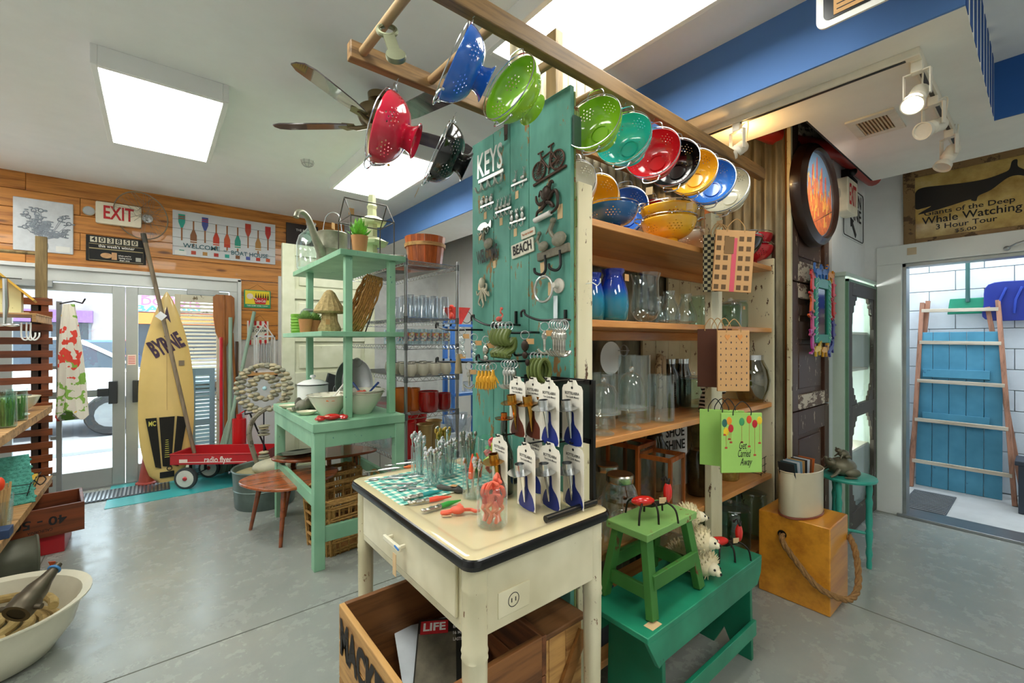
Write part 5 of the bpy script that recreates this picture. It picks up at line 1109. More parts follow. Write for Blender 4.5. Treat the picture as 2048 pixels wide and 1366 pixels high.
def opener(label, u, v, a, col, L=.15):
    p = px(u, v, z=TZ+.008); t = thing('bottle_opener', label, 'bottle opener', M=T(p) @ Matrix.Rotation(a, 4, 'Z'), group='openers lying on the enamel table')
    m = MB().tube([(-.075, 0, 0), (-.04, 0, 0), (0, 0, 0)], [.006, .009, .008], 8)
    for j in range(5): m.sph((-.07+.016*j, .003*(-1)**j, .003), (.009, .009, .006), 8, 5)
    put('silver_head', m, mx, t); put('coloured_tip', MB().tube([(0, 0, 0), (.03, 0, .001), (.085, 0, 0)], [.009, .010, .002], 9), pl(col, .35), t); return t
opener('opener with a teal tip lying before the gingham cloth', 845, 990, -.05, '1f8f8f'); opener('opener with an orange tip lying before the gingham cloth', 858, 1000, -.25, 'e0482c'); opener('opener with a green tip lying left of the orange ribbon', 882, 1012, .05, '2f9a3c', .14)
t = thing('ice_cream_scoop', 'dark grey handled scoop with a price tag lying on the table', 'scoop', M=T(px(902, 977, z=TZ+.012)) @ Matrix.Rotation(-1.0, 4, 'Z'))
put('handle', MB().tube([(-.06, 0, 0), (-.045, 0, .001), (-.02, 0, 0), (.01, 0, 0)], [.007, .012, .009, .008], 10), pl('4a4640', .5), t); put('scoop_head', MB().tube([(.01, 0, 0), (.03, 0, 0), (.06, .0, -.006)], [.008, .015, .004], 10), pl('3c3a36', .4), t); put('price_tag', MB().box(.0, .025, -.01, .012, .012, .013), kraft, t)
coral = pl('e8684e', .45, 0, .06)
t = thing('flamingo_opener', 'coral coloured flamingo opener lying left of the large glass jar', 'bottle opener', M=T(px(915, 1022, z=TZ+.012)) @ Matrix.Rotation(-.6, 4, 'Z'))
put('body', MB().sph((0, 0, .004), (.026, .016, .014)).tube(smooth([(.02, 0, .004), (.045, .01, .0), (.06, 0, -.002), (.075, .008, -.003)], 4), .006, 7).tube(smooth([(-.02, 0, .0), (-.04, -.01, .0), (-.055, .0, -.004)], 4), [.008]*8+[.004], 7).prism([(-.01, 0), (.02, .01), (.005, .045), (-.005, .02)], .002, .012), coral, t)
put('price_tag', MB().box(-.05, -.02, -.022, -.004, -.009, -.008), tagm, t)
t = thing('glass_jar', 'large clear glass jar of coral flamingo openers at the front of the table', 'jar', (0.893, 1.098, TZ))
jx = px(988, 1050, z=TZ); t.location = (jx.x, jx.y+.01, TZ)
put('jar_glass', MB().lathe(jar_open(.049, .125, th=.003, base=.009), 40), clear, t); 
q = random.Random(5)
for i in range(7):
    a = i*.9; r1 = .026; x, y = r1*math.cos(a), r1*math.sin(a)
    f = thing('flamingo_opener', 'coral flamingo opener in the large glass jar, %s' % ['tallest, head left', 'head bent over the right rim', 'leaning at the front', 'at the back left', 'at the back right', 'low in the middle', 'leaning to the left side'][i], 'bottle opener', M=T(t.location+Vector((x, y, .012))) @ Matrix.Rotation(q.uniform(0, 6), 4, 'Z') @ rot('Y', q.uniform(-8, 8)), group='flamingo openers in the jar')
    h_ = [.15, .135, .12, .115, .13, .09, .11][i]
    put('body', MB().tube(smooth([(0, 0, 0), (.008, 0, h_*.2), (-.006, 0, h_*.38), (.010, 0, h_*.55), (-.008, 0, h_*.75), (.004, 0, h_), (.018, 0, h_*.97), (.024, 0, h_*.90)], 4), [.006+.002*math.sin(k_*.8) for k_ in range(29)], 7).sph((.004, 0, h_*.58), (.012, .008, .018), 8, 6), coral, f)
gl_ = MB().lathe(jar_open(.075, .175, th=.002), 40)
bj = thing('glass_vase', 'wide clear glass cylinder of bright plastic toys behind the green bottle', 'vase', (1.145, 1.52, TZ)); put('jar_glass', gl_, clear, bj); put('price_tag', MB().box(-.06, -.03, -.085, -.083, .11, .17), tagm, bj)
for i in range(16):
    a = q.uniform(0, 6.28); r_ = q.uniform(0, .05)
    put('plastic_toy', MB().tube(smooth([(r_*math.cos(a), r_*math.sin(a), .03+.007*i), (r_*math.cos(a)+q.uniform(-.015, .015), r_*math.sin(a)+.01, .05+.007*i), (r_*math.cos(a)+q.uniform(-.02, .02), r_*math.sin(a), .06+.007*i)], 3), .009, 7), pl(['e8684e', 'd8e03c', '2fa84a', 'd82c34'][i % 4], .4), bj)
b = thing('wine_bottle', 'dark green bottle topped by a copper candle dish and tall rod', 'bottle', (1.03, 1.36, TZ)); bp = px(1008, 985, z=TZ); b.location = (bp.x, bp.y, TZ)
put('bottle_glass', MB().lathe([(.0001, 0), (.036, 0), (.038, .005), (.038, .13), (.034, .16), (.018, .20), (.0135, .23), (.0135, .285), (.0001, .285)], 32), pl('0e2c18', .05, 0, 0, coat=1), b)
put('candle_dish', MB().lathe([(.0001, .285), (.034, .287), (.037, .292), (.034, .291), (.0001, .29)], 32).lathe([(.0001, .29), (.0125, .29), (.0125, .312), (.011, .312), (.011, .293)], 20), copper, b)
put('rod', MB().cyl((0, 0, .30), (0, 0, .40), .0012), iron, b)
# ================================================================ glassware on the shelf unit
def at(u, y, z): p = px(u, 683, y=y); return Vector((p.x, y, z))
def gw(name, label, cat, u, y, z, prof, mat=clear, n=32, rib=0, nr=0, group=None, parts=()):
    t = thing(name, label, cat, at(u, y, z), group=group); put('glass_body', MB().lathe(prof, n, rib=rib, nr=nr), mat, t, sm=60)
    for nm, mb, mt in parts: put(nm, mb, mt, t)
    return t
def wall(pr, th=.003):
    """closed glass wall: the outer outline, then back down the inside"""
    return pr+[(max(.0001, r-th), z) for r, z in reversed(pr)][:-1]+[(.0001, pr[0][1]+.008)]
s = N('blue_green_glass'); v_ = s.coord(); sx_ = s.n('SeparateXYZ'); s.l(v_, sx_.inputs[0]); mr = s.n('MapRange'); mr.inputs[1].default_value = 0; mr.inputs[2].default_value = .24; s.l(sx_.outputs[2], mr.inputs[0])
rc = s.ramp(mr.outputs[0], [(.0, H('0f8a92')), (.4, H('1e9fd0')), (.62, H('1c4fd8')), (1, H('0c1ea0'))])
s.l(rc, s.p.inputs['Base Color']); s.p.inputs['Roughness'].default_value = .05; s.p.inputs['Alpha'].default_value = .86; s.p.inputs['Coat Weight'].default_value = 1; s.p.inputs['Transmission Weight'].default_value = .35; bluejar = s.m
tagp = lambda x, y, z, w=.03, h=.03: MB().box(x-w/2, x+w/2, y-.001, y, z-h/2, z+h/2)
bj_ = [(.0001, 0), (.055, 0), (.064, .01), (.07, .07), (.066, .13), (.05, .19), (.042, .21), (.05, .222), (.052, .235), (.046, .236), (.04, .215), (.045, .19), (.06, .12)]
gw('glass_jar', 'large cobalt blue jar fading to turquoise on the second shelf', 'jar', 1226, 1.25, 1.59, bj_, bluejar, parts=(('price_tag', tagp(.02, -.06, .195), kraft),))
gw('glass_jar', 'second blue jar half hidden behind the left post of the second shelf', 'jar', 1184, 1.28, 1.59, [(r*.8, z*.9) for r, z in bj_], bluejar)
gw('hurricane_vase', 'clear flared footed vase beside the cobalt blue jar', 'vase', 1291, 1.26, 1.59, wall([(.035, 0), (.03, .01), (.05, .022), (.070, .06), (.068, .11), (.062, .15), (.062, .21), (.072, .245)]))
pear = wall([(.045, 0), (.056, .02), (.058, .045), (.045, .09), (.03, .125), (.026, .15), (.03, .17)])
for i, (u, y) in enumerate(((1338, 1.24), (1372, 1.26), (1318, 1.42))): gw('pear_vase', ['clear pear shaped vase right of the flared vase', 'clear pear shaped vase left of the centre post', 'clear pear shaped vase behind the flared vase'][i], 'vase', u, y, 1.59, pear, group='pear shaped vases on the second shelf')
gw('ribbed_jar', 'pale green glass jar behind the centre post on the second shelf', 'jar', 1400, 1.36, 1.59, wall([(.06, 0), (.066, .01), (.066, .15), (.05, .165), (.055, .19)]), green_w)
def canister(label, u, y, z, r, h, tag=True):
    t = thing('glass_canister', label, 'canister', at(u, y, z), group='lidded glass canisters'); put('glass_body', MB().lathe(wall([(r*.92, 0), (r, .01), (r, h*.9), (r*.9, h*.97), (r*.92, h)]), 32), green_w, t)
    put('lid', MB().lathe([(.0001, h+.02), (r*.5, h+.018), (r*.98, h+.008), (r, h), (.0001, h)], 32), glass('e4eff0', .18, .85), t); put('knob', MB().sph((0, 0, h+.034), .016, 14, 8), glass('ffffff', .2, .9), t)
    if tag: put('price_tag', MB().box(r*.3, r*.3+.03, -r-.004, -r-.003, h-.03, h-.01), kraft, t)
    return t
canister('small lidded glass canister in front on the second shelf', 1461, 1.24, 1.59, .062, .135); canister('large lidded glass canister behind the small one on the second shelf', 1476, 1.42, 1.59, .10, .19); canister('lidded glass canister at the right end of the second shelf', 1530, 1.25, 1.59, .068, .16)
z3 = 1.09
gw('glass_cylinder', 'widest clear glass cylinder at the left end of the third shelf', 'vase', 1203, 1.34, z3, wall([(.062, 0), (.065, .006), (.065, .26)]))
gw('glass_cylinder', 'tall clear glass cylinder in the left middle of the third shelf', 'vase', 1268, 1.34, z3, wall([(.078, 0), (.08, .006), (.08, .34)]))
gw('glass_cylinder', 'clear glass cylinder in front, right of the cake stand', 'vase', 1322, 1.26, z3, wall([(.062, 0), (.066, .01), (.063, .24)]))
def cakestand(label, u, y, z, r, d):
    t = thing('cake_stand', label, 'cake stand', at(u, y, z), group='domed glass cake stands'); put('glass_foot', MB().lathe([(.0001, .002), (r*.6, .002), (r*.62, .008), (r*.3, .02), (.02, .04), (.018, .075), (.03, .09), (r, .095), (r, .105), (.0001, .105)], 32), glass('f4fafa', .12, .85), t)
    put('glass_dome', MB().lathe([(r*.85, .106), (r*.85, .106+d*.6), (r*.6, .106+d*.9), (.02, .106+d)], 32), clear, t); put('knob', MB().sph((0, 0, .12+d), .014), glass('ffffff', .2, .9), t); return t
cakestand('glass cake stand with a tall dome nearest the left post of the third shelf', 1207, 1.24, z3, .075, .12); cakestand('glass cake stand with a dome standing before the tall cylinder', 1263, 1.235, z3, .072, .16)
canister('lidded glass jar right of the front cylinder on the third shelf', 1386, 1.40, z3, .075, .18)
gw('glass_bottle', 'dark glass bottle with silver neck at the back of the third shelf', 'bottle', 1340, 1.5, z3, wall([(.05, 0), (.055, .01), (.055, .2), (.03, .25), (.03, .3)]), glass('8a8266', .15, .6), parts=(('silver_neck', MB().lathe([(.032, .27), (.033, .3), (.0001, .3)], 24), silver),))
gw('glass_bottle', 'second dark glass bottle with a wide silver neck at the back of the third shelf', 'bottle', 1364, 1.48, z3, wall([(.05, 0), (.055, .01), (.055, .2), (.04, .25), (.04, .3)]), glass('8a8266', .15, .6), parts=(('silver_neck', MB().lathe([(.042, .27), (.043, .3), (.0001, .3)], 24), silver),))
t = gw('rope_handled_jar', 'large smoky ribbed glass jar with a rope handle right of the post', 'jar', 1503, 1.29, z3, wall([(.072, 0), (.078, .01), (.085, .03), (.105, .09), (.112, .15), (.10, .22), (.075, .275), (.07, .29), (.07, .315)], .004), glass('c8c4a0', .16, .75), 48, .018, 24)
put('silver_neck', MB().lathe([(.073, .285), (.074, .318), (.068, .318)], 32), silver, t); put('rope_handle', MB().tube(smooth([(.05, -.055, .29), (.10, -.05, .26), (.135, -.03, .17), (.125, -.01, .10), (.10, .02, .07)], 6), .007, 8), pl('8e6a3e', .9, 0, .3, 60, .5), t)
zb_ = thing('zebra_figurine', 'black and white striped zebra figurine behind the centre post', 'figurine', at(1418, 1.245, z3), 2.55)
s = N('zebra_stripe'); w_ = s.n('TexWave', wave_type='BANDS', bands_direction='Z'); w_.inputs['Scale'].default_value = 14; w_.inputs['Distortion'].default_value = 3; w_.inputs['Detail'].default_value = 1; s.l(s.coord(), w_.inputs['Vector']); s.l(s.ramp(w_.outputs[0], [(.48, H('15110e')), (.55, H('e6dccb'))]), s.p.inputs['Base Color']); s.p.inputs['Roughness'].default_value = .35
put('body', MB().tube(smooth([(.0, 0, 0), (.005, 0, .06), (.0, 0, .10), (-.02, 0, .15)], 5), [.058-.0018*i for i in range(16)], 14), s.m, zb_)
put('head', MB().tube(smooth([(.03, 0, .15), (-.02, 0, .165), (-.065, 0, .135), (-.095, 0, .115)], 4), [.022, .03, .033, .032, .030, .027, .024, .021, .019, .018, .017, .016, .012], 12), s.m, zb_)
for sd in (-1, 1): put('ear', MB().sph((.0, sd*.022, .195), (.009, .006, .022), 8, 6), pl('e6b98a', .4), zb_)
put('mane', MB().prism([(.03, .10), (.05, .14), (.045, .18), (.01, .205), (.0, .19), (.02, .16), (.01, .10)], -.005, .005, NY()), s.m, zb_)
solo('hinge_plate', MB().box(-.06, .06, -.002, .002, 0, .045).cyl((-.06, -.006, .045), (.06, -.006, .045), .006), pl('8f9a78', .5, .2, .2, 20), 'pale green metal hinge at the right end of the third shelf', 'hinge', loc=at(1547, 1.24, z3))
t = thing('wire_ornament', 'white plate with a small wire pumpkin behind the cylinders', 'plate', at(1218, 1.52, z3)); put('plate_disc', MB().lathe([(.0001, 0), (.08, .006), (.09, .014)], 32, NY((0, 0, .32))), white, t); put('wire_pumpkin', MB().torus((.09, -.03, .36), .03, .002, 'Y').torus((.09, -.03, .36), .03, .002, 'X').torus((.09, -.03, .36), .03, .002, 'Z'), steel, t); put('box_support', MB().box(-.08, .14, -.07, -.0, 0, .23), clear, t)
solo('wood_figure', MB().tube(smooth([(0, 0, 0), (.01, 0, .12), (-.01, 0, .24), (.01, 0, .33)], 4), .02, 10), worn('c9ae84', '6a4a2c', .55, 18), 'thicker carved driftwood stick at the back of the third shelf', 'ornament', loc=at(1318, 1.5, z3))
solo('wood_figure', MB().tube([(.04, 0, 0), (.035, 0, .2), (.03, 0, .32)], .014, 8), worn('d9c29c', '6a4a2c', .6, 18), 'thinner pale driftwood stick at the back of the third shelf', 'ornament', loc=at(1322, 1.5, z3))
z4 = .61
def mason(label, u, y, s_=1, word=None):
    t = gw('mason_jar', label, 'jar', u, y, z4, wall([(.06*s_, 0), (.072*s_, .01), (.074*s_, .14*s_), (.062*s_, .185*s_), (.05*s_, .205*s_), (.05*s_, .215*s_)]), group='mason jars', parts=(('screw_lid', MB().lathe([(.053*s_, .213*s_), (.055*s_, .216*s_), (.055*s_, .24*s_), (.05*s_, .245*s_), (.0001, .245*s_)], 32), silver),))
    m = MB(); m.text(word or 'Yorkshire', .03, rot('Z', -50) @ NY((0, -.076*s_, .10*s_)), .01, .07); 
    for k_ in range(20):
        pass
    put('raised_lettering', m.torus((0, 0, 0), .045, .0016, sx=1, sy=.7, M=rot('Z', -50) @ NY((0, -.0755*s_, .10*s_))), glass('ffffff', .35, .9), t); return t
mason('large clear mason jar nearest the left post on the fourth shelf', 1240, 1.25, 1.15); mason('clear mason jar behind the metal ant on the fourth shelf', 1214, 1.42, 1.1, 'QUART')
gw('glass_cylinder', 'slim clear glass cylinder between the table corner and the mason jar', 'vase', 1202, 1.21, z4, wall([(.035, 0), (.037, .01), (.037, .17)]))
wl = wood('a65a22', '6e3410', 2, 3, .45)
def lantern(label, u, y, w, h, rz):
    t = thing('wooden_lantern', label, 'lantern', at(u, y, z4), rz, 'square wooden lanterns'); a = w/2
    for sx in (-1, 1):
        for sy in (-1, 1): put('corner_post', MB().box(sx*a-.009, sx*a+.009, sy*a-.009, sy*a+.009, 0, h), wl, t, bev=.001)
    for z in (.01, h-.012):
        for s2 in (-1, 1):
            put('frame_bar', MB().box(-a, a, s2*a-.008, s2*a+.008, z-.01, z+.012), wl, t, bev=.001); put('frame_bar', MB().box(s2*a-.008, s2*a+.008, -a, a, z-.01, z+.012), wl, t, bev=.001)
    for s2 in (-1, 1): put('glass_pane', MB().box(-a+.009, a-.009, s2*a-.001, s2*a+.001, .02, h-.02), clear, t); put('glass_pane', MB().box(s2*a-.001, s2*a+.001, -a+.009, a-.009, .02, h-.02), clear, t)
    put('lantern_floor', MB().box(-a, a, -a, a, 0, .008), wl, t); return t
lantern('square wooden lantern with glass sides behind the metal ant', 1322, 1.30, .17, .30, .15); lantern('second wooden lantern at the left back of the fourth shelf', 1262, 1.47, .18, .34, .1)
t = thing('shoe_shine_tin', 'white tin reading SHOE SHINE at the back of the fourth shelf', 'tin', at(1350, 1.46, z4), -.2); put('tin_body', MB().box(-.11, .11, 0, .05, 0, .37), pl('dfe2e4', .4), t, bev=.004); put('lettering', MB().text('SHOE', .06, NY((0, -.001, .33)), .02, .16).text('SHINE', .06, NY((0, -.001, .25)), .02, .17), ink, t)
for i, (u, y, r, h, c) in enumerate(((1395, 1.30, .065, .26, '4a4024'), (1455, 1.32, .07, .23, '8a7436'), (1310, 1.5, .06, .33, '3a3424'), (1410, 1.48, .09, .36, '5a5430'))):
    gw('dark_jar', ['dark brown filled jar left of the centre post on the fourth shelf', 'jar of yellowish potpourri right of the centre post', 'dark lidded pot behind the wooden lantern', 'olive tin canister at the back of the fourth shelf'][i], 'jar', u, y, z4, [(.0001, 0), (r*.9, 0), (r, .01), (r, h*.85), (r*.75, h*.95), (r*.78, h), (.0001, h)], pl(c, .15, 0, .4, 20, coat=.5), group='filled jars on the fourth shelf')
bk = thing('bottle_basket', 'black wire basket of clear bottles at the right end of the fourth shelf', 'basket', at(1512, 1.28, z4), .1); m = MB()
for z in (.012, .06, .11): m.tube([(-.12, -.065, z), (.12, -.065, z), (.12, .065, z), (-.12, .065, z)], .0022, 5, True)
for x in (-.12, -.04, .04, .12):
    for y in (-.065, .065): m.cyl((x, y, 0), (x, y, .11), .002, n=5)
    m.cyl((x, -.065, .012), (x, .065, .012), .002, n=5)
put('wire_frame', m, iron, bk)
for i, (dx, blk_) in enumerate(((-.08, 1), (0, 1), (.08, 0))):
    p = bk.location+Vector((dx, 0, .014)); t = thing('glass_bottle', ['clear bottle with a black pourer, first in the wire basket', 'clear bottle with a black pourer, second in the wire basket', 'clear swing top bottle, last in the wire basket'][i], 'bottle', p, group='bottles in the wire basket')
    put('glass_body', MB().lathe(wall([(.034, 0), (.037, .008), (.037, .13), (.028, .17), (.014, .21), (.013, .27)], .002), 24), clear, t)
    if blk_: put('pourer', MB().lathe([(.028, .19), (.026, .21), (.018, .225), (.016, .30), (.010, .335), (.0001, .335)], 16), black, t)
    else: put('swing_stopper', MB().sph((0, 0, .285), (.014, .014, .012)).torus((0, 0, .255), .016, .002), pl('c96a3c', .4), t)
solo('green_tin', MB().box(-.16, .16, -.04, .04, 0, .17).box(-.15, .15, -.045, -.04, .02, .15), pl('6f7a48', .5, 0, .15, 12), 'olive green tin box under the third shelf behind the balloon bag', 'tin', loc=at(1425, 1.50, .80))
z5 = .16
for i, (u, y, r, h) in enumerate(((1460, 1.32, .12, .26), (1503, 1.30, .095, .30), (1440, 1.45, .13, .33), (1330, 1.3, .11, .28))): canister(['big lidded glass jar on the bottom shelf behind the second metal ant', 'big lidded glass jar on the bottom shelf beside the yellow cube', 'widest lidded glass jar at the back of the bottom shelf', 'lidded glass jar on the bottom shelf behind the hedgehogs'][i], u, y, z5, r, h, False)
solo('picture_book', MB().box(-.12, .12, -.09, .09, 0, .03), pl('24466e', .35, 0, .3, 12), 'dark blue glossy book lying on the bottom shelf behind the step stool', 'book', M=T(1.52, 1.33, .35) @ Matrix.Rotation(.4, 4, 'Z') @ rot('X', 15)); solo('storage_box', MB().box(-.15, .15, -.12, .12, 0, .17), pl('2a3340', .5), 'dark box under the blue book on the bottom shelf', 'box', loc=(1.53, 1.36, .16))
# ================================================================ green stand with its shelves
gp = worn('7fb894', '2a6a78', .645, 14, .5, '9cccaa', (1, 1, .7)); gpl = worn('a8cdb4', '2f7a6a', .65, 14, .5, 'bcd8c4')
gs = thing('display_stand', 'pale green painted work table carrying two open shelves in the middle of the shop', 'stand', (0, 0, 0))
put('tabletop', MB().box(.79, 1.43, 3.0, 4.22, .905, .965), gp, gs, bev=.004)
for x, y in ((.80, 3.01), (1.36, 3.01), (.80, 4.15), (1.36, 4.15)): put('leg', MB().box(x, x+.07, y, y+.07, 0, .905), gp, gs, bev=.003)
for a in ((.87, 1.36, 3.02, 3.045, .80, .905), (.87, 1.36, 4.19, 4.21, .80, .905), (.80, .82, 3.08, 4.15, .80, .905), (1.41, 1.43, 3.08, 4.15, .80, .905)): put('apron', MB().box(*a), gp, gs)
for a in ((.87, 1.36, 3.03, 3.06, .17, .27), (.81, .84, 3.08, 4.15, .40, .48), (1.39, 1.42, 3.08, 4.15, .40, .48)): put('stretcher', MB().box(*a), gp, gs, bev=.002)
put('shelf_board', MB().box(.86, 1.45, 3.06, 4.2, 1.535, 1.57), gp, gs, bev=.003); put('shelf_board', MB().box(.985, 1.47, 3.07, 4.4, 2.10, 2.14), gp, gs, bev=.003)
for x, y in ((1.03, 3.10), (1.35, 3.10), (1.03, 4.08), (1.35, 4.08)): put('post', MB().box(x, x+.05, y, y+.05, .965, 2.10), gp, gs, bev=.003)
GZ = .965; MZ = 1.57; HZ = 2.14
def on(u, v, z): return px(u, v, z=z)
galv = pl('8d8c7a', .45, .5, .25, 14); galvd = pl('7f8a84', .5, .5, .25, 8)
t = thing('watering_can', 'old galvanised watering can with a long spout on top of the green stand', 'watering can', (1.13, 3.72, HZ), .55)
put('can_body', MB().lathe([(.0001, 0), (.12, 0), (.122, .01), (.118, .10), (.121, .105), (.118, .11), (.115, .24), (.118, .245), (.114, .25), (.112, .24), (.112, .02)], 36), galv, t)
put('spout', MB().tube(smooth([(-.11, 0, .05), (-.18, 0, .16), (-.25, 0, .29), (-.31, 0, .335), (-.36, 0, .32), (-.375, 0, .28)], 5), [.04, .038, .036, .034, .032, .030, .028, .026, .025, .024, .023, .022, .021, .02, .02, .019, .019, .018, .018, .018, .018, .018, .018, .018, .019, .022], 12), galv, t)
put('handle', MB().tube(smooth([(.0, -.1, .24), (.0, -.07, .38), (0, 0, .42), (0, .07, .38), (0, .1, .24)], 6), .004, 7), steel, t); put('price_tag', MB().box(-.12, -.085, -.10, -.098, .25, .30), kraft, t)
t = thing('glass_carboy', 'large clear glass bottle with a narrow neck behind the watering can', 'bottle', (.985+.11, 4.22, HZ)); put('glass_body', MB().lathe(wall([(.11, 0), (.12, .02), (.12, .24), (.10, .31), (.05, .36), (.035, .38), (.035, .41), (.042, .415), (.042, .43)]), 36), clear, t)
t = thing('wire_house', 'open dark wire house frame standing on top of the green stand', 'ornament', (1.26, 3.34, HZ)); m = MB()
A_ = [(-.17, -.17), (.16, -.17), (.16, .10), (-.17, .10)]
for x, y in A_: m.cyl((x, y, 0), (x, y, .27), .0045, n=6)
for z in (.27,): m.tube([(x, y, z) for x, y in A_], .0045, 6, True)
for x in (-.17, .16): m.tube([(x, -.17, .27), (x, -.035, .43), (x, .10, .27)], .0045, 6)
m.cyl((-.17, -.035, .43), (.16, -.035, .43), .0045, n=6); put('wire_frame', m, pl('4a443c', .5, .4), t); put('price_tag', MB().box(-.16, -.12, -.10, -.098, .29, .34), kraft, t)
t = thing('pagoda_lantern', 'pale green tiered pagoda garden lantern on top of the green stand', 'lantern', (1.40, 3.56, HZ)); t.scale = (1.1, 1.1, 1.15); pgm = pl('cfd3a8', .6, 0, .1)
def sq(r, z): return [(r*math.cos(PI*k/3+.3), r*math.sin(PI*k/3+.3), z) for k in range(6)]
put('pagoda_tower', MB().loft([sq(.07, 0), sq(.075, .02), sq(.05, .03), sq(.04, .12), sq(.04, .30), sq(.03, .45), sq(.028, .5)]), pgm, t)
for z, r in ((.14, .13), (.29, .115), (.40, .04)): put('tier_roof', MB().loft([sq(r*.9, z), sq(r, z+.02), sq(r*.9, z+.022), sq(r*.4, z+.055)]), pgm, t)
def plant(label, loc, s, leafm, n=34, wide=.06, tall=.085):
    t = thing('potted_succulent', label, 'plant', loc, group='small succulents in brown paper pots'); t.scale = (s, s, s)
    put('pot', MB().lathe([(.0001, 0), (.032, 0), (.042, .085), (.038, .085), (.03, .07), (.0001, .07)], 24), pl('c08a58', .8), t); m = MB()
    for i in range(n):
        a = i*2.4; r = .012+.05*(i/n); b = Vector((.012*math.cos(a), .012*math.sin(a), .075)); e = Vector((r*math.cos(a)*wide/.05, r*math.sin(a)*wide/.05, .085+tall*(1-(i/n)**1.5)+.01)); d = (e-b); sd = d.cross(Vector((0, 0, 1))).normalized()*.012
        c = b.lerp(e, .55); m.add([b, c+sd, e, c-sd, c+Vector((0, 0, .004))], [(0, 1, 4), (1, 2, 4), (2, 3, 4), (3, 0, 4)])
    put('leaves', m, leafm, t)['kind'] = 'stuff'; return t
lf = pl('78c23c', .5, 0, .35, 30)
plant('bright green succulent in a brown pot on top of the green stand', (1.15, 3.16, HZ), 1.45, lf)
plant('small succulent in a brown pot on the middle shelf of the green stand', (.90, 3.62, MZ), 1.2, pl('8fb46a', .6, 0, .3, 30), 60, .05, .05)
plant('second small succulent half hidden behind the mushroom', (.985, 3.68, MZ), 1.15, pl('8fb46a', .6, 0, .3, 30), 60, .05, .05)
t = solo('wood_box', MB().box(-.05, .05, -.03, .03, 0, .18), wood('b0683a', '7c4020', 2, 3), 'small reddish wooden box behind the succulent on top of the green stand', 'box', loc=(1.30, 3.95, HZ))
solo('ribbed_tin', MB().lathe([(.0001, 0), (.055, 0)]+[(.055+.004*(k % 2), .012*k+.006) for k in range(12)]+[(.057, .155), (.05, .155), (.05, .02)], 32), pl('6fa82c', .4, 0, .05), 'bright green ribbed tin at the left end of the middle shelf', 'tin', loc=(.92, 3.92, MZ))
t = thing('thatched_mushroom', 'woven straw mushroom with a thatched cap on the middle shelf', 'ornament', (1.06, 3.56, MZ)); st_m = pl('b09a6a', .9, 0, .3, 50, .5)
put('cap', MB().lathe([(.02, .16), (.10, .15), (.115, .165), (.10, .20), (.07, .25), (.04, .31), (.02, .33), (.0001, .335)], 32, rib=.03, nr=16), st_m, t); put('stem', MB().lathe([(.0001, 0), (.08, 0), (.085, .03), (.06, .09), (.055, .16), (.0001, .16)], 28, rib=.03, nr=14), st_m, t); put('price_tag', MB().box(-.05, -.02, -.075, -.073, .06, .10), kraft, t)
t = solo('stone_bird', MB().sph((0, 0, .05), (.07, .04, .05)).tube(smooth([(.03, 0, .07), (.05, 0, .12), (.03, 0, .15), (-.04, 0, .155)], 4), [.02]*9+[.014, .01, .008, .005], 8).cyl((0, 0, 0), (0, 0, .03), .035), galvd, 'bluish grey stone bird left of the straw mushroom', 'figurine', M=T(.99, 3.82, MZ) @ Matrix.Rotation(2.6, 4, 'Z') @ Matrix.Scale(1.2, 4))
rat = pl('9a6e34', .8, 0, .35, 60, .6); ratd = pl('8a5c28', .8, 0, .35, 60, .6)
t = thing('rattan_tray', 'oval woven rattan tray standing on edge on the middle shelf', 'tray', M=T(1.235, 3.32, MZ+.225) @ Matrix.Rotation(-.12, 4, 'Z') @ rot('Y', 22))
R_ = [(.215*math.cos(2*PI*k/40), .215*math.sin(2*PI*k/40)) for k in range(40)]
for j in range(8):
    put('woven_strand', MB().tube([(-.05+.0145*j+.004*math.sin(k*PI/2+j*PI), p[0]*.62*(1+.012*j), p[1]*(1+.012*j)) for k, p in enumerate(R_)], .0088, 6, True), rat, t)
put('tray_base', MB().disc(.205, 0, 40, basis((0, 1, 0), (0, 0, 1), (1, 0, 0), (.045, 0, 0)), sx=.62), ratd, t)
put('plate_stand', MB().tube([(.10, 0, -.2), (.09, 0, .0), (.065, 0, -.18), (.0, .0, -.215)], .005, 6), iron, t)
# table level of the stand
enw = pl('e8e4d2', .2, 0, .04, coat=.4)
def fbowl(label, x, y, s, extra=True):
    t = thing('fluted_bowl', label, 'bowl', (x, y, GZ), group='fluted enamel bowls'); put('bowl', MB().lathe([(.0001, 0), (.045*s, 0), (.05*s, .005), (.095*s, .075*s), (.115*s, .115*s), (.125*s, .12*s), (.118*s, .122*s), (.108*s, .11*s), (.05*s, .015), (.0001, .01)], 48, rib=.012, nr=24), enw, t)
    m = MB()
    for k in range(14): a = k*.45; m.disc(.008, 0, 6, T(.116*s*math.cos(a), .116*s*math.sin(a), .1225*s))
    put('painted_rim', m, pl('4a3a3c', .4), t); return t
fbowl('fluted cream bowl nearest the red crab on the stand', .985, 3.31, 1.25); fbowl('fluted cream bowl right of the front post on the stand', 1.20, 3.24, 1.3); fbowl('upper fluted cream bowl nested in the right one', 1.20, 3.24, 1.33).location.z += .015
for i, (x, y, a, c) in enumerate(((1.03, 3.31, .5, 'e8e6e0'), (1.25, 3.24, .3, '27407e'), (1.20, 3.27, 1.9, '2a4686'))): solo('serving_spoon', MB().tube([(-.06, 0, .0), (.0, 0, .05), (.09, 0, .12)], [.012, .007, .009], 8).sph((-.06, 0, 0), (.028, .02, .008), 10, 6), pl(c, .3), ['white spoon lying in the left fluted bowl', 'dark blue spatula leaning right in the right fluted bowl', 'dark blue ladle leaning back in the right fluted bowl'][i], 'spoon', M=T(x, y, GZ+.10) @ Matrix.Rotation(a, 4, 'Z'))
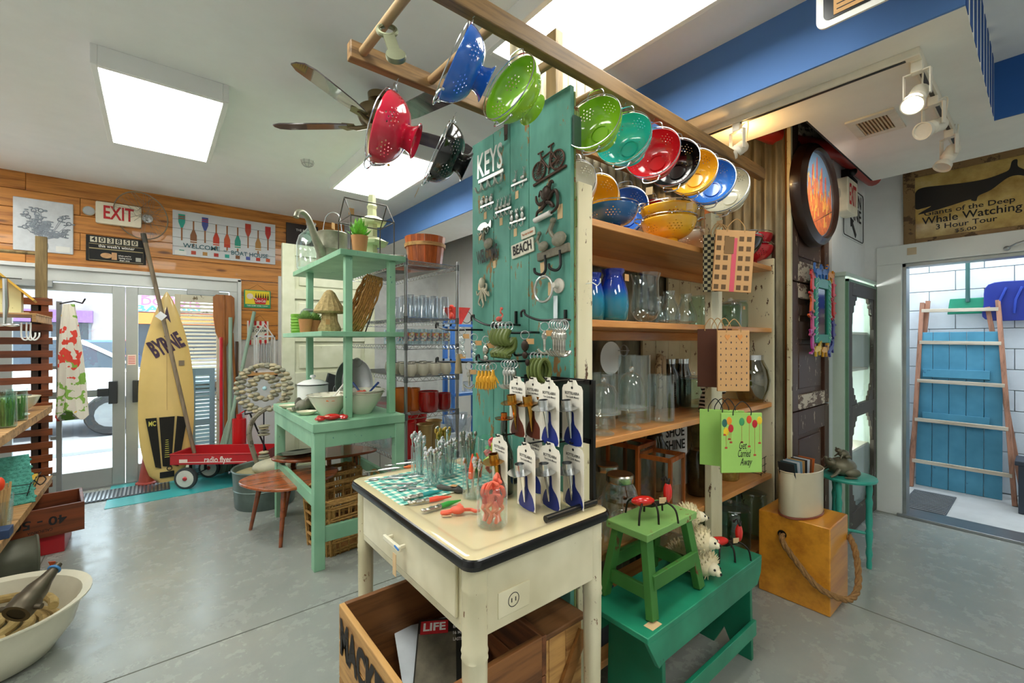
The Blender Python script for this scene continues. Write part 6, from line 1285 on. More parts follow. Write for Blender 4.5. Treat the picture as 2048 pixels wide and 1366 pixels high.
solo('toy_snail', MB().sph((0, 0, .02), (.035, .025, .022)).sph((.03, 0, .03), .014), pl('e8604a', .4), 'coral coloured toy lying in the right fluted bowl', 'toy', loc=(1.17, 3.2, GZ+.135)); solo('orange_sticker', MB().box(-.028, .028, -.001, .001, 0, .03), pl('f07a2c', .5), 'orange sticker on the rim of the left fluted bowl', 'sticker', M=T(.955, 3.185, GZ+.115) @ Matrix.Rotation(-.2, 4, 'Z'))
t = thing('crab_dish', 'glossy red crab shaped dish at the near corner of the green stand', 'dish', (.935, 3.09, GZ), -.2); rdm = pl('c8201c', .15, 0, .1, coat=.6)
put('crab_body', MB().sph((0, 0, .022), (.06, .042, .022)), rdm, t)
for s_ in (-1, 1):
    put('claw', MB().tube(smooth([(s_*.045, -.01, .02), (s_*.085, -.03, .02), (s_*.08, -.055, .02), (s_*.05, -.055, .015)], 4), [.009, .011, .013, .015, .016, .016, .015, .014, .013, .011, .009, .006, .004], 8), rdm, t)
    for k in range(3): put('crab_leg', MB().tube([(s_*.04, .0+.015*k, .02), (s_*.08, .01+.02*k, .025), (s_*.10, .01+.025*k, .004)], .005, 6), rdm, t)
put('price_tag', MB().box(-.05, -.02, -.055, -.04, .036, .038), tagm, t)
for i, (x, y) in enumerate(((.84, 3.62), (.86, 3.42), (.83, 3.85))): solo('spoon_rest', MB().lathe([(.0001, .004), (.03, .004), (.05, .02), (.056, .028), (.052, .029), (.03, .010), (.0001, .008)], 28, sx=1.3).sph((.0, 0, .013), (.022, .016, .004), 10, 6), pl('e6dfc4', .3), ['oval cream dish in the middle of the left edge of the stand', 'oval cream dish at the left edge beside the near fluted bowl', 'oval cream dish furthest along the left edge of the stand'][i], 'dish', 'oval dishes on the stand', M=T(x, y, GZ) @ Matrix.Rotation(-.4, 4, 'Z'))
t = thing('enamel_pot', 'white lidded enamel pot with a dark rim at the back of the stand', 'pot', (1.04, 3.95, GZ)); put('pot_body', MB().lathe([(.0001, 0), (.11, 0), (.12, .01), (.12, .17), (.0001, .17)], 36), white, t); l_ = put('lid', MB().lathe([(.125, .172), (.12, .18), (.07, .205), (.015, .215), (.0001, .215)], 36), white, t); put('lid_rim', MB().torus((0, 0, .173), .124, .004), black, l_); put('knob', MB().lathe([(.012, .21), (.01, .225), (.024, .235), (.02, .25), (.0001, .253)], 16), white, l_)
t = thing('elephant_figurine', 'grey stone figurine lying behind the left fluted bowl', 'figurine', (.96, 3.62, GZ), .5); put('body', MB().sph((0, 0, .06), (.10, .06, .06)).sph((-.11, 0, .05), (.05, .045, .045)).sph((-.10, -.05, .07), (.035, .01, .04)).sph((-.10, .05, .07), (.035, .01, .04)).tube(smooth([(-.14, 0, .05), (-.18, 0, .03), (-.19, 0, .05)], 4), .012, 7), pl('7f7d70', .6, 0, .2, 12), t)
put('feet', MB().sph((.07, -.06, .02), (.03, .02, .02)).sph((.0, -.06, .02), (.03, .02, .02)), pl('7f7d70', .6, 0, .2, 12), t)
for i, (x, y, a, s_) in enumerate(((1.30, 3.62, .25, 1), (1.27, 3.72, .2, .95), (1.33, 3.80, .2, .9))): solo('metal_tray', MB().lathe([(.0001, 0), (.16*s_, 0), (.19*s_, .014), (.20*s_, .016), (.195*s_, .02), (.16*s_, .006), (.0001, .006)], 40, sx=.62).torus((0, -.17*s_, .02), .035, .004, 'Z'), galvd if i else steel, ['front oval silver tray leaning on the back post of the stand', 'second oval tray leaning behind the front one', 'third oval tray at the back of the leaning trays'][i], 'tray', 'oval trays leaning on the stand', M=T(x, y, GZ+.19) @ Matrix.Rotation(a+1.2, 4, 'Z') @ rot('Y', -80) @ rot('Z', 90))
solo('baking_tin', MB().box(-.09, .09, -.01, .01, 0, .24), pl('4a4c4c', .4, .6, .1), 'dark grater-like metal sheet leaning behind the white pot', 'tin', M=T(1.20, 4.03, GZ) @ Matrix.Rotation(.4, 4, 'Z') @ rot('Y', 18))
solo('whisk', MB().torus((0, 0, .12), .035, .003, 'Y', sy=1.6).torus((0, 0, .12), .035, .003, 'X', sy=1.6).cyl((0, 0, .0), (0, 0, .07), .008), steel, 'steel whisk standing beside the back post of the stand', 'whisk', loc=(1.19, 3.78, GZ)); solo('green_bowl', MB().lathe([(.0001, 0), (.06, 0), (.12, .09), (.14, .16), (.13, .16), (.06, .01)], 32), pl('2f4a2c', .25, 0, .1), 'dark green bowl at the back right of the stand', 'bowl', loc=(1.31, 3.52, GZ))
# ================================================================ wire rack
wk = thing('wire_rack', 'chrome wire shelving rack of glasses and cups behind the green stand', 'shelf', (0, 0, 0)); WX0, WX1, WY0, WY1 = 1.55, 2.03, 3.24, 4.5
for x, y in ((WX0, WY0), (WX1, WY0), (WX0, WY1), (WX1, WY1)): put('post', MB().cyl((x, y, 0), (x, y, 2.19), .0135, n=12), steel, wk)
tiers = (2.15, 1.69, 1.47, 1.21, .91, .54)
for z in tiers:
    m = MB()
    for (a, b) in (((WX0, WY0), (WX1, WY0)), ((WX0, WY0), (WX0, WY1)), ((WX1, WY0), (WX1, WY1)), ((WX0, WY1), (WX1, WY1))):
        a = Vector((*a, 0)); b = Vector((*b, 0)); L = (b-a).length; n = int(L/.03)
        for dz in (0, -.034): m.cyl(a+Vector((0, 0, z+dz)), b+Vector((0, 0, z+dz)), .0028, n=5)
        m.tube([a.lerp(b, i/n)+Vector((0, 0, z-(.034 if i % 2 else 0))) for i in range(n+1)], .002, 4)
    f = put('shelf_frame', m, chrome, wk); f['kind'] = 'stuff'
    m = MB(); k = int((WY1-WY0)/.024)
    for i in range(k): y = WY0+.02+i*.0245; m.cyl((WX0, y, z), (WX1, y, z), .0019, n=4, cap=False)
    put('wire_grid', m, chrome, wk)['kind'] = 'stuff'
    for x, y in ((WX0, WY0), (WX1, WY0)): put('clip', MB().cyl((x, y, z-.04), (x, y, z+.012), .017, n=12), pl('6f7274', .4, .6), wk)
t = thing('wooden_bucket', 'round orange brown stave bucket with a pale hoop on top of the wire rack', 'bucket', (1.86, 3.50, 2.155)); bkm = wood('c9622a', '8e3a12', 2, 3, .35, .4)
for k in range(18): put('stave', MB().loft([[(r_*math.cos(a_), r_*math.sin(a_), z_) for a_ in (2*PI*(k+.02)/18, 2*PI*(k+.98)/18) for r_ in ((r0, r0-.014) if a_ < 2*PI*(k+.5)/18 else (r0-.014, r0))] for z_, r0 in ((0, .145), (.26, .178))]), bkm, t)
put('bucket_bottom', MB().disc(.14, .02, 30), bkm, t); put('hoop', MB().lathe([(.172, .17), (.178, .17), (.181, .20), (.175, .20)], 40), wood('d9a468', 'a8703a', 0, 3), t)
solo('cheese_box', MB().lathe([(.0001, 0), (.15, 0), (.15, .085), (.158, .085), (.16, .12), (.156, .125), (.0001, .125)], 40), pl('4e4630', .4, .1, .25, 8), 'round dark lidded box on top of the wire rack left of the bucket', 'box', loc=(1.73, 3.86, 2.155))
def grid_things(label, name, cat, spots, z, build, group, lab):
    first = None
    for i, (x, y) in enumerate(spots):
        if first is None: first = build((x, y, z), lab(i), group)
        else: dup(first, lab(i), loc=(x, y, z), group=group)
def rows(nx, ny, x0, x1, y0, y1): return [(x0+(x1-x0)*(i/(max(1, nx-1)))+.01*(j % 2), y0+(y1-y0)*j/(max(1, ny-1))) for j in range(ny) for i in range(nx)]
ORD = ['front', 'second', 'third', 'fourth', 'fifth', 'sixth', 'seventh']; CO = ['left', 'middle', 'right', 'far right']
def lb(base, nx): return lambda i: '%s, %s row, %s one' % (base, ORD[i//nx], CO[i % nx])
def mk_tall(loc, l, g):
    t = thing('drinking_glass', l, 'glass', loc, group=g); put('glass_body', MB().lathe([(.042, 0), (.042, .006), (.040, .01), (.033, .19), (.0001, .195)], 20), glass('e6ecf2', .14, .95), t); put('blue_rim', MB().torus((0, 0, .004), .042, .0015, n=20, k=5), pl('5c74b4', .3), t); return t
grid_things('', '', '', rows(4, 3, 1.63, 1.95, 3.32, 3.60), 1.695, mk_tall, 'tall glasses upside down on the wire rack', lb('tall upturned glass on the upper rack tier', 4))
def mk_print(cols):
    def f(loc, l, g):
        t = thing('printed_glass', l, 'glass', loc, group=g); put('glass_body', MB().lathe(wall([(.033, 0), (.035, .004), (.035, .13)], .002), 20), glass('eef4f6', .12, .9), t)
        m = MB().lathe([(.0355, .03), (.0355, .10)], 10, a0=-2.6, a1=.2); put('printed_band', m, cols, t); return t
    return f
s = N('painted_figures'); vo = s.n('TexVoronoi'); vo.inputs['Scale'].default_value = 55; s.l(s.coord(), vo.inputs['Vector']); mm_ = s.n('Mix', data_type='RGBA'); s.l(s.ramp(vo.outputs['Color'], [(.25, H('e9e6dc')), (.45, H('d83a3a')), (.6, H('2fa0b8')), (.8, H('f0c040'))]), s.p.inputs['Base Color'])
pf = s.m
s = N('painted_flowers'); vo = s.n('TexVoronoi'); vo.inputs['Scale'].default_value = 70; s.l(s.coord(), vo.inputs['Vector']); s.l(s.ramp(vo.outputs['Distance'], [(.2, H('d03a62')), (.4, H('e9e9ec')), (.7, H('3aa8c0'))]), s.p.inputs['Base Color']); pf2 = s.m
grid_things('', '', '', rows(4, 2, 1.62, 1.96, 3.31, 3.42), 1.475, mk_print(pf), 'glasses printed with coloured figures', lb('glass printed with coloured figures on the wire rack', 4))
grid_things('', '', '', rows(3, 1, 1.64, 1.80, 3.55, 3.7)+[(1.62, 3.75), (1.72, 3.8)], 1.475, mk_print(pf2), 'glasses printed with red and blue flowers', lambda i: 'glass printed with red and blue flowers behind the figure glasses, %s from the left' % N5[i])
def mk_cup(loc, l, g):
    t = thing('stoneware_cup', l, 'cup', loc, group=g); put('cup_body', MB().lathe([(.0001, 0), (.028, 0), (.042, .03), (.045, .055), (.038, .095), (.036, .10), (.033, .098), (.038, .06), (.03, .01)], 24), pl('ddd6c2', .4, 0, .04), t)
    put('dark_rim', MB().torus((0, 0, .1), .0345, .0018, n=20, k=5), pl('2a2622', .4), t); return t
grid_things('', '', '', rows(4, 4, 1.63, 1.96, 3.31, 3.75), 1.215, mk_cup, 'cream stoneware cups', lb('cream stoneware cup on the wire rack', 4))
def pot(label, x, y, r, h, c):
    t = thing('ceramic_pot', label, 'pot', (x, y, .915), group='orange and red pots on the wire rack'); put('pot_body', MB().lathe([(.0001, 0), (r*.8, 0), (r*.95, .015), (r*1.03, h*.5), (r*.97, h*.93), (r, h), (r*.94, h), (r*.9, h*.5), (r*.8, .012)], 32, rib=.012, nr=7), pl(c, .12, 0, .1, coat=.7), t); put('dark_inside', MB().disc(r*.92, h*.93, 28), pl('1c1210', .4), t); return t
pot('orange glazed pot left of the rack post', 1.60, 3.40, .072, .20, 'd8742c'); pot('orange glazed pot right of the rack post', 1.70, 3.42, .065, .19, 'd8742c'); pot('large dark red glazed pot on the wire rack', 1.78, 3.29, .085, .17, '9c1414'); pot('smaller dark red glazed pot at the right end of the tier', 1.945, 3.32, .06, .14, '96161a')
def vasef(label, x, y, r, h, c, z=.545):
    t = thing('flared_vase', label, 'vase', (x, y, z), group='flared vases low on the wire rack'); put('vase_body', MB().lathe([(.0001, 0), (r*.72, 0), (r*.75, .005), (r*.9, h*.93), (r*1.1, h), (r*1.08, h+.004), (r*.85, h*.94), (r*.68, .02)], 32), pl(c, .25, .3 if c == 'b8975c' else 0, .05), t); return t
vasef('tall red vase beside the near rack post', 1.60, 3.33, .075, .30, 'd8181c'); vasef('gold coloured flared vase in front on the low tier', 1.76, 3.31, .068, .26, 'b8975c'); vasef('second gold coloured vase to the right on the low tier', 1.90, 3.42, .068, .26, 'b8975c'); vasef('bright red vase behind the front gold one', 1.70, 3.50, .075, .30, 'd8181c'); vasef('bright red vase furthest back on the low tier', 1.86, 3.62, .08, .32, 'e01c22')
for i in range(5): solo('clear_glass', MB().lathe(wall([(.035, 0), (.04, .01), (.045, .12)], .002), 20), clear, 'clear tumbler low on the wire rack seen through the stand legs, %s from the front' % N5[i], 'glass', 'tumblers low on the wire rack', loc=(1.60+.03*(i % 2), 3.75+.11*i, .545))
# old panelled door behind the stand
od = thing('old_door', 'old cream and pale green panelled door standing behind the green stand', 'door', (0, 0, 0)); odm = worn('d3d6b4', '6a6a4a', .68, 8, .5, 'e2e2cc')
put('door_leaf', MB().box(1.02, 2.0, 5.02, 5.05, 0, 2.52), odm, od)
for a in ((1.02, 1.14, 0, 2.52), (1.88, 2.0, 0, 2.52)): put('stile', MB().box(a[0], a[1], 5.0, 5.03, a[2], a[3]), odm, od, bev=.003)
for z0, z1 in ((0, .2), (.62, .72), (1.05, 1.17), (1.5, 1.6), (1.95, 2.05), (2.4, 2.52)): put('door_rail', MB().box(1.14, 1.88, 5.0, 5.03, z0, z1), odm, od, bev=.003)
for z0, z1 in ((.24, .58), (.76, 1.01), (1.21, 1.46), (1.64, 1.91), (2.09, 2.36)): put('raised_panel', MB().box(1.18, 1.84, 5.008, 5.03, z0, z1), odm, od, bev=.008)
ow = thing('white_panelling', 'white planked board screen behind the low end of the wire rack', 'screen', (0, 0, 0))
for k in range(5): put('plank', MB().box(1.35+.14*k, 1.485+.14*k, 4.62, 4.65, 0, .78), worn('dcd9d0', '8a8a80', .67, 8), ow, bev=.003)
# blue shelf unit and things further back
bs = thing('blue_shelf', 'bright blue framed white shelf unit beyond the wire rack', 'shelf', (0, 0, 0)); blu = pl('3f78c8', .5, 0, .06)
for x in (2.62, 3.02):
    for y in (4.3, 4.46): put('post', MB().box(x, x+.045, y, y+.045, 0, 1.75), blu, bs)
for z in (.35, .90, 1.30, 1.70): put('shelf_board', MB().box(2.62, 3.07, 4.3, 4.5, z-.025, z), pl('aac4e8', .5), bs); put('edge', MB().box(2.62, 3.07, 4.29, 4.3, z-.03, z), blu, bs)
for i, (x, y, z, r, h, c) in enumerate(((2.70, 4.4, .90, .06, .2, 'e6e6e4'), (2.78, 4.4, .90, .045, .25, 'dfe6ea'), (2.92, 4.42, .90, .06, .12, 'e2e2e0'), (2.75, 4.4, 1.30, .1, .03, 'cfcac0'), (2.65, 4.45, .35, .09, .2, 'cdd6de'))): cyln('vase', ['white hand shaped vase on the blue shelf', 'slim pale vase on the blue shelf', 'low white bowl on the blue shelf', 'flat grey dish on the blue shelf', 'pale tub on the lowest blue shelf'][i], 'vase', (x, y, z), r*.8, h, pl(c, .3, 0, .05), 'pale ware on the blue shelf', r2=r)
t = solo('kite_basket', MB().loft([[(-.04, -.04, 0), (.04, -.04, 0), (.04, .04, 0), (-.04, .04, 0)], [(-.13, -.1, .2), (.13, -.1, .2), (.13, .1, .2), (-.13, .1, .2)]]), pl('d8301c', .4, 0, .3, 9), 'red and yellow paper kite standing on top of the blue shelf', 'kite', loc=(2.78, 4.45, 1.70)); solo('toy_rooster', MB().sph((0, 0, .1), (.03, .03, .05)).sph((0, 0, .17), .025).cyl((0, 0, 0), (0, 0, .06), .015).sph((0, 0, .21), (.03, .01, .02)), pl('c8402c', .4, 0, .4, 20), 'small red topped painted rooster on the blue shelf', 'figurine', loc=(2.68, 4.4, 1.70))
solo('wire_hoop', MB().torus((0, 0, .09), .07, .004, 'Y'), iron, 'thin black wire hoop standing on the blue shelf beside the kite', 'ornament', loc=(2.9, 4.42, 1.70)); solo('plastic_tub', MB().lathe(wall([(.11, 0), (.15, .2)], .003), 28).box(-.1, .1, -.03, .03, .1, .24), glass('dfe6ee', .3, .7), 'clear tub of coloured packets low beyond the wire rack', 'tub', loc=(2.45, 3.9, .52)); solo('side_stool', MB().box(-.2, .2, -.2, .2, .48, .51).box(-.18, -.15, -.18, -.15, 0, .48).box(.15, .18, -.18, -.15, 0, .48).box(-.18, -.15, .15, .18, 0, .48).box(.15, .18, .15, .18, 0, .48), pl('e2e2e0', .5), 'white low stool carrying the clear tub', 'stool', loc=(2.45, 3.9, 0))
# ================================================================ under and beside the stand
wal = wood('a85a30', '6e3216', 0, 2.6, .25, .5); wal2 = wood('8a4624', '5a2812', 0, 2.6, .25, .5)
def ntable(label, c, z, pts, feet, mat):
    t = thing('nesting_table', label, 'table', (c[0], c[1], 0), group='walnut nesting tables'); o = smooth([(a, b, 0) for a, b in pts], 8, True)
    put('tabletop', MB().prism([(p.x, p.y) for p in o], z-.022, z), mat, t, bev=.006)
    for a, b in feet: put('leg', MB().tube([(a*.75, b*.75, z-.022), (a, b, 0)], [.022, .013], 12), wal2, t)
ntable('lower walnut nesting table with splayed legs half under the green stand', (.86, 3.80), .43, [(-.36, .14), (-.30, -.12), (-.12, -.30), (.16, -.24), (.34, .0), (.20, .24), (-.16, .28)], [(-.27, .22), (-.15, -.26), (.28, .02)], wal)
ntable('upper walnut nesting table with a black dish under the green stand', (1.16, 4.02), .53, [(-.40, .10), (-.30, -.12), (.0, -.22), (.32, -.22), (.40, -.12), (.22, .16), (-.1, .24)], [(-.30, .12), (.30, -.18), (.1, .2)], wal2)
t = thing('oil_dish', 'dark leaf shaped glass dish lying on the upper nesting table', 'dish', (.95, 4.02, .53)); put('dish', MB().lathe([(.0001, .004), (.08, .006), (.13, .03), (.135, .035), (.08, .012), (.0001, .01)], 28, sx=1.3, sy=.7), pl('2c332e', .1, 0, 0, coat=.8), t)
wk_ = pl('b58a4e', .8, 0, .3, 50, .5)
def wbasket(label, c, w, d, h, hd):
    t = thing('wicker_basket', label, 'basket', (c[0], c[1], 0), .12, 'open weave wicker baskets')
    def rg(k, z): return [(p[0], p[1], z) for p in rrect(-w/2*k, w/2*k, -d/2*k, d/2*k, .06, 4)]
    for z, k in ((.02, .9), (.09, .93), (.17, .95), (.25, .97), (.33, 1)):
        for dz in (0, .014): put('weaver', MB().tube([Vector(p)*1+Vector((0, 0, .005*math.sin(i*1.6+dz*200))) for i, p in enumerate(rg(k, z+dz))], .007, 6, True), wk_, t)
    for k in range(3): put('rim_braid', MB().tube([Vector(p)+Vector((.006*math.cos(i*1.2+k*2), .006*math.sin(i*1.2+k*2), .010*math.sin(i*1.2+k*2.1))) for i, p in enumerate(rg(1.0, h))], .010, 6, True), wk_, t)
    a, b = rg(.9, 0), rg(1, h)
    for i in range(0, len(a), 1):
        for o_ in (-.006, .006): put('stake', MB().cyl(Vector(a[i])+Vector((o_, 0, 0)), Vector(b[i])+Vector((o_, 0, 0)), .005, n=6), wk_, t)
    n = 7
    for s_ in (-1, 1):
        for k in range(n):
            x = -w/2+w*(k+.5)/n; put('stake', MB().cyl((x*.9, s_*d/2*.9, 0), (x, s_*d/2, h), .006, n=6), wk_, t)
    for s_ in (-1, 1): put('loop_handle', MB().tube(smooth([(s_*w/2, -.07, h), (s_*w/2*.98, -.06, h+hd), (s_*w/2*.96, 0, h+hd*1.35), (s_*w/2*.98, .06, h+hd), (s_*w/2, .07, h)], 5), .011, 8), wk_, t)
    put('basket_base', MB().prism(rrect(-w/2*.88, w/2*.88, -d/2*.88, d/2*.88, .05), .0, .01), ratd, t); return t
wbasket('square open weave wicker basket between the front legs of the green stand', (1.12, 3.36), .50, .40, .38, .07)
t = wbasket('second wicker basket behind the front one under the stand', (1.22, 3.86), .34, .26, .40, .08)
t = thing('zinc_tub', 'round galvanised tub behind the nesting tables', 'tub', (.80, 4.62, 0)); put('tub_body', MB().lathe([(.0001, 0), (.24, 0), (.245, .01), (.255, .16), (.262, .165), (.256, .17), (.265, .33), (.275, .335), (.27, .345), (.26, .335), (.245, .02), (.0001, .012)], 44), pl('6f7f7a', .45, .55, .25, 6), t); put('tub_fill', MB().disc(.255, .29, 36), pl('a39a74', .8, 0, .2, 10), t)
solo('large_pebble', MB().sph((0, 0, 0), (.17, .13, .07), 24, 12), pl('b9b59c', .6, 0, .15, 8), 'large pale flat stone lying in the galvanised tub', 'stone', loc=(.86, 4.62, .33))
t = thing('pebble_spiral', 'sculpture of river pebbles threaded in a spiral on driftwood and a thin rod', 'sculpture', (.80, 4.70, 1.02)); pbm = [pl('a39c84', .6, 0, .1), pl('8a8878', .6, 0, .1), pl('b5a888', .6, 0, .1)]
q = random.Random(3); k = 0; cam_d = Vector((.5, .86, 0)); sdv = Vector((.86, -.5, 0))
for rr, n_ in ((.215, 26), (.11, 13)):
    for i in range(n_):
        a = -1.2+5.9*i/n_; c = sdv*(rr*math.cos(a))+Vector((0, 0, rr*math.sin(a)+.04))
        for j in range(2):
            put('pebble', MB().sph((0, 0, 0), (q.uniform(.030, .040), .03, .021), 8, 6, aim(c+sdv*(j-.5)*.045+Vector((0, 0, (j-.5)*.012)), (q.uniform(-.25, .25), q.uniform(-.2, .2), 1))), pbm[k % 3], t); k += 1
put('driftwood_arm', MB().tube(smooth([(-.05, 0, -.68), (-.10, 0, -.5), (-.12, 0, -.36), (-.08, 0, -.24), (0, 0, -.17), (.06, 0, -.15)], 5), .022, 9), worn('8a8270', '5a5244', .55, 14), t); put('rod', MB().cyl((.0, 0, -.7), (.0, 0, -.16), .006), pl('1d1f2c', .4), t)
for i, z in enumerate((-.62, -.60, -.57, -.40, -.37, -.34, -.32)): put('pebble', MB().sph((.0, 0, z), (.055-.006*(i % 3), .04, .014), 12, 7), pbm[i % 3], t)
solo('blue_bead', MB().sph((0, 0, 0), .02), pl('a8d0dc', .2), 'pale blue bead at the centre of the pebble spiral', 'bead', loc=(.80, 4.66, 1.06))
solo('fire_extinguisher', MB().cyl((0, 0, 0), (0, 0, .28), .07, n=20).cyl((0, 0, .28), (0, 0, .33), .03).tube([(0, 0, .33), (.05, 0, .36), (.10, 0, .33)], .008), pl('c81c20', .25, 0, 0), 'red fire extinguisher standing on a small dark block behind the toy wagon', 'extinguisher', loc=(.74, 5.78, .35)); solo('white_cabinet', MB().box(.80, 1.6, 5.62, 6.1, 0, 1.10), worn('d8dce0', '9aa2a8', .66, 10), 'white painted cabinet under the wooden ledge by the pine wall', 'cabinet', bev=.004)
solo('wood_ledge', MB().box(.77, 1.62, 5.58, 6.11, 1.12, 1.15), wood('c99a62', '94662f', 0, 3), 'light wooden ledge on top of the white cabinet by the pine wall', 'shelf', bev=.003); solo('dark_block', MB().box(.68, .79, 5.72, 5.86, 0, .35), pl('4a4a4e', .5), 'small dark block under the red extinguisher', 'block')
t = thing('white_lantern', 'tall white metal lantern frame on the wooden ledge before the ice cream sign', 'lantern', (.98, 5.72, 1.15)); m = MB()
for x in (-.09, .09):
    for y in (-.07, .07): m.box(x-.008, x+.008, y-.008, y+.008, 0, .42)
for z in (.01, .41): m.box(-.098, .098, -.078, -.062, z-.01, z+.01).box(-.098, .098, .062, .078, z-.01, z+.01).box(-.098, -.082, -.07, .07, z-.01, z+.01).box(.082, .098, -.07, .07, z-.01, z+.01)
m.tube([(-.09, 0, .41), (0, 0, .56), (.09, 0, .41)], .007, 6); put('metal_frame', m, pl('e6e9ec', .3, .2), t)
for k in range(5): put('metal_tube', MB().cyl((-.05+.025*k, 0, .06), (-.05+.025*k, 0, .33), .009), chrome, t)
# ================================================================ by the glass doors
WY = YF-.012
def wq(u0, v0, u1, v1): a = px(u0, v0, y=WY); b = px(u1, v1, y=WY); return ((a.x+b.x)/2, (a.z+b.z)/2, abs(b.x-a.x), abs(a.z-b.z))
x, z, w, h = wq(26, 390, 147, 512); h = .50
t = thing('flower_panel', 'square white pressed metal panel with a raised bouquet on the pine wall', 'wall panel', M=NY((x, WY, z))); put('panel_sheet', MB().box(-w/2, w/2, -h/2, h/2, 0, .012), pl('d3d8de', .5, .1, .1, 12), t, bev=.006)
m = MB(); q = random.Random(9)
for i in range(44):
    a = q.uniform(.15, PI-.15); r = q.uniform(.05, h*.52); cx, cy = r*math.cos(a)*.85, -.10+r*math.sin(a)*1.0
    if abs(cx) < w*.44 and cy < h*.44:
        m.torus((cx, cy, .013), .016, .005, n=10, k=5).tube([(cx*.2, -.12, .012), (cx*.7, cy*.6-.05, .014), (cx, cy, .013)], .0026, 4)
        for j in range(2): b = q.uniform(0, 6.28); m.sph((cx+.03*math.cos(b), cy+.03*math.sin(b), .013), (.018, .007, .004), 6, 4)
put('raised_bouquet', m, pl('8f98a4', .45, .2, .25, 30), t)['kind'] = 'stuff'; put('vase_relief', MB().sph((0, -.19, .01), (.035, .055, .008)), pl('aab2bc', .45, .2, .2, 30), t); put('price_label', MB().box(w*.2, w*.44, -h*.47, -h*.36, .012, .014), white, t)
x, z, w, h = wq(192, 400, 283, 462); exit_sign('white EXIT sign with twin lamps on the pine wall', NY((x, WY, z+.0)), w, .22, .06, .045)
x, z, w, h = wq(172, 468, 292, 531); h = .26
t = thing('jackpot_sign', 'black sign showing the number 403850 above this week\'s winner', 'sign', M=NY((x, WY, z))); put('sign_plate', MB().box(-w/2, w/2, -h/2, h/2, 0, .012), blackm, t, bev=.002)
for i, c in enumerate('403850'):
    d_ = put('digit_card', MB().box(-.175+.063*i-.026, -.175+.063*i+.026, h*.23, h*.44, .012, .016), pl('cfc9b4', .5), t); put('digit', MB().text(c, .045, T(-.175+.063*i-.0, h*.335, .016), .02), ink, d_)
put('lettering', MB().text("this week's winner", .03, T(0, h*.10, .012), .015, .28).text("when you're", .016, T(.06, -h*.22, .012), .01, .10).text('having more', .016, T(.065, -h*.31, .012), .01, .10).text('than one', .016, T(.06, -h*.40, .012), .01, .08), whiteink, t)
m = MB()
for a_, b_ in ((.0, .17), (-.46, -.02)): m.tube([(p[0], p[1], .013) for p in [(-w*.45, h*a_), (w*.45, h*a_), (w*.45, h*b_), (-w*.45, h*b_)]], .0025, 4, True)
put('border_line', m, pl('c9b88a', .5), t); put('coffee_cup', MB().disc(.045, .0135, 24, T(-.08, -h*.26, 0), sy=.6).box(-.04, .0, -h*.40, -h*.12, .012, .014), pl('d0a070', .5, 0, .2, 20), t); put('label_square', MB().box(w*.32, w*.41, -h*.40, -h*.24, .012, .014), pl('b9b7ae', .5), t)
x, z, w, h = wq(345, 414, 550, 541)
t = thing('boat_house_sign', 'long white board with painted oars reading WELCOME to BOAT HOUSE', 'sign', M=NY((x, WY, z+.02))); h = .50; hb = h/5
for k in range(5): put('board', MB().box(-w/2, w/2, -h/2+k*hb+.0015, -h/2+(k+1)*hb-.0015, 0, .016), pl('d9dde2', .6, 0, .04), t, bev=.001)
OC = ('2fa898', '8a5a3a', '4a58a0', 'c8402c', 'c85a34', '2f9a86', 'b84a34', 'b8894c', 'c03a34')
for i, c in enumerate(OC):
    X = -w*.42+w*.105*i; up = i in (0, 2, 6, 8); o_ = put('painted_oar', MB().box(X-.007, X+.007, -.14 if not up else -.08, .15, .016, .018), pl('9a6238', .6), t); s_ = 1 if up else -1; y0 = .15 if up else -.06
    bl = [(-.030, 0), (.030, 0), (.030, -.09), (.010, -.15), (-.010, -.15), (-.030, -.09)]
    put('oar_blade', MB().prism([(X+p[0], y0+(p[1]+.06 if up else .09+p[1]*-1-.13)*1) for p in bl], .018, .0195), pl(c, .6, 0, 0), o_)
    for j in range(2): put('oar_stripe', MB().box(X-.03, X+.03, y0+(.03-.022*j if up else -.02-.022*j), y0+(.038-.022*j if up else -.012-.022*j), .0195, .0205), whiteink if i % 2 else redink, o_)
    put('oar_foot', MB().box(X-.022, X+.022, -.225, -.185, .016, .018), pl(OC[(i+5) % 9], .6), o_)
put('lettering', MB().text('WELCOME', .05, T(-w*.24, -.135, .0205), .015, w*.34).text('to', .03, T(-w*.02, -.145, .0205), .01, .03).text('BOAT HOUSE', .05, T(w*.23, -.16, .0205), .015, w*.38), pl('3a6a78', .6, 0, 0), t); put('price_label', MB().box(-w*.48, -w*.38, -.24, -.195, .018, .02), white, t)
t = thing('canvas_picture', 'small dark board with white writing on the pine wall behind the glass carboy', 'picture', M=NY((1.48, WY, 2.86))); put('canvas', MB().box(-.19, .19, -.15, .15, 0, .02), pl('3a3434', .6), t); put('lettering', MB().text('THE LEGEND', .03, T(.02, .06, .02), .01, .2).text('***&%#@', .06, T(.04, -.02, .02), .03, .22).text('%&#@&*', .06, T(.04, -.08, .02), .03, .22) if 0 else MB().text('THE BEACH', .03, T(.02, .07, .02), .01, .2).disc(.07, .0205, 9, T(.04, -.03, 0)), whiteink, t)
x, z, w, h = wq(488, 580, 541, 616)
t = thing('cola_sign', 'small yellow and green tin sign with red bottle carrier reading Coca-Cola', 'sign', M=NY((x, WY, z))); h = .215; put('sign_plate', MB().box(-w/2, w/2, -h/2, h/2, 0, .004), pl('2f9a6a', .4), t); put('yellow_field', MB().box(-w*.46, w*.46, -h*.30, h*.46, .004, .005), pl('f0d830', .4, 0, 0), t)
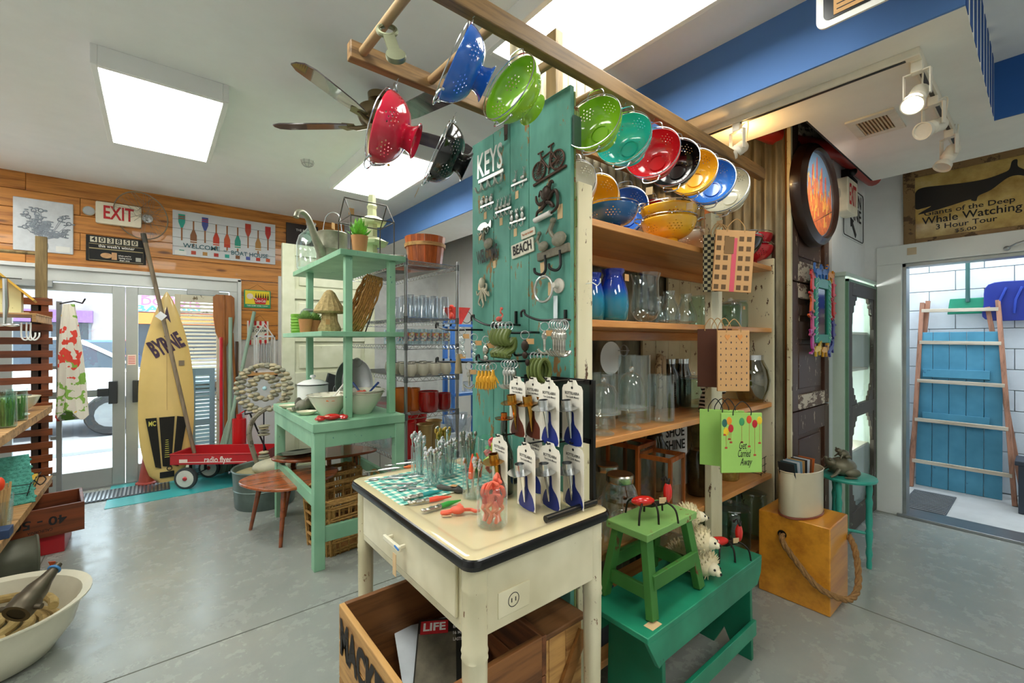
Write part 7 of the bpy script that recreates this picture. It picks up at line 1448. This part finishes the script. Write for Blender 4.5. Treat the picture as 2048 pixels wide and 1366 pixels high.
for k in range(6): put('cola_bottle', MB().prism([(w*-.06+.026*k-.008, -.01), (w*-.06+.026*k+.008, -.01), (w*-.06+.026*k+.008, .03), (w*-.06+.026*k+.003, .055), (w*-.06+.026*k+.003, .07), (w*-.06+.026*k-.003, .07), (w*-.06+.026*k-.003, .055), (w*-.06+.026*k-.008, .03)], .005, .007), pl('4a1c14', .3), t)
put('red_carrier', MB().prism([(-w*.15, .015), (w*.36, .015), (w*.30, -.06), (-w*.08, -.06)], .007, .009), redink, t); put('lettering', MB().text('Coca-Cola', .036, T(w*.11, -.022, .009), .012, .11, shear=.3).text('TAKE SOME HOME TODAY', .016, T(0, -h*.39, .004), .01, w*.8), whiteink, t); put('painted_hand', MB().disc(.035, .0055, 16, T(-w*.28, .03, 0)).tube([(-w*.2, .02, .006), (-w*.05, .0, .006)], .008, 6), pl('e8d8c4', .5), t); put('hanging_wire', MB().tube([(-w*.35, h/2, .002), (0, h/2+.07, .002), (w*.35, h/2, .002)], .0018, 4), iron, t)
x, z, w, h = wq(494, 640, 537, 691)
t = thing('ice_cream_sign', 'red and white striped tin sign reading Red Rose Ice Cream', 'sign', M=NY((x, WY, z))); h = .29; put('sign_plate', MB().box(-w/2, w/2, -h/2, h/2, 0, .004), pl('e8e6da', .4, 0, 0), t)
for k in range(4): put('red_stripe', MB().box(-w*.42+w*.24*k, -w*.31+w*.24*k, -h/2, h/2, .004, .005), pl('d0282c', .4, 0, 0), t)
put('oval_field', MB().disc(.5, .0055, 30, sx=w*.9, sy=.13, M=T(0, .03, 0)), pl('eceadc', .4, 0, 0), t); put('lower_field', MB().box(-w*.48, w*.48, -.085, -.06, .005, .006), pl('eceadc', .4), t); put('lettering', MB().text('ICE CREAM', .034, T(0, .025, .006), .02, w*.78).text('RED  ROSE', .018, T(0, .06, .006), .01, w*.6).text('Rich and Creamy', .016, T(0, -.072, .006), .01, w*.8), pl('22403a', .5), t); put('rose', MB().disc(.015, .0065, 12, T(.0, .072, 0)), redink, t); put('hanging_wire', MB().tube([(-w*.35, h/2, .002), (w*.1, h/2+.07, .002), (w*.35, h/2, .002)], .0018, 4), iron, t)
# surfboard
sb = thing('surfboard', 'cream coloured surfboard standing on its tail before the right glass door', 'surfboard', M=T(.10, 5.90, .02) @ rot('X', -4)); n = 24; Lb = 2.02
def wid(t_): return .225*(math.sin(PI*min(1, t_**.78+.0))**.62 if t_ < 1 else 0)
rings = []
for i in range(n+1):
    t_ = i/n; wv = .235*max(.004, (1-abs(2*t_-.86)**2.4/ (1.0 if t_ < .43 else 1.45)))
    wv = .235*((1-((t_-.42)/.60)**2.2) if t_ > .42 else (1-.52*((.42-t_)/.42)**3)); wv = max(wv, .003) if i < n else .003
    if i == 0: wv = .07
    th_ = .028*min(1, (wv/.12)); rings.append([(wv*math.cos(2*PI*k/16), th_*math.sin(2*PI*k/16)-.03*(t_-.4)**2*3, t_*Lb) for k in range(16)])
put('board_body', MB().loft(rings), pl('e4c478', .3, 0, .06, 3, coat=.5), sb, sm=60)
def bz(z): t_ = z/Lb; return -.0285-.03*(t_-.4)**2*3
put('stringer', MB().tube([(0, bz(z), z) for z in (.75, 1.0, 1.3, 1.5)], .002, 4), pl('a8844a', .5), sb)
put('arrow_mark', MB().prism([(-.035, 1.68), (0, 1.86), (.035, 1.68), (0, 1.73)], .0, .004, NY((0, bz(1.8)+.006, 0))), pl('3a1f3c', .5), sb)
put('lettering', MB().text('BYRNE', .17, NY((0, bz(1.42)-.001, 1.44)) @ rot('Z', 27), .045, .29), pl('3a1f3c', .5), sb, 'purple hand drawn letters'); put('small_sticker', MB().box(.10, .15, -.0365, -.033, 1.22, 1.275), pl('8a7a62', .5), sb)
for a, b, c_ in ((-.175, -.085, 0), (-.065, .065, 0), (.085, .175, 0)):
    put('traction_pad', MB().prism([(a*.55, .17), (b*.55, .15), (b, .68 if abs(b) < .08 or a < 0 else .66), (a, .68)], 0, .012, NY((0, -.036, 0))), pl('17150f', .8, 0, .2, 60, .6), sb)
m = MB()
for k in range(9): m.box(-.02+.001*k, .02-.001*k, -.051, -.048, .26+.022*k, .266+.022*k)
put('pad_grooves', m, pl('d8cf60', .6), sb); put('pad_lettering', MB().text('MC', .05, NY((-.12, -.048, .62)), .03, .06), pl('d8cf60', .6, 0, 0), sb); put('leash_loop', MB().box(-.06, .06, -.045, -.035, .05, .11).torus((.02, -.045, .14), .02, .004, 'Y'), black, sb)
np_ = thing('hoop_net', 'long wooden pole with a wire hoop and netting leaning up above the EXIT sign', 'net', (0, 0, 0)); A = Vector((.33, 5.80, .30)); B = px(291, 486, y=6.0)
put('pole', MB().cyl(A, B, .019, .021, 12), wood('8a7a64', '5f5240', 2, 4, .6), np_); put('pole_tape', MB().cyl(B, B+(B-A).normalized()*.10, .024, n=12), pl('4c4a44', .6), np_); hc = px(282, 432, y=5.97)
put('hoop', MB().torus((0, 0, 0), .24, .006, 'Y', 36, 6, M=T(hc) @ rot('X', 25) @ rot('Z', -25)), pl('8f8470', .5, .5), np_); m = MB(); q = random.Random(4)
for i in range(26):
    a, b = q.uniform(0, 6.28), q.uniform(0, 6.28); M_ = T(hc) @ rot('X', 25) @ rot('Z', -25); m.tube([M_ @ Vector((.235*math.cos(a), 0, .235*math.sin(a))), M_ @ Vector((q.uniform(-.08, .08), .08, q.uniform(-.1, .08))), M_ @ Vector((.235*math.cos(b), 0, .235*math.sin(b)))], .0015, 4)
put('wire_netting', m, pl('9a9484', .5, .5), np_)['kind'] = 'stuff'; put('price_tag', MB().box(-.035, .035, -.001, .001, -.035, .035, T(px(322, 632, y=5.83)) @ rot('Y', 40)), pl('e4e6ea', .6), np_)
def shutter(label, x0, x1, y, z1, mat, mat2, z0=0.0, n=34):
    t = thing('shutter', label, 'shutter', (0, 0, 0)); st = .05
    for a, b in ((x0, x0+st), (x1-st, x1)): put('stile', MB().box(a, b, y-.015, y+.02, z0, z1), mat, t, bev=.002)
    for a, b in ((z0, z0+.09), (z1-.08, z1), ((z0+z1)/2-.04, (z0+z1)/2+.03)): put('shutter_rail', MB().box(x0+st, x1-st, y-.015, y+.02, a, b), mat, t, bev=.002)
    k = 0; z = z0+.11
    while z < z1-.10:
        if not ((z0+z1)/2-.06 < z < (z0+z1)/2+.03): put('louvre', MB().box(x0+st, x1-st, -.018, .018, -.003, .003, T(0, y, z) @ rot('X', 38)), mat2, t)
        z += .042
shutter('tall cream louvred shutter with peeling paint behind the surfboard', .17, .60, 6.07, 2.02, worn('ded8c2', '6a5a3a', .60, 10, .6), worn('e6e0cc', '7a6a48', .62, 10, .6)); shutter('low blue grey louvred shutter before the peeling cream one', .30, .53, 6.02, 1.20, worn('7f9fae', '4a5a5c', .64, 10), worn('8fafbc', '5a6a6c', .64, 10))
def oar(label, p0, p1, r, blade, mat, bw=.085, bl=.5, flip=False, M2=None):
    t = thing('oar', label, 'oar', (0, 0, 0), group=None); p0, p1 = Vector(p0), Vector(p1); d = (p1-p0).normalized(); put('shaft', MB().cyl(p0, p1, r, n=12), mat, t)
    e = p1 if flip else p0; s_ = -1 if flip else 1; a = aim(e, d*s_, (0, 1, 0)) 
    pts = [(-.02, bl*1.15), (-bw*.8, bl*.85), (-bw, bl*.5), (-bw, .03), (-bw*.7, 0), (bw*.7, 0), (bw, .03), (bw, bl*.5), (bw*.8, bl*.85), (.02, bl*1.15)]
    sd = Vector((1, 0, 0)); up = d*s_; nn = sd.cross(up).normalized(); put('blade', MB().prism(pts, -.009, .009, basis(sd, up, nn, e)), mat, t, bev=.004)
pw = wood('a4642c', '74421a', 2, 3, .4); po = worn('8fae96', '5a4a30', .62, 10, .5, '9fbcaa', (1, 1, .3)); pd = wood('5a4030', '3a281c', 2, 3, .5)
oar('wide brown wooden paddle with its blade up right of the shutters', (.64, 5.98, 0.0), (.62, 6.06, 2.04), .018, 1, pw, .105, .52, True)
oar('pale green oar standing upright in front of the brown paddle', (.66, 5.92, .02), (.68, 6.0, 1.78), .02, 1, po, .05, .5); oar('grey green oar leaning right toward the ice cream sign', (.56, 5.86, .02), (.93, 6.06, 1.86), .02, 1, po, .06, .6)
oar('dark narrow oar behind the green ones', (.72, 5.98, 0.0), (.75, 6.06, 1.5), .016, 1, pd, .05, .5); oar('light brown thin oar leaning beside the dark one', (.77, 5.95, 0.0), (.70, 6.04, 1.6), .014, 1, pw, .045, .4)
solo('red_board', MB().box(-.015, .015, -.03, .03, 0, 1.55), pl('c81c2c', .3), 'narrow red board standing edge on between the shutter and the paddle', 'board', loc=(.585, 5.97, 0), bev=.01); solo('traffic_cone', MB().lathe([(.10, 0), (.10, .02), (.075, .03), (.05, .2), (.03, .38), (.0001, .38)], 20), pl('a8483c', .5), 'small red cone shaped stand behind the tail of the surfboard', 'stand', loc=(-.06, 6.02, 0))
# wagon
wg = thing('toy_wagon', 'red toy wagon lettered radio flyer standing by the surfboard', 'wagon', M=T(.60, 5.52, 0) @ Matrix.Rotation(-.62, 4, 'Z')); redp = pl('c02a30', .3, 0, .05, coat=.3)
z0, z1, hl, hw_ = .25, .355, .45, .20
for a in ((-hl, hl, -hw_, -hw_+.006), (-hl, hl, hw_-.006, hw_), (-hl, -hl+.006, -hw_, hw_), (hl-.006, hl, -hw_, hw_)): put('side_wall', MB().box(*a, z0, z1), redp, wg, bev=.002)
put('wagon_floor', MB().box(-hl, hl, -hw_, hw_, z0, z0+.006), redp, wg); put('rolled_rim', MB().tube([(-hl, -hw_, z1), (hl, -hw_, z1), (hl, hw_, z1), (-hl, hw_, z1)], .007, 8, True), redp, wg)
put('lettering', MB().text('radio flyer', .06, NY((.02, -hw_-.0005, (z0+z1)/2-.005)), .02, .27), pl('efe4dc', .4, 0, 0), wg); put('stripe', MB().box(-.36, .30, -hw_-.0015, -hw_, z0+.02, z0+.026).box(-.36, -.28, -hw_-.0015, -hw_, z0+.026, z0+.055), pl('efd8cc', .4, 0, 0), wg)
for x in (-.30, .32):
    put('axle', MB().cyl((x, -.20, .11), (x, .20, .11), .006).bar((x, -.12, .11), (x, -.12, z0), .02, .02).bar((x, .12, .11), (x, .12, z0), .02, .02), black, wg)
    for s_ in (-1, 1):
        MW = T(x, s_*.19, .11) @ rot('X', 90); w_ = put('wheel', MB().lathe([(.0001, -.016), (.08, -.016), (.09, -.018), (.108, -.014), (.11, 0), (.108, .014), (.09, .018), (.08, .016), (.0001, .016)], 28, MW), pl('3a3c3e', .7), wg)
        put('wheel_disc', MB().disc(.085, .0185, 24, MW).disc(.085, -.0185, 24, MW), pl('d9d2c8', .4), w_); put('hub_cap', MB().sph((x, s_*.19-.02, .11), (.022, .012, .022)), redp, w_)
put('pull_handle', MB().tube([(.45, 0, .16), (.40, -.05, .40), (.28, -.1, .75)], .009, 8).tube([(.23, -.1, .74), (.33, -.1, .76), (.33, -.1, .80), (.23, -.1, .78)], .009, 7, True), black, wg); 
# door mat
dmt = thing('floor_grate', 'grey ribbed metal floor grate before the left glass door', 'floor grate', (0, 0, 0)); put('mat_base', MB().box(-1.15, .12, 5.62, 5.98, .004, .008), pl('3a4046', .6), dmt)
for k in range(42): put('rib', MB().box(-1.14+.03*k, -1.125+.03*k, 5.635, 5.965, .008, .014), steel, dmt)
# ================================================================ shelf stand at the left edge
dkw = wood('7a3e1c', '451f0c', 0, 3, .4, .3); plw = wood('b98e5c', '7c5a34', 0, 3, .6); ls = thing('pallet_shelf', 'dark stained slatted shelf stand with pale plank shelves at the left edge', 'shelf', (0, 0, 0)); LX0, LX1, LYE = -1.15, -.655, 5.2
for k in range(15): z = .30+.107*k; put('slat', MB().box(LX0, LX1-.0, LYE, LYE+.02, z, z+.056), dkw, ls, bev=.002)
for x in (LX0+.02, -.78, LX1-.085): put('upright', MB().box(x, x+.06 if x < -.7 else x+.085, LYE+.021, LYE+.04, 0, 1.86), dkw if x > -.77 or x < -1 else pl('2c1c14', .6), ls, bev=.002)
put('front_post', MB().box(LX1-.05, LX1-.02, 3.62, 3.66, .0, 1.72), worn('c9b48c', '7a5a34', .6, 12), ls, bev=.002)
def shelf_pl(z, y0, y1, x0=LX0, x1=LX1):
    put('edge_rail', MB().box(x1-.02, x1, y0, y1, z-.06, z-.012), plw, ls, bev=.002); y = y0; k = 0
    while y < y1-.02: put('plank', MB().box(x0, x1+.004, y, min(y1, y+.088), z-.012, z), plw, ls, bev=.002); y += .094; k += 1
shelf_pl(.40, 2.9, 5.18); shelf_pl(.98, 3.0, 5.18); shelf_pl(1.70, 4.55, 5.18, LX0, LX1)
lw = thing('wooden_ladder', 'old grey brown wooden ladder standing behind the slatted shelf at the left edge', 'ladder', (0, 0, 0)); lwm = wood('8a744a', '5a4828', 2, 4, .6)
put('ladder_rail', MB().box(-.79, -.72, 5.45, 5.49, 0, 2.40), lwm, lw, bev=.003); put('ladder_rail', MB().box(-1.35, -1.30, 5.45, 5.49, 0, 2.40), lwm, lw, bev=.003)
for z in (.5, .95, 1.4, 1.85, 2.25): put('rung', MB().cyl((-1.34, 5.47, z), (-.75, 5.47, z), .014), lwm, lw)
ml = thing('metal_stand', 'slim grey metal stand with a hook carrying the floral cloth', 'stand', (0, 0, 0)); put('pole', MB().box(-.685, -.65, 5.62, 5.65, 0, 1.86), pl('8a8d8e', .5, .4), ml); put('hook', MB().tube([(-.66, 5.62, 1.84), (-.56, 5.5, 1.86), (-.50, 5.44, 1.84), (-.48, 5.42, 1.88)], .006, 6), iron, ml)
for z in (.3, .62, 1.25): put('cross_bar', MB().box(-.72, -.65, 5.615, 5.63, z, z+.03), pl('8a8d8e', .5, .4), ml)
s = N('floral_print'); v_ = s.coord((1, 1, 1)); vo = s.n('TexVoronoi'); vo.inputs['Scale'].default_value = 4.5; nz = s.n('TexNoise'); nz.inputs['Scale'].default_value = 9; s.l(v_, nz.inputs['Vector']); va = s.n('VectorMath', operation='ADD'); s.l(v_, va.inputs[0]); s.l(nz.outputs[1], va.inputs[1]); s.l(va.outputs[0], vo.inputs['Vector'])
c = s.ramp(vo.outputs['Color'], [(.2, H('e4ded0')), (.40, H('86b24c')), (.47, H('e8e0d4')), (.58, H('f0c430')), (.66, H('e04838')), (.76, H('e6e0d0'))]); s.t.nodes[c.node.name].color_ramp.interpolation = 'CONSTANT'; s.l(c, s.p.inputs['Base Color']); s.p.inputs['Roughness'].default_value = .8
rg_ = []
for i in range(11):
    z = 1.83-.098*i; w_ = .035+.065*(i/10)**.8; rg_.append([(-.585+.02*(i/10)+w_*math.cos(2*PI*k/20)*(1+.15*math.sin(k*2.6+i*.3)), 5.46+w_*.45*math.sin(2*PI*k/20)*(1+.3*math.cos(k*3.1)), z+(.05*math.cos(k*.9) if i == 10 else 0)) for k in range(20)])
solo('floral_cloth', MB().loft(rg_), s.m, 'cotton cloth printed with red and yellow flowers hanging by the left glass door', 'cloth', sm=70)
t = thing('bird_house', 'cream bird house with a yellow roof on the top shelf at the left edge', 'bird house', (-.90, 4.86, 1.70), .1); put('house_wall', MB().prism([(-.13, 0), (.13, 0), (.13, .17), (0, .30), (-.13, .17)], -.11, .11, basis((1, 0, 0), (0, 0, 1), (0, -1, 0))), worn('e6dfa8', 'a89a5c', .64, 12), t); rm = pl('d8a83c', .6, 0, .1)
for s_ in (-1, 1): put('roof_panel', MB().bar((s_*.19, 0, .12), (0, 0, .325), .34, .014, (0, 1, 0)) if 0 else MB().prism([(0, .325), (s_*.20, .11), (s_*.19, .10), (0, .305)], -.17, .17, basis((1, 0, 0), (0, 0, 1), (0, -1, 0))), rm, t)
put('dormer', MB().prism([(-.05, .18), (.05, .18), (.05, .23), (0, .28), (-.05, .23)], .09, .15, NY()), rm, t); put('base_tray', MB().box(-.17, .17, -.15, .15, -.0, .012), pl('d8d0b0', .6), t)
for i, (x, y) in enumerate(((-.845, 4.42), (-.775, 4.40))): solo('silver_tongs', MB().tube([(0, 0, 0), (.004, 0, -.18), (.0, 0, -.30)], [.012, .016, .008], 8).sph((.03, 0, -.31), (.04, .015, .012)).sph((-.02, 0, -.31), (.03, .012, .01)), silver, ['silver tongs hanging at the far left edge of the picture', 'silver tongs hanging right of the other pair at the left edge'][i], 'tongs', 'silver tongs', loc=(x, y, 1.92)); 
solo('wire_rod', MB().cyl((-1.1, 4.41, 1.93), (-.70, 4.41, 1.925), .003), iron, 'thin black rod from which the silver tongs hang', 'rod')
for i, x in enumerate((-.735, -.71, -.69)): solo('wire_hook', MB().tube(smooth([(0, 0, 0), (0, 0, -.10), (.02, 0, -.125), (.04, 0, -.10), (.042, 0, -.07)], 4), .005, 6), white, 'white wire hook hanging under the top shelf, %s from the left' % N5[i], 'hook', 'white wire hooks', loc=(x, 4.62, 1.635))
t = thing('serving_bowl', 'wide cream bowl standing on the middle pale plank shelf', 'bowl', (-.82, 4.78, .98)); put('bowl', MB().lathe([(.0001, 0), (.07, 0), (.13, .05), (.155, .11), (.16, .115), (.15, .115), (.12, .06), (.0001, .015)], 36), pl('dcd8bc', .25, 0, .05), t); put('cutlery', MB().bar((-.05, 0, .12), (.09, .03, .125), .015, .01).bar((0, .05, .12), (.11, -.02, .125), .012, .01), steel, t)
for i, (y, c_) in enumerate(((4.45, '24406e'), (4.35, '2c4a7c'), (4.25, 'dfe0e4'))): solo('plate', MB().lathe([(.0001, 0), (.06, 0), (.11, .016), (.112, .02), (.06, .006), (.0001, .005)], 32), pl('dcdfe2', .3), 'white plate with a dark rim on the middle plank shelf, %s from the back' % N5[i], 'plate', 'plates on the plank shelf', loc=(-.78-.02*i, y, .98+.0005)); 
for i, (x, y) in enumerate(((-.70, 3.98), (-.735, 4.12), (-.70, 4.27))):
    t = thing('green_jug', 'clear jug with green grassy filling on the middle plank shelf, %s from the left' % N5[i], 'jug', (x, y, .98), group='jugs with green filling'); put('jug_glass', MB().lathe(wall([(.045, 0), (.05, .01), (.048, .20), (.05, .21)], .002), 24), green_w, t); m = MB()
    for k in range(26): a = k*2.4; r_ = .033*math.sqrt(k/26); m.tube([(r_*math.cos(a), r_*math.sin(a), .01), (r_*1.2*math.cos(a), r_*1.2*math.sin(a), .14+.03*math.sin(k))], .004, 4)
    put('grass_filling', m, pl('5c8a3c', .7, 0, .3, 20), t)['kind'] = 'stuff'
tk_ = pl('4f9a8c', .9, 0, .25, 50, .8); m = MB()
for j in range(13):
    for i in range(9): m.sph((-.12+.028*i+.014*(j % 2), -.17+.028*j, .0), (.015, .013, .010), 6, 4)
wb_ = thing('wire_basket', 'black wire basket with a hooked handle on the lowest plank shelf', 'basket', (-.79, 4.55, .40)); mm_ = MB()
for z, k in ((.01, .8), (.07, .95), (.13, 1.05)): mm_.tube([(-.13*k, -.16*k, z), (.13*k, -.16*k, z), (.13*k, .16*k, z), (-.13*k, .16*k, z)], .003, 5, True)
for x, y in ((-1, -1), (0, -1), (1, -1), (1, 0), (1, 1), (0, 1), (-1, 1), (-1, 0)): mm_.tube([(x*.104, y*.128, .01), (x*.137, y*.168, .14)], .0025, 5)
mm_.tube(smooth([(.14, -.1, .14), (.17, -.1, .10), (.19, -.04, .12), (.17, 0, .14)], 4), .004, 6); put('wire_frame', mm_, iron, wb_)
m.box(-.14, .12, -.18, .18, -.01, .004)
solo('knit_cloth', m, tk_, 'teal knitted potholder standing in the wire basket', 'cloth', M=T(-.78, 4.46, .55) @ Matrix.Rotation(.3, 4, 'Z') @ rot('X', 55))['kind'] = 'stuff'; solo('folded_cloth', MB().box(-.09, .09, -.10, .10, 0, .04), pl('d8b040', .8, 0, .1), 'folded yellow cloth at the back of the wire basket', 'cloth', M=T(-.76, 4.66, .46) @ rot('X', 20), bev=.01); solo('lime_cloth', MB().box(-.07, .07, -.07, .07, 0, .03), pl('8fb83c', .8, 0, .1), 'lime green cloth behind the teal knitted potholder', 'cloth', M=T(-.80, 4.78, .50) @ rot('X', 10), bev=.01)
for i, (x, y) in enumerate(((-.72, 4.02), (-.70, 3.86))):
    t = thing('glass_tumbler', ['tall tumbler of wooden sticks on the lowest plank shelf', 'tumbler with an orange brush nearest the left edge'][i], 'glass', (x, y, .40)); put('glass_body', MB().lathe(wall([(.04, 0), (.045, .01), (.05, .17)], .002), 24), clear, t)
    for k in range(5): put('wooden_stick', MB().cyl((.02*math.cos(k*1.3), .02*math.sin(k*1.3), .012), (.035*math.cos(k*1.3+.3), .035*math.sin(k*1.3+.3), .24), .006), wood('c9a26c', '8e6a3c', 2, 3), t)
    if i: put('brush_head', MB().sph((0, 0, .27), (.022, .022, .04)), pl('f0481c', .5), t)
solo('blue_stand', MB().box(-.07, .07, -.05, .05, 0, .05).cyl((0, 0, .05), (0, 0, .13), .008), pl('24406a', .5), 'small dark blue stand on the near end of the lowest plank shelf', 'stand', loc=(-.70, 3.72, .40), bev=.003)
cw = wood('7a3c1c', '4a2410', 0, 3, .5); t = thing('wooden_crate', 'brown wooden crate stencilled 40 - 50 lying on the floor under the plank shelf', 'crate', M=T(-.62, 4.62, .14) @ Matrix.Rotation(.12, 4, 'Z'))
for a in ((-.30, .20, -.22, -.20), (-.30, .20, .20, .22), (-.30, -.28, -.2, .2), (.18, .20, -.2, .2)): put('crate_side', MB().box(*a, 0, .20), cw, t, bev=.003)
put('crate_bottom', MB().box(-.30, .20, -.22, .22, 0, .01), cw, t); put('lettering', MB().text('40 - 50', .06, NY((-.02, -.221, .11)) @ rot('Z', 180), .02, .26).text('CALIFORNIA', .02, NY((-.02, -.221, .05)) @ rot('Z', 180), .01, .12), ink, t)
solo('red_box', MB().box(-.80, -.50, 4.45, 4.80, 0, .138), pl('b8242c', .35, 0, .05), 'red box on the floor under the stencilled crate', 'box', bev=.004)
t = thing('metal_drum', 'round grey metal tin lying on its side left of the pan', 'tin', M=T(-.72, 4.15, .125) @ Matrix.Rotation(.25, 4, 'Z') @ rot('X', 90) if 0 else T(-.80, 4.10, .125) @ rot('Y', 90) @ rot('X', -12)); put('tin_body', MB().lathe([(.0001, 0), (.12, 0), (.124, .01), (.12, .02), (.12, .20), (.125, .21), (.12, .22), (.11, .21), (.0001, .20)], 32), pl('5c5c4e', .45, .3, .15, 10), t); put('bolt', MB().cyl((0, 0, .2), (0, 0, .22), .02), steel, t)
# pan with hose
pn = thing('enamel_pan', 'large cream enamel pan on the floor at the bottom left corner', 'pan', (-.62, 3.10, 0)); pm = pl('d8d4c0', .25, 0, .06, coat=.3)
put('pan_body', MB().lathe([(.0001, 0), (.20, 0), (.24, .02), (.31, .12), (.34, .24), (.372, .255), (.372, .262), (.335, .25), (.30, .13), (.23, .03), (.0001, .012)], 44), pm, pn)
hsm = pl('a8905c', .9, 0, .2, 30, .4); m = MB(); pts = []
for i in range(150):
    a = i*.21; r_ = .27-.25*i/150; pts.append((r_*math.cos(a), r_*math.sin(a), .10+.10*(i/150)))
hz = thing('fire_hose', 'coiled tan canvas fire hose lying in the enamel pan', 'hose', (-.64, 3.12, .0)); put('coiled_hose', MB().tube(pts, .022, 9), hsm, hz)
put('loose_turns', MB().tube([(.25*math.cos(k*.25), .25*math.sin(k*.25), .19) for k in range(22)], .020, 9), hsm, hz)
nzl = thing('hose_nozzle', 'dark brass hose nozzle resting on the rim of the pan', 'nozzle', M=aim((-.48, 2.98, .27), (.35, .65, .35))); put('coupling', MB().lathe([(.035, -.02), (.052, -.02), (.055, .0), (.055, .05), (.048, .06), (.045, .10), (.03, .15), (.018, .22), (.015, .24), (.0001, .24)], 28), pl('5a5244', .4, .7, .1), nzl); put('throat', MB().disc(.05, -.018, 24), black, nzl); put('blue_tie', MB().torus((0, 0, .21), .022, .006), pl('3f7fb8', .5), nzl); put('price_tag', MB().box(.01, .04, -.02, .02, .24, .242), pl('c8562c', .6), nzl)
for s_ in (-1, 1): put('lug', MB().cyl((s_*.05, 0, .01), (s_*.08, 0, .01), .012), pl('5a5244', .4, .7, .1), nzl)
# ================================================================ storage yard beyond the right door
yp = thing('plank_door', 'light blue plank door leaning on the block wall behind the ladder', 'door', M=T(6.20, .28, 0) @ rot('Y', 3.5)); bl_ = worn('3f88a4', '2c6a88', .66, 7, .5, '5298b4')
for k in range(5): put('plank', MB().box(0, .03, .0+.122*k, .118+.122*k, 0, 1.60), bl_, yp, bev=.003)
for z in (1.13, .68): put('batten', MB().box(-.03, 0, .08, .56, z, z+.085), bl_, yp, bev=.003)
al = thing('wooden_ladder', 'weathered wooden ladder with pale rungs leaning in the yard beyond the right doorway', 'ladder', (0, 0, 0)); agm = wood('a8765c', '70503c', 2, 4, .6); ply = wood('c9bda8', '9a8a72', 1, 4, .6)
a0, a1 = px(1822, 972, z=0), px(2030, 1012, z=0); b0, b1 = px(1845, 606, x=a0.x+.28), px(1996, 601, x=a1.x+.28)
for p, q_ in ((a0, b0), (a1, b1)): put('ladder_rail', MB().bar(p, q_, .035, .06, (1, 0, 0)), agm, al, bev=.003)
for t_ in (.14, .36, .57, .78, .955): p, q_ = a0.lerp(b0, t_), a1.lerp(b1, t_); put('rung', MB().bar(p+Vector((-.02, .0, 0)), q_+Vector((-.02, 0, 0)), .03, .035), ply, al, bev=.002)
for p, q_, dx in ((a0, b0, .10), (a1, b1, -.0)): put('back_rail', MB().bar(p+Vector((.22, -.05 if dx == 0 else .05, 0)), q_+Vector((.03, -.04 if dx else .08, .02)), .035, .05, (1, 0, 0)), agm, al)
t = thing('snow_shovel', 'green plastic shovel hanging blade down on the block wall', 'shovel', M=T(6.40, .52, 1.78) @ rot('Z', 0)); put('blade', MB().prism([(-.13, .16), (.13, .16), (.15, 0), (-.15, 0)], 0, .02, NX()), pl('1f8a6a', .4), t, bev=.006); put('shaft', MB().cyl((-.03, 0, .12), (-.03, 0, 1.25), .017), pl('2f5a54', .4), t)
for i, (y, z, s_) in enumerate(((.16, 1.72, 1), (-.22, 1.74, 1.15))):
    t = thing('snow_shovel', ['dark blue plastic snow shovel on the wall right of the green shovel', 'dark blue snow shovel cut off by the right edge of the picture'][i], 'shovel', M=T(6.38, y, z)); put('blade', MB().prism([(p.x, p.y) for p in smooth([(-.24, .0, 0), (-.25, .15, 0), (-.22, .34, 0), (.0, .36, 0), (.22, .34, 0), (.25, .15, 0), (.24, .0, 0), (0, -.02, 0)], 4, True)], 0, .02, NX()), pl('1c2f86', .3), t, bev=.005)
    for k in range(4): put('blade_rib', MB().tube([(-.03, .15-.1*k, .05), (-.045, .14-.1*k, .18), (-.03, .10-.1*k, .30)], .010, 6), pl('2a44a4', .3), t)
ym_ = thing('rubber_mat', 'grey ribbed mat on the floor just beyond the right doorway', 'mat', (0, 0, 0)); put('mat_base', MB().box(5.22, 5.95, .56, .86, 0, .01), pl('5c6064', .7), ym_)
for k in range(14): put('rib', MB().box(5.24+.05*k, 5.262+.05*k, .57, .85, .01, .018), pl('74787c', .6), ym_)
solo('grey_toolbox', MB().box(-.12, .14, -.15, .15, 0, .42).box(-.14, .16, -.17, .17, .42, .46), pl('2c3440', .5), 'dark tool box at the right edge beyond the doorway', 'box', loc=(5.95, .02, 0), bev=.005)
solo('door_hook', MB().tube([(0, .1, 0), (-.06, .05, .02), (-.08, -.05, .05)], .006).sph((0, .1, 0), .018), steel, 'small metal door stop arm at the top right of the doorway', 'bracket', loc=(4.96, .10, 2.20)); solo('tape_patch', MB().box(-.0015, 0, -.03, .03, 0, .06), pl('c9b698', .7), 'small square of tan tape on the white door frame', 'tape', loc=(4.968, .735, 2.235))
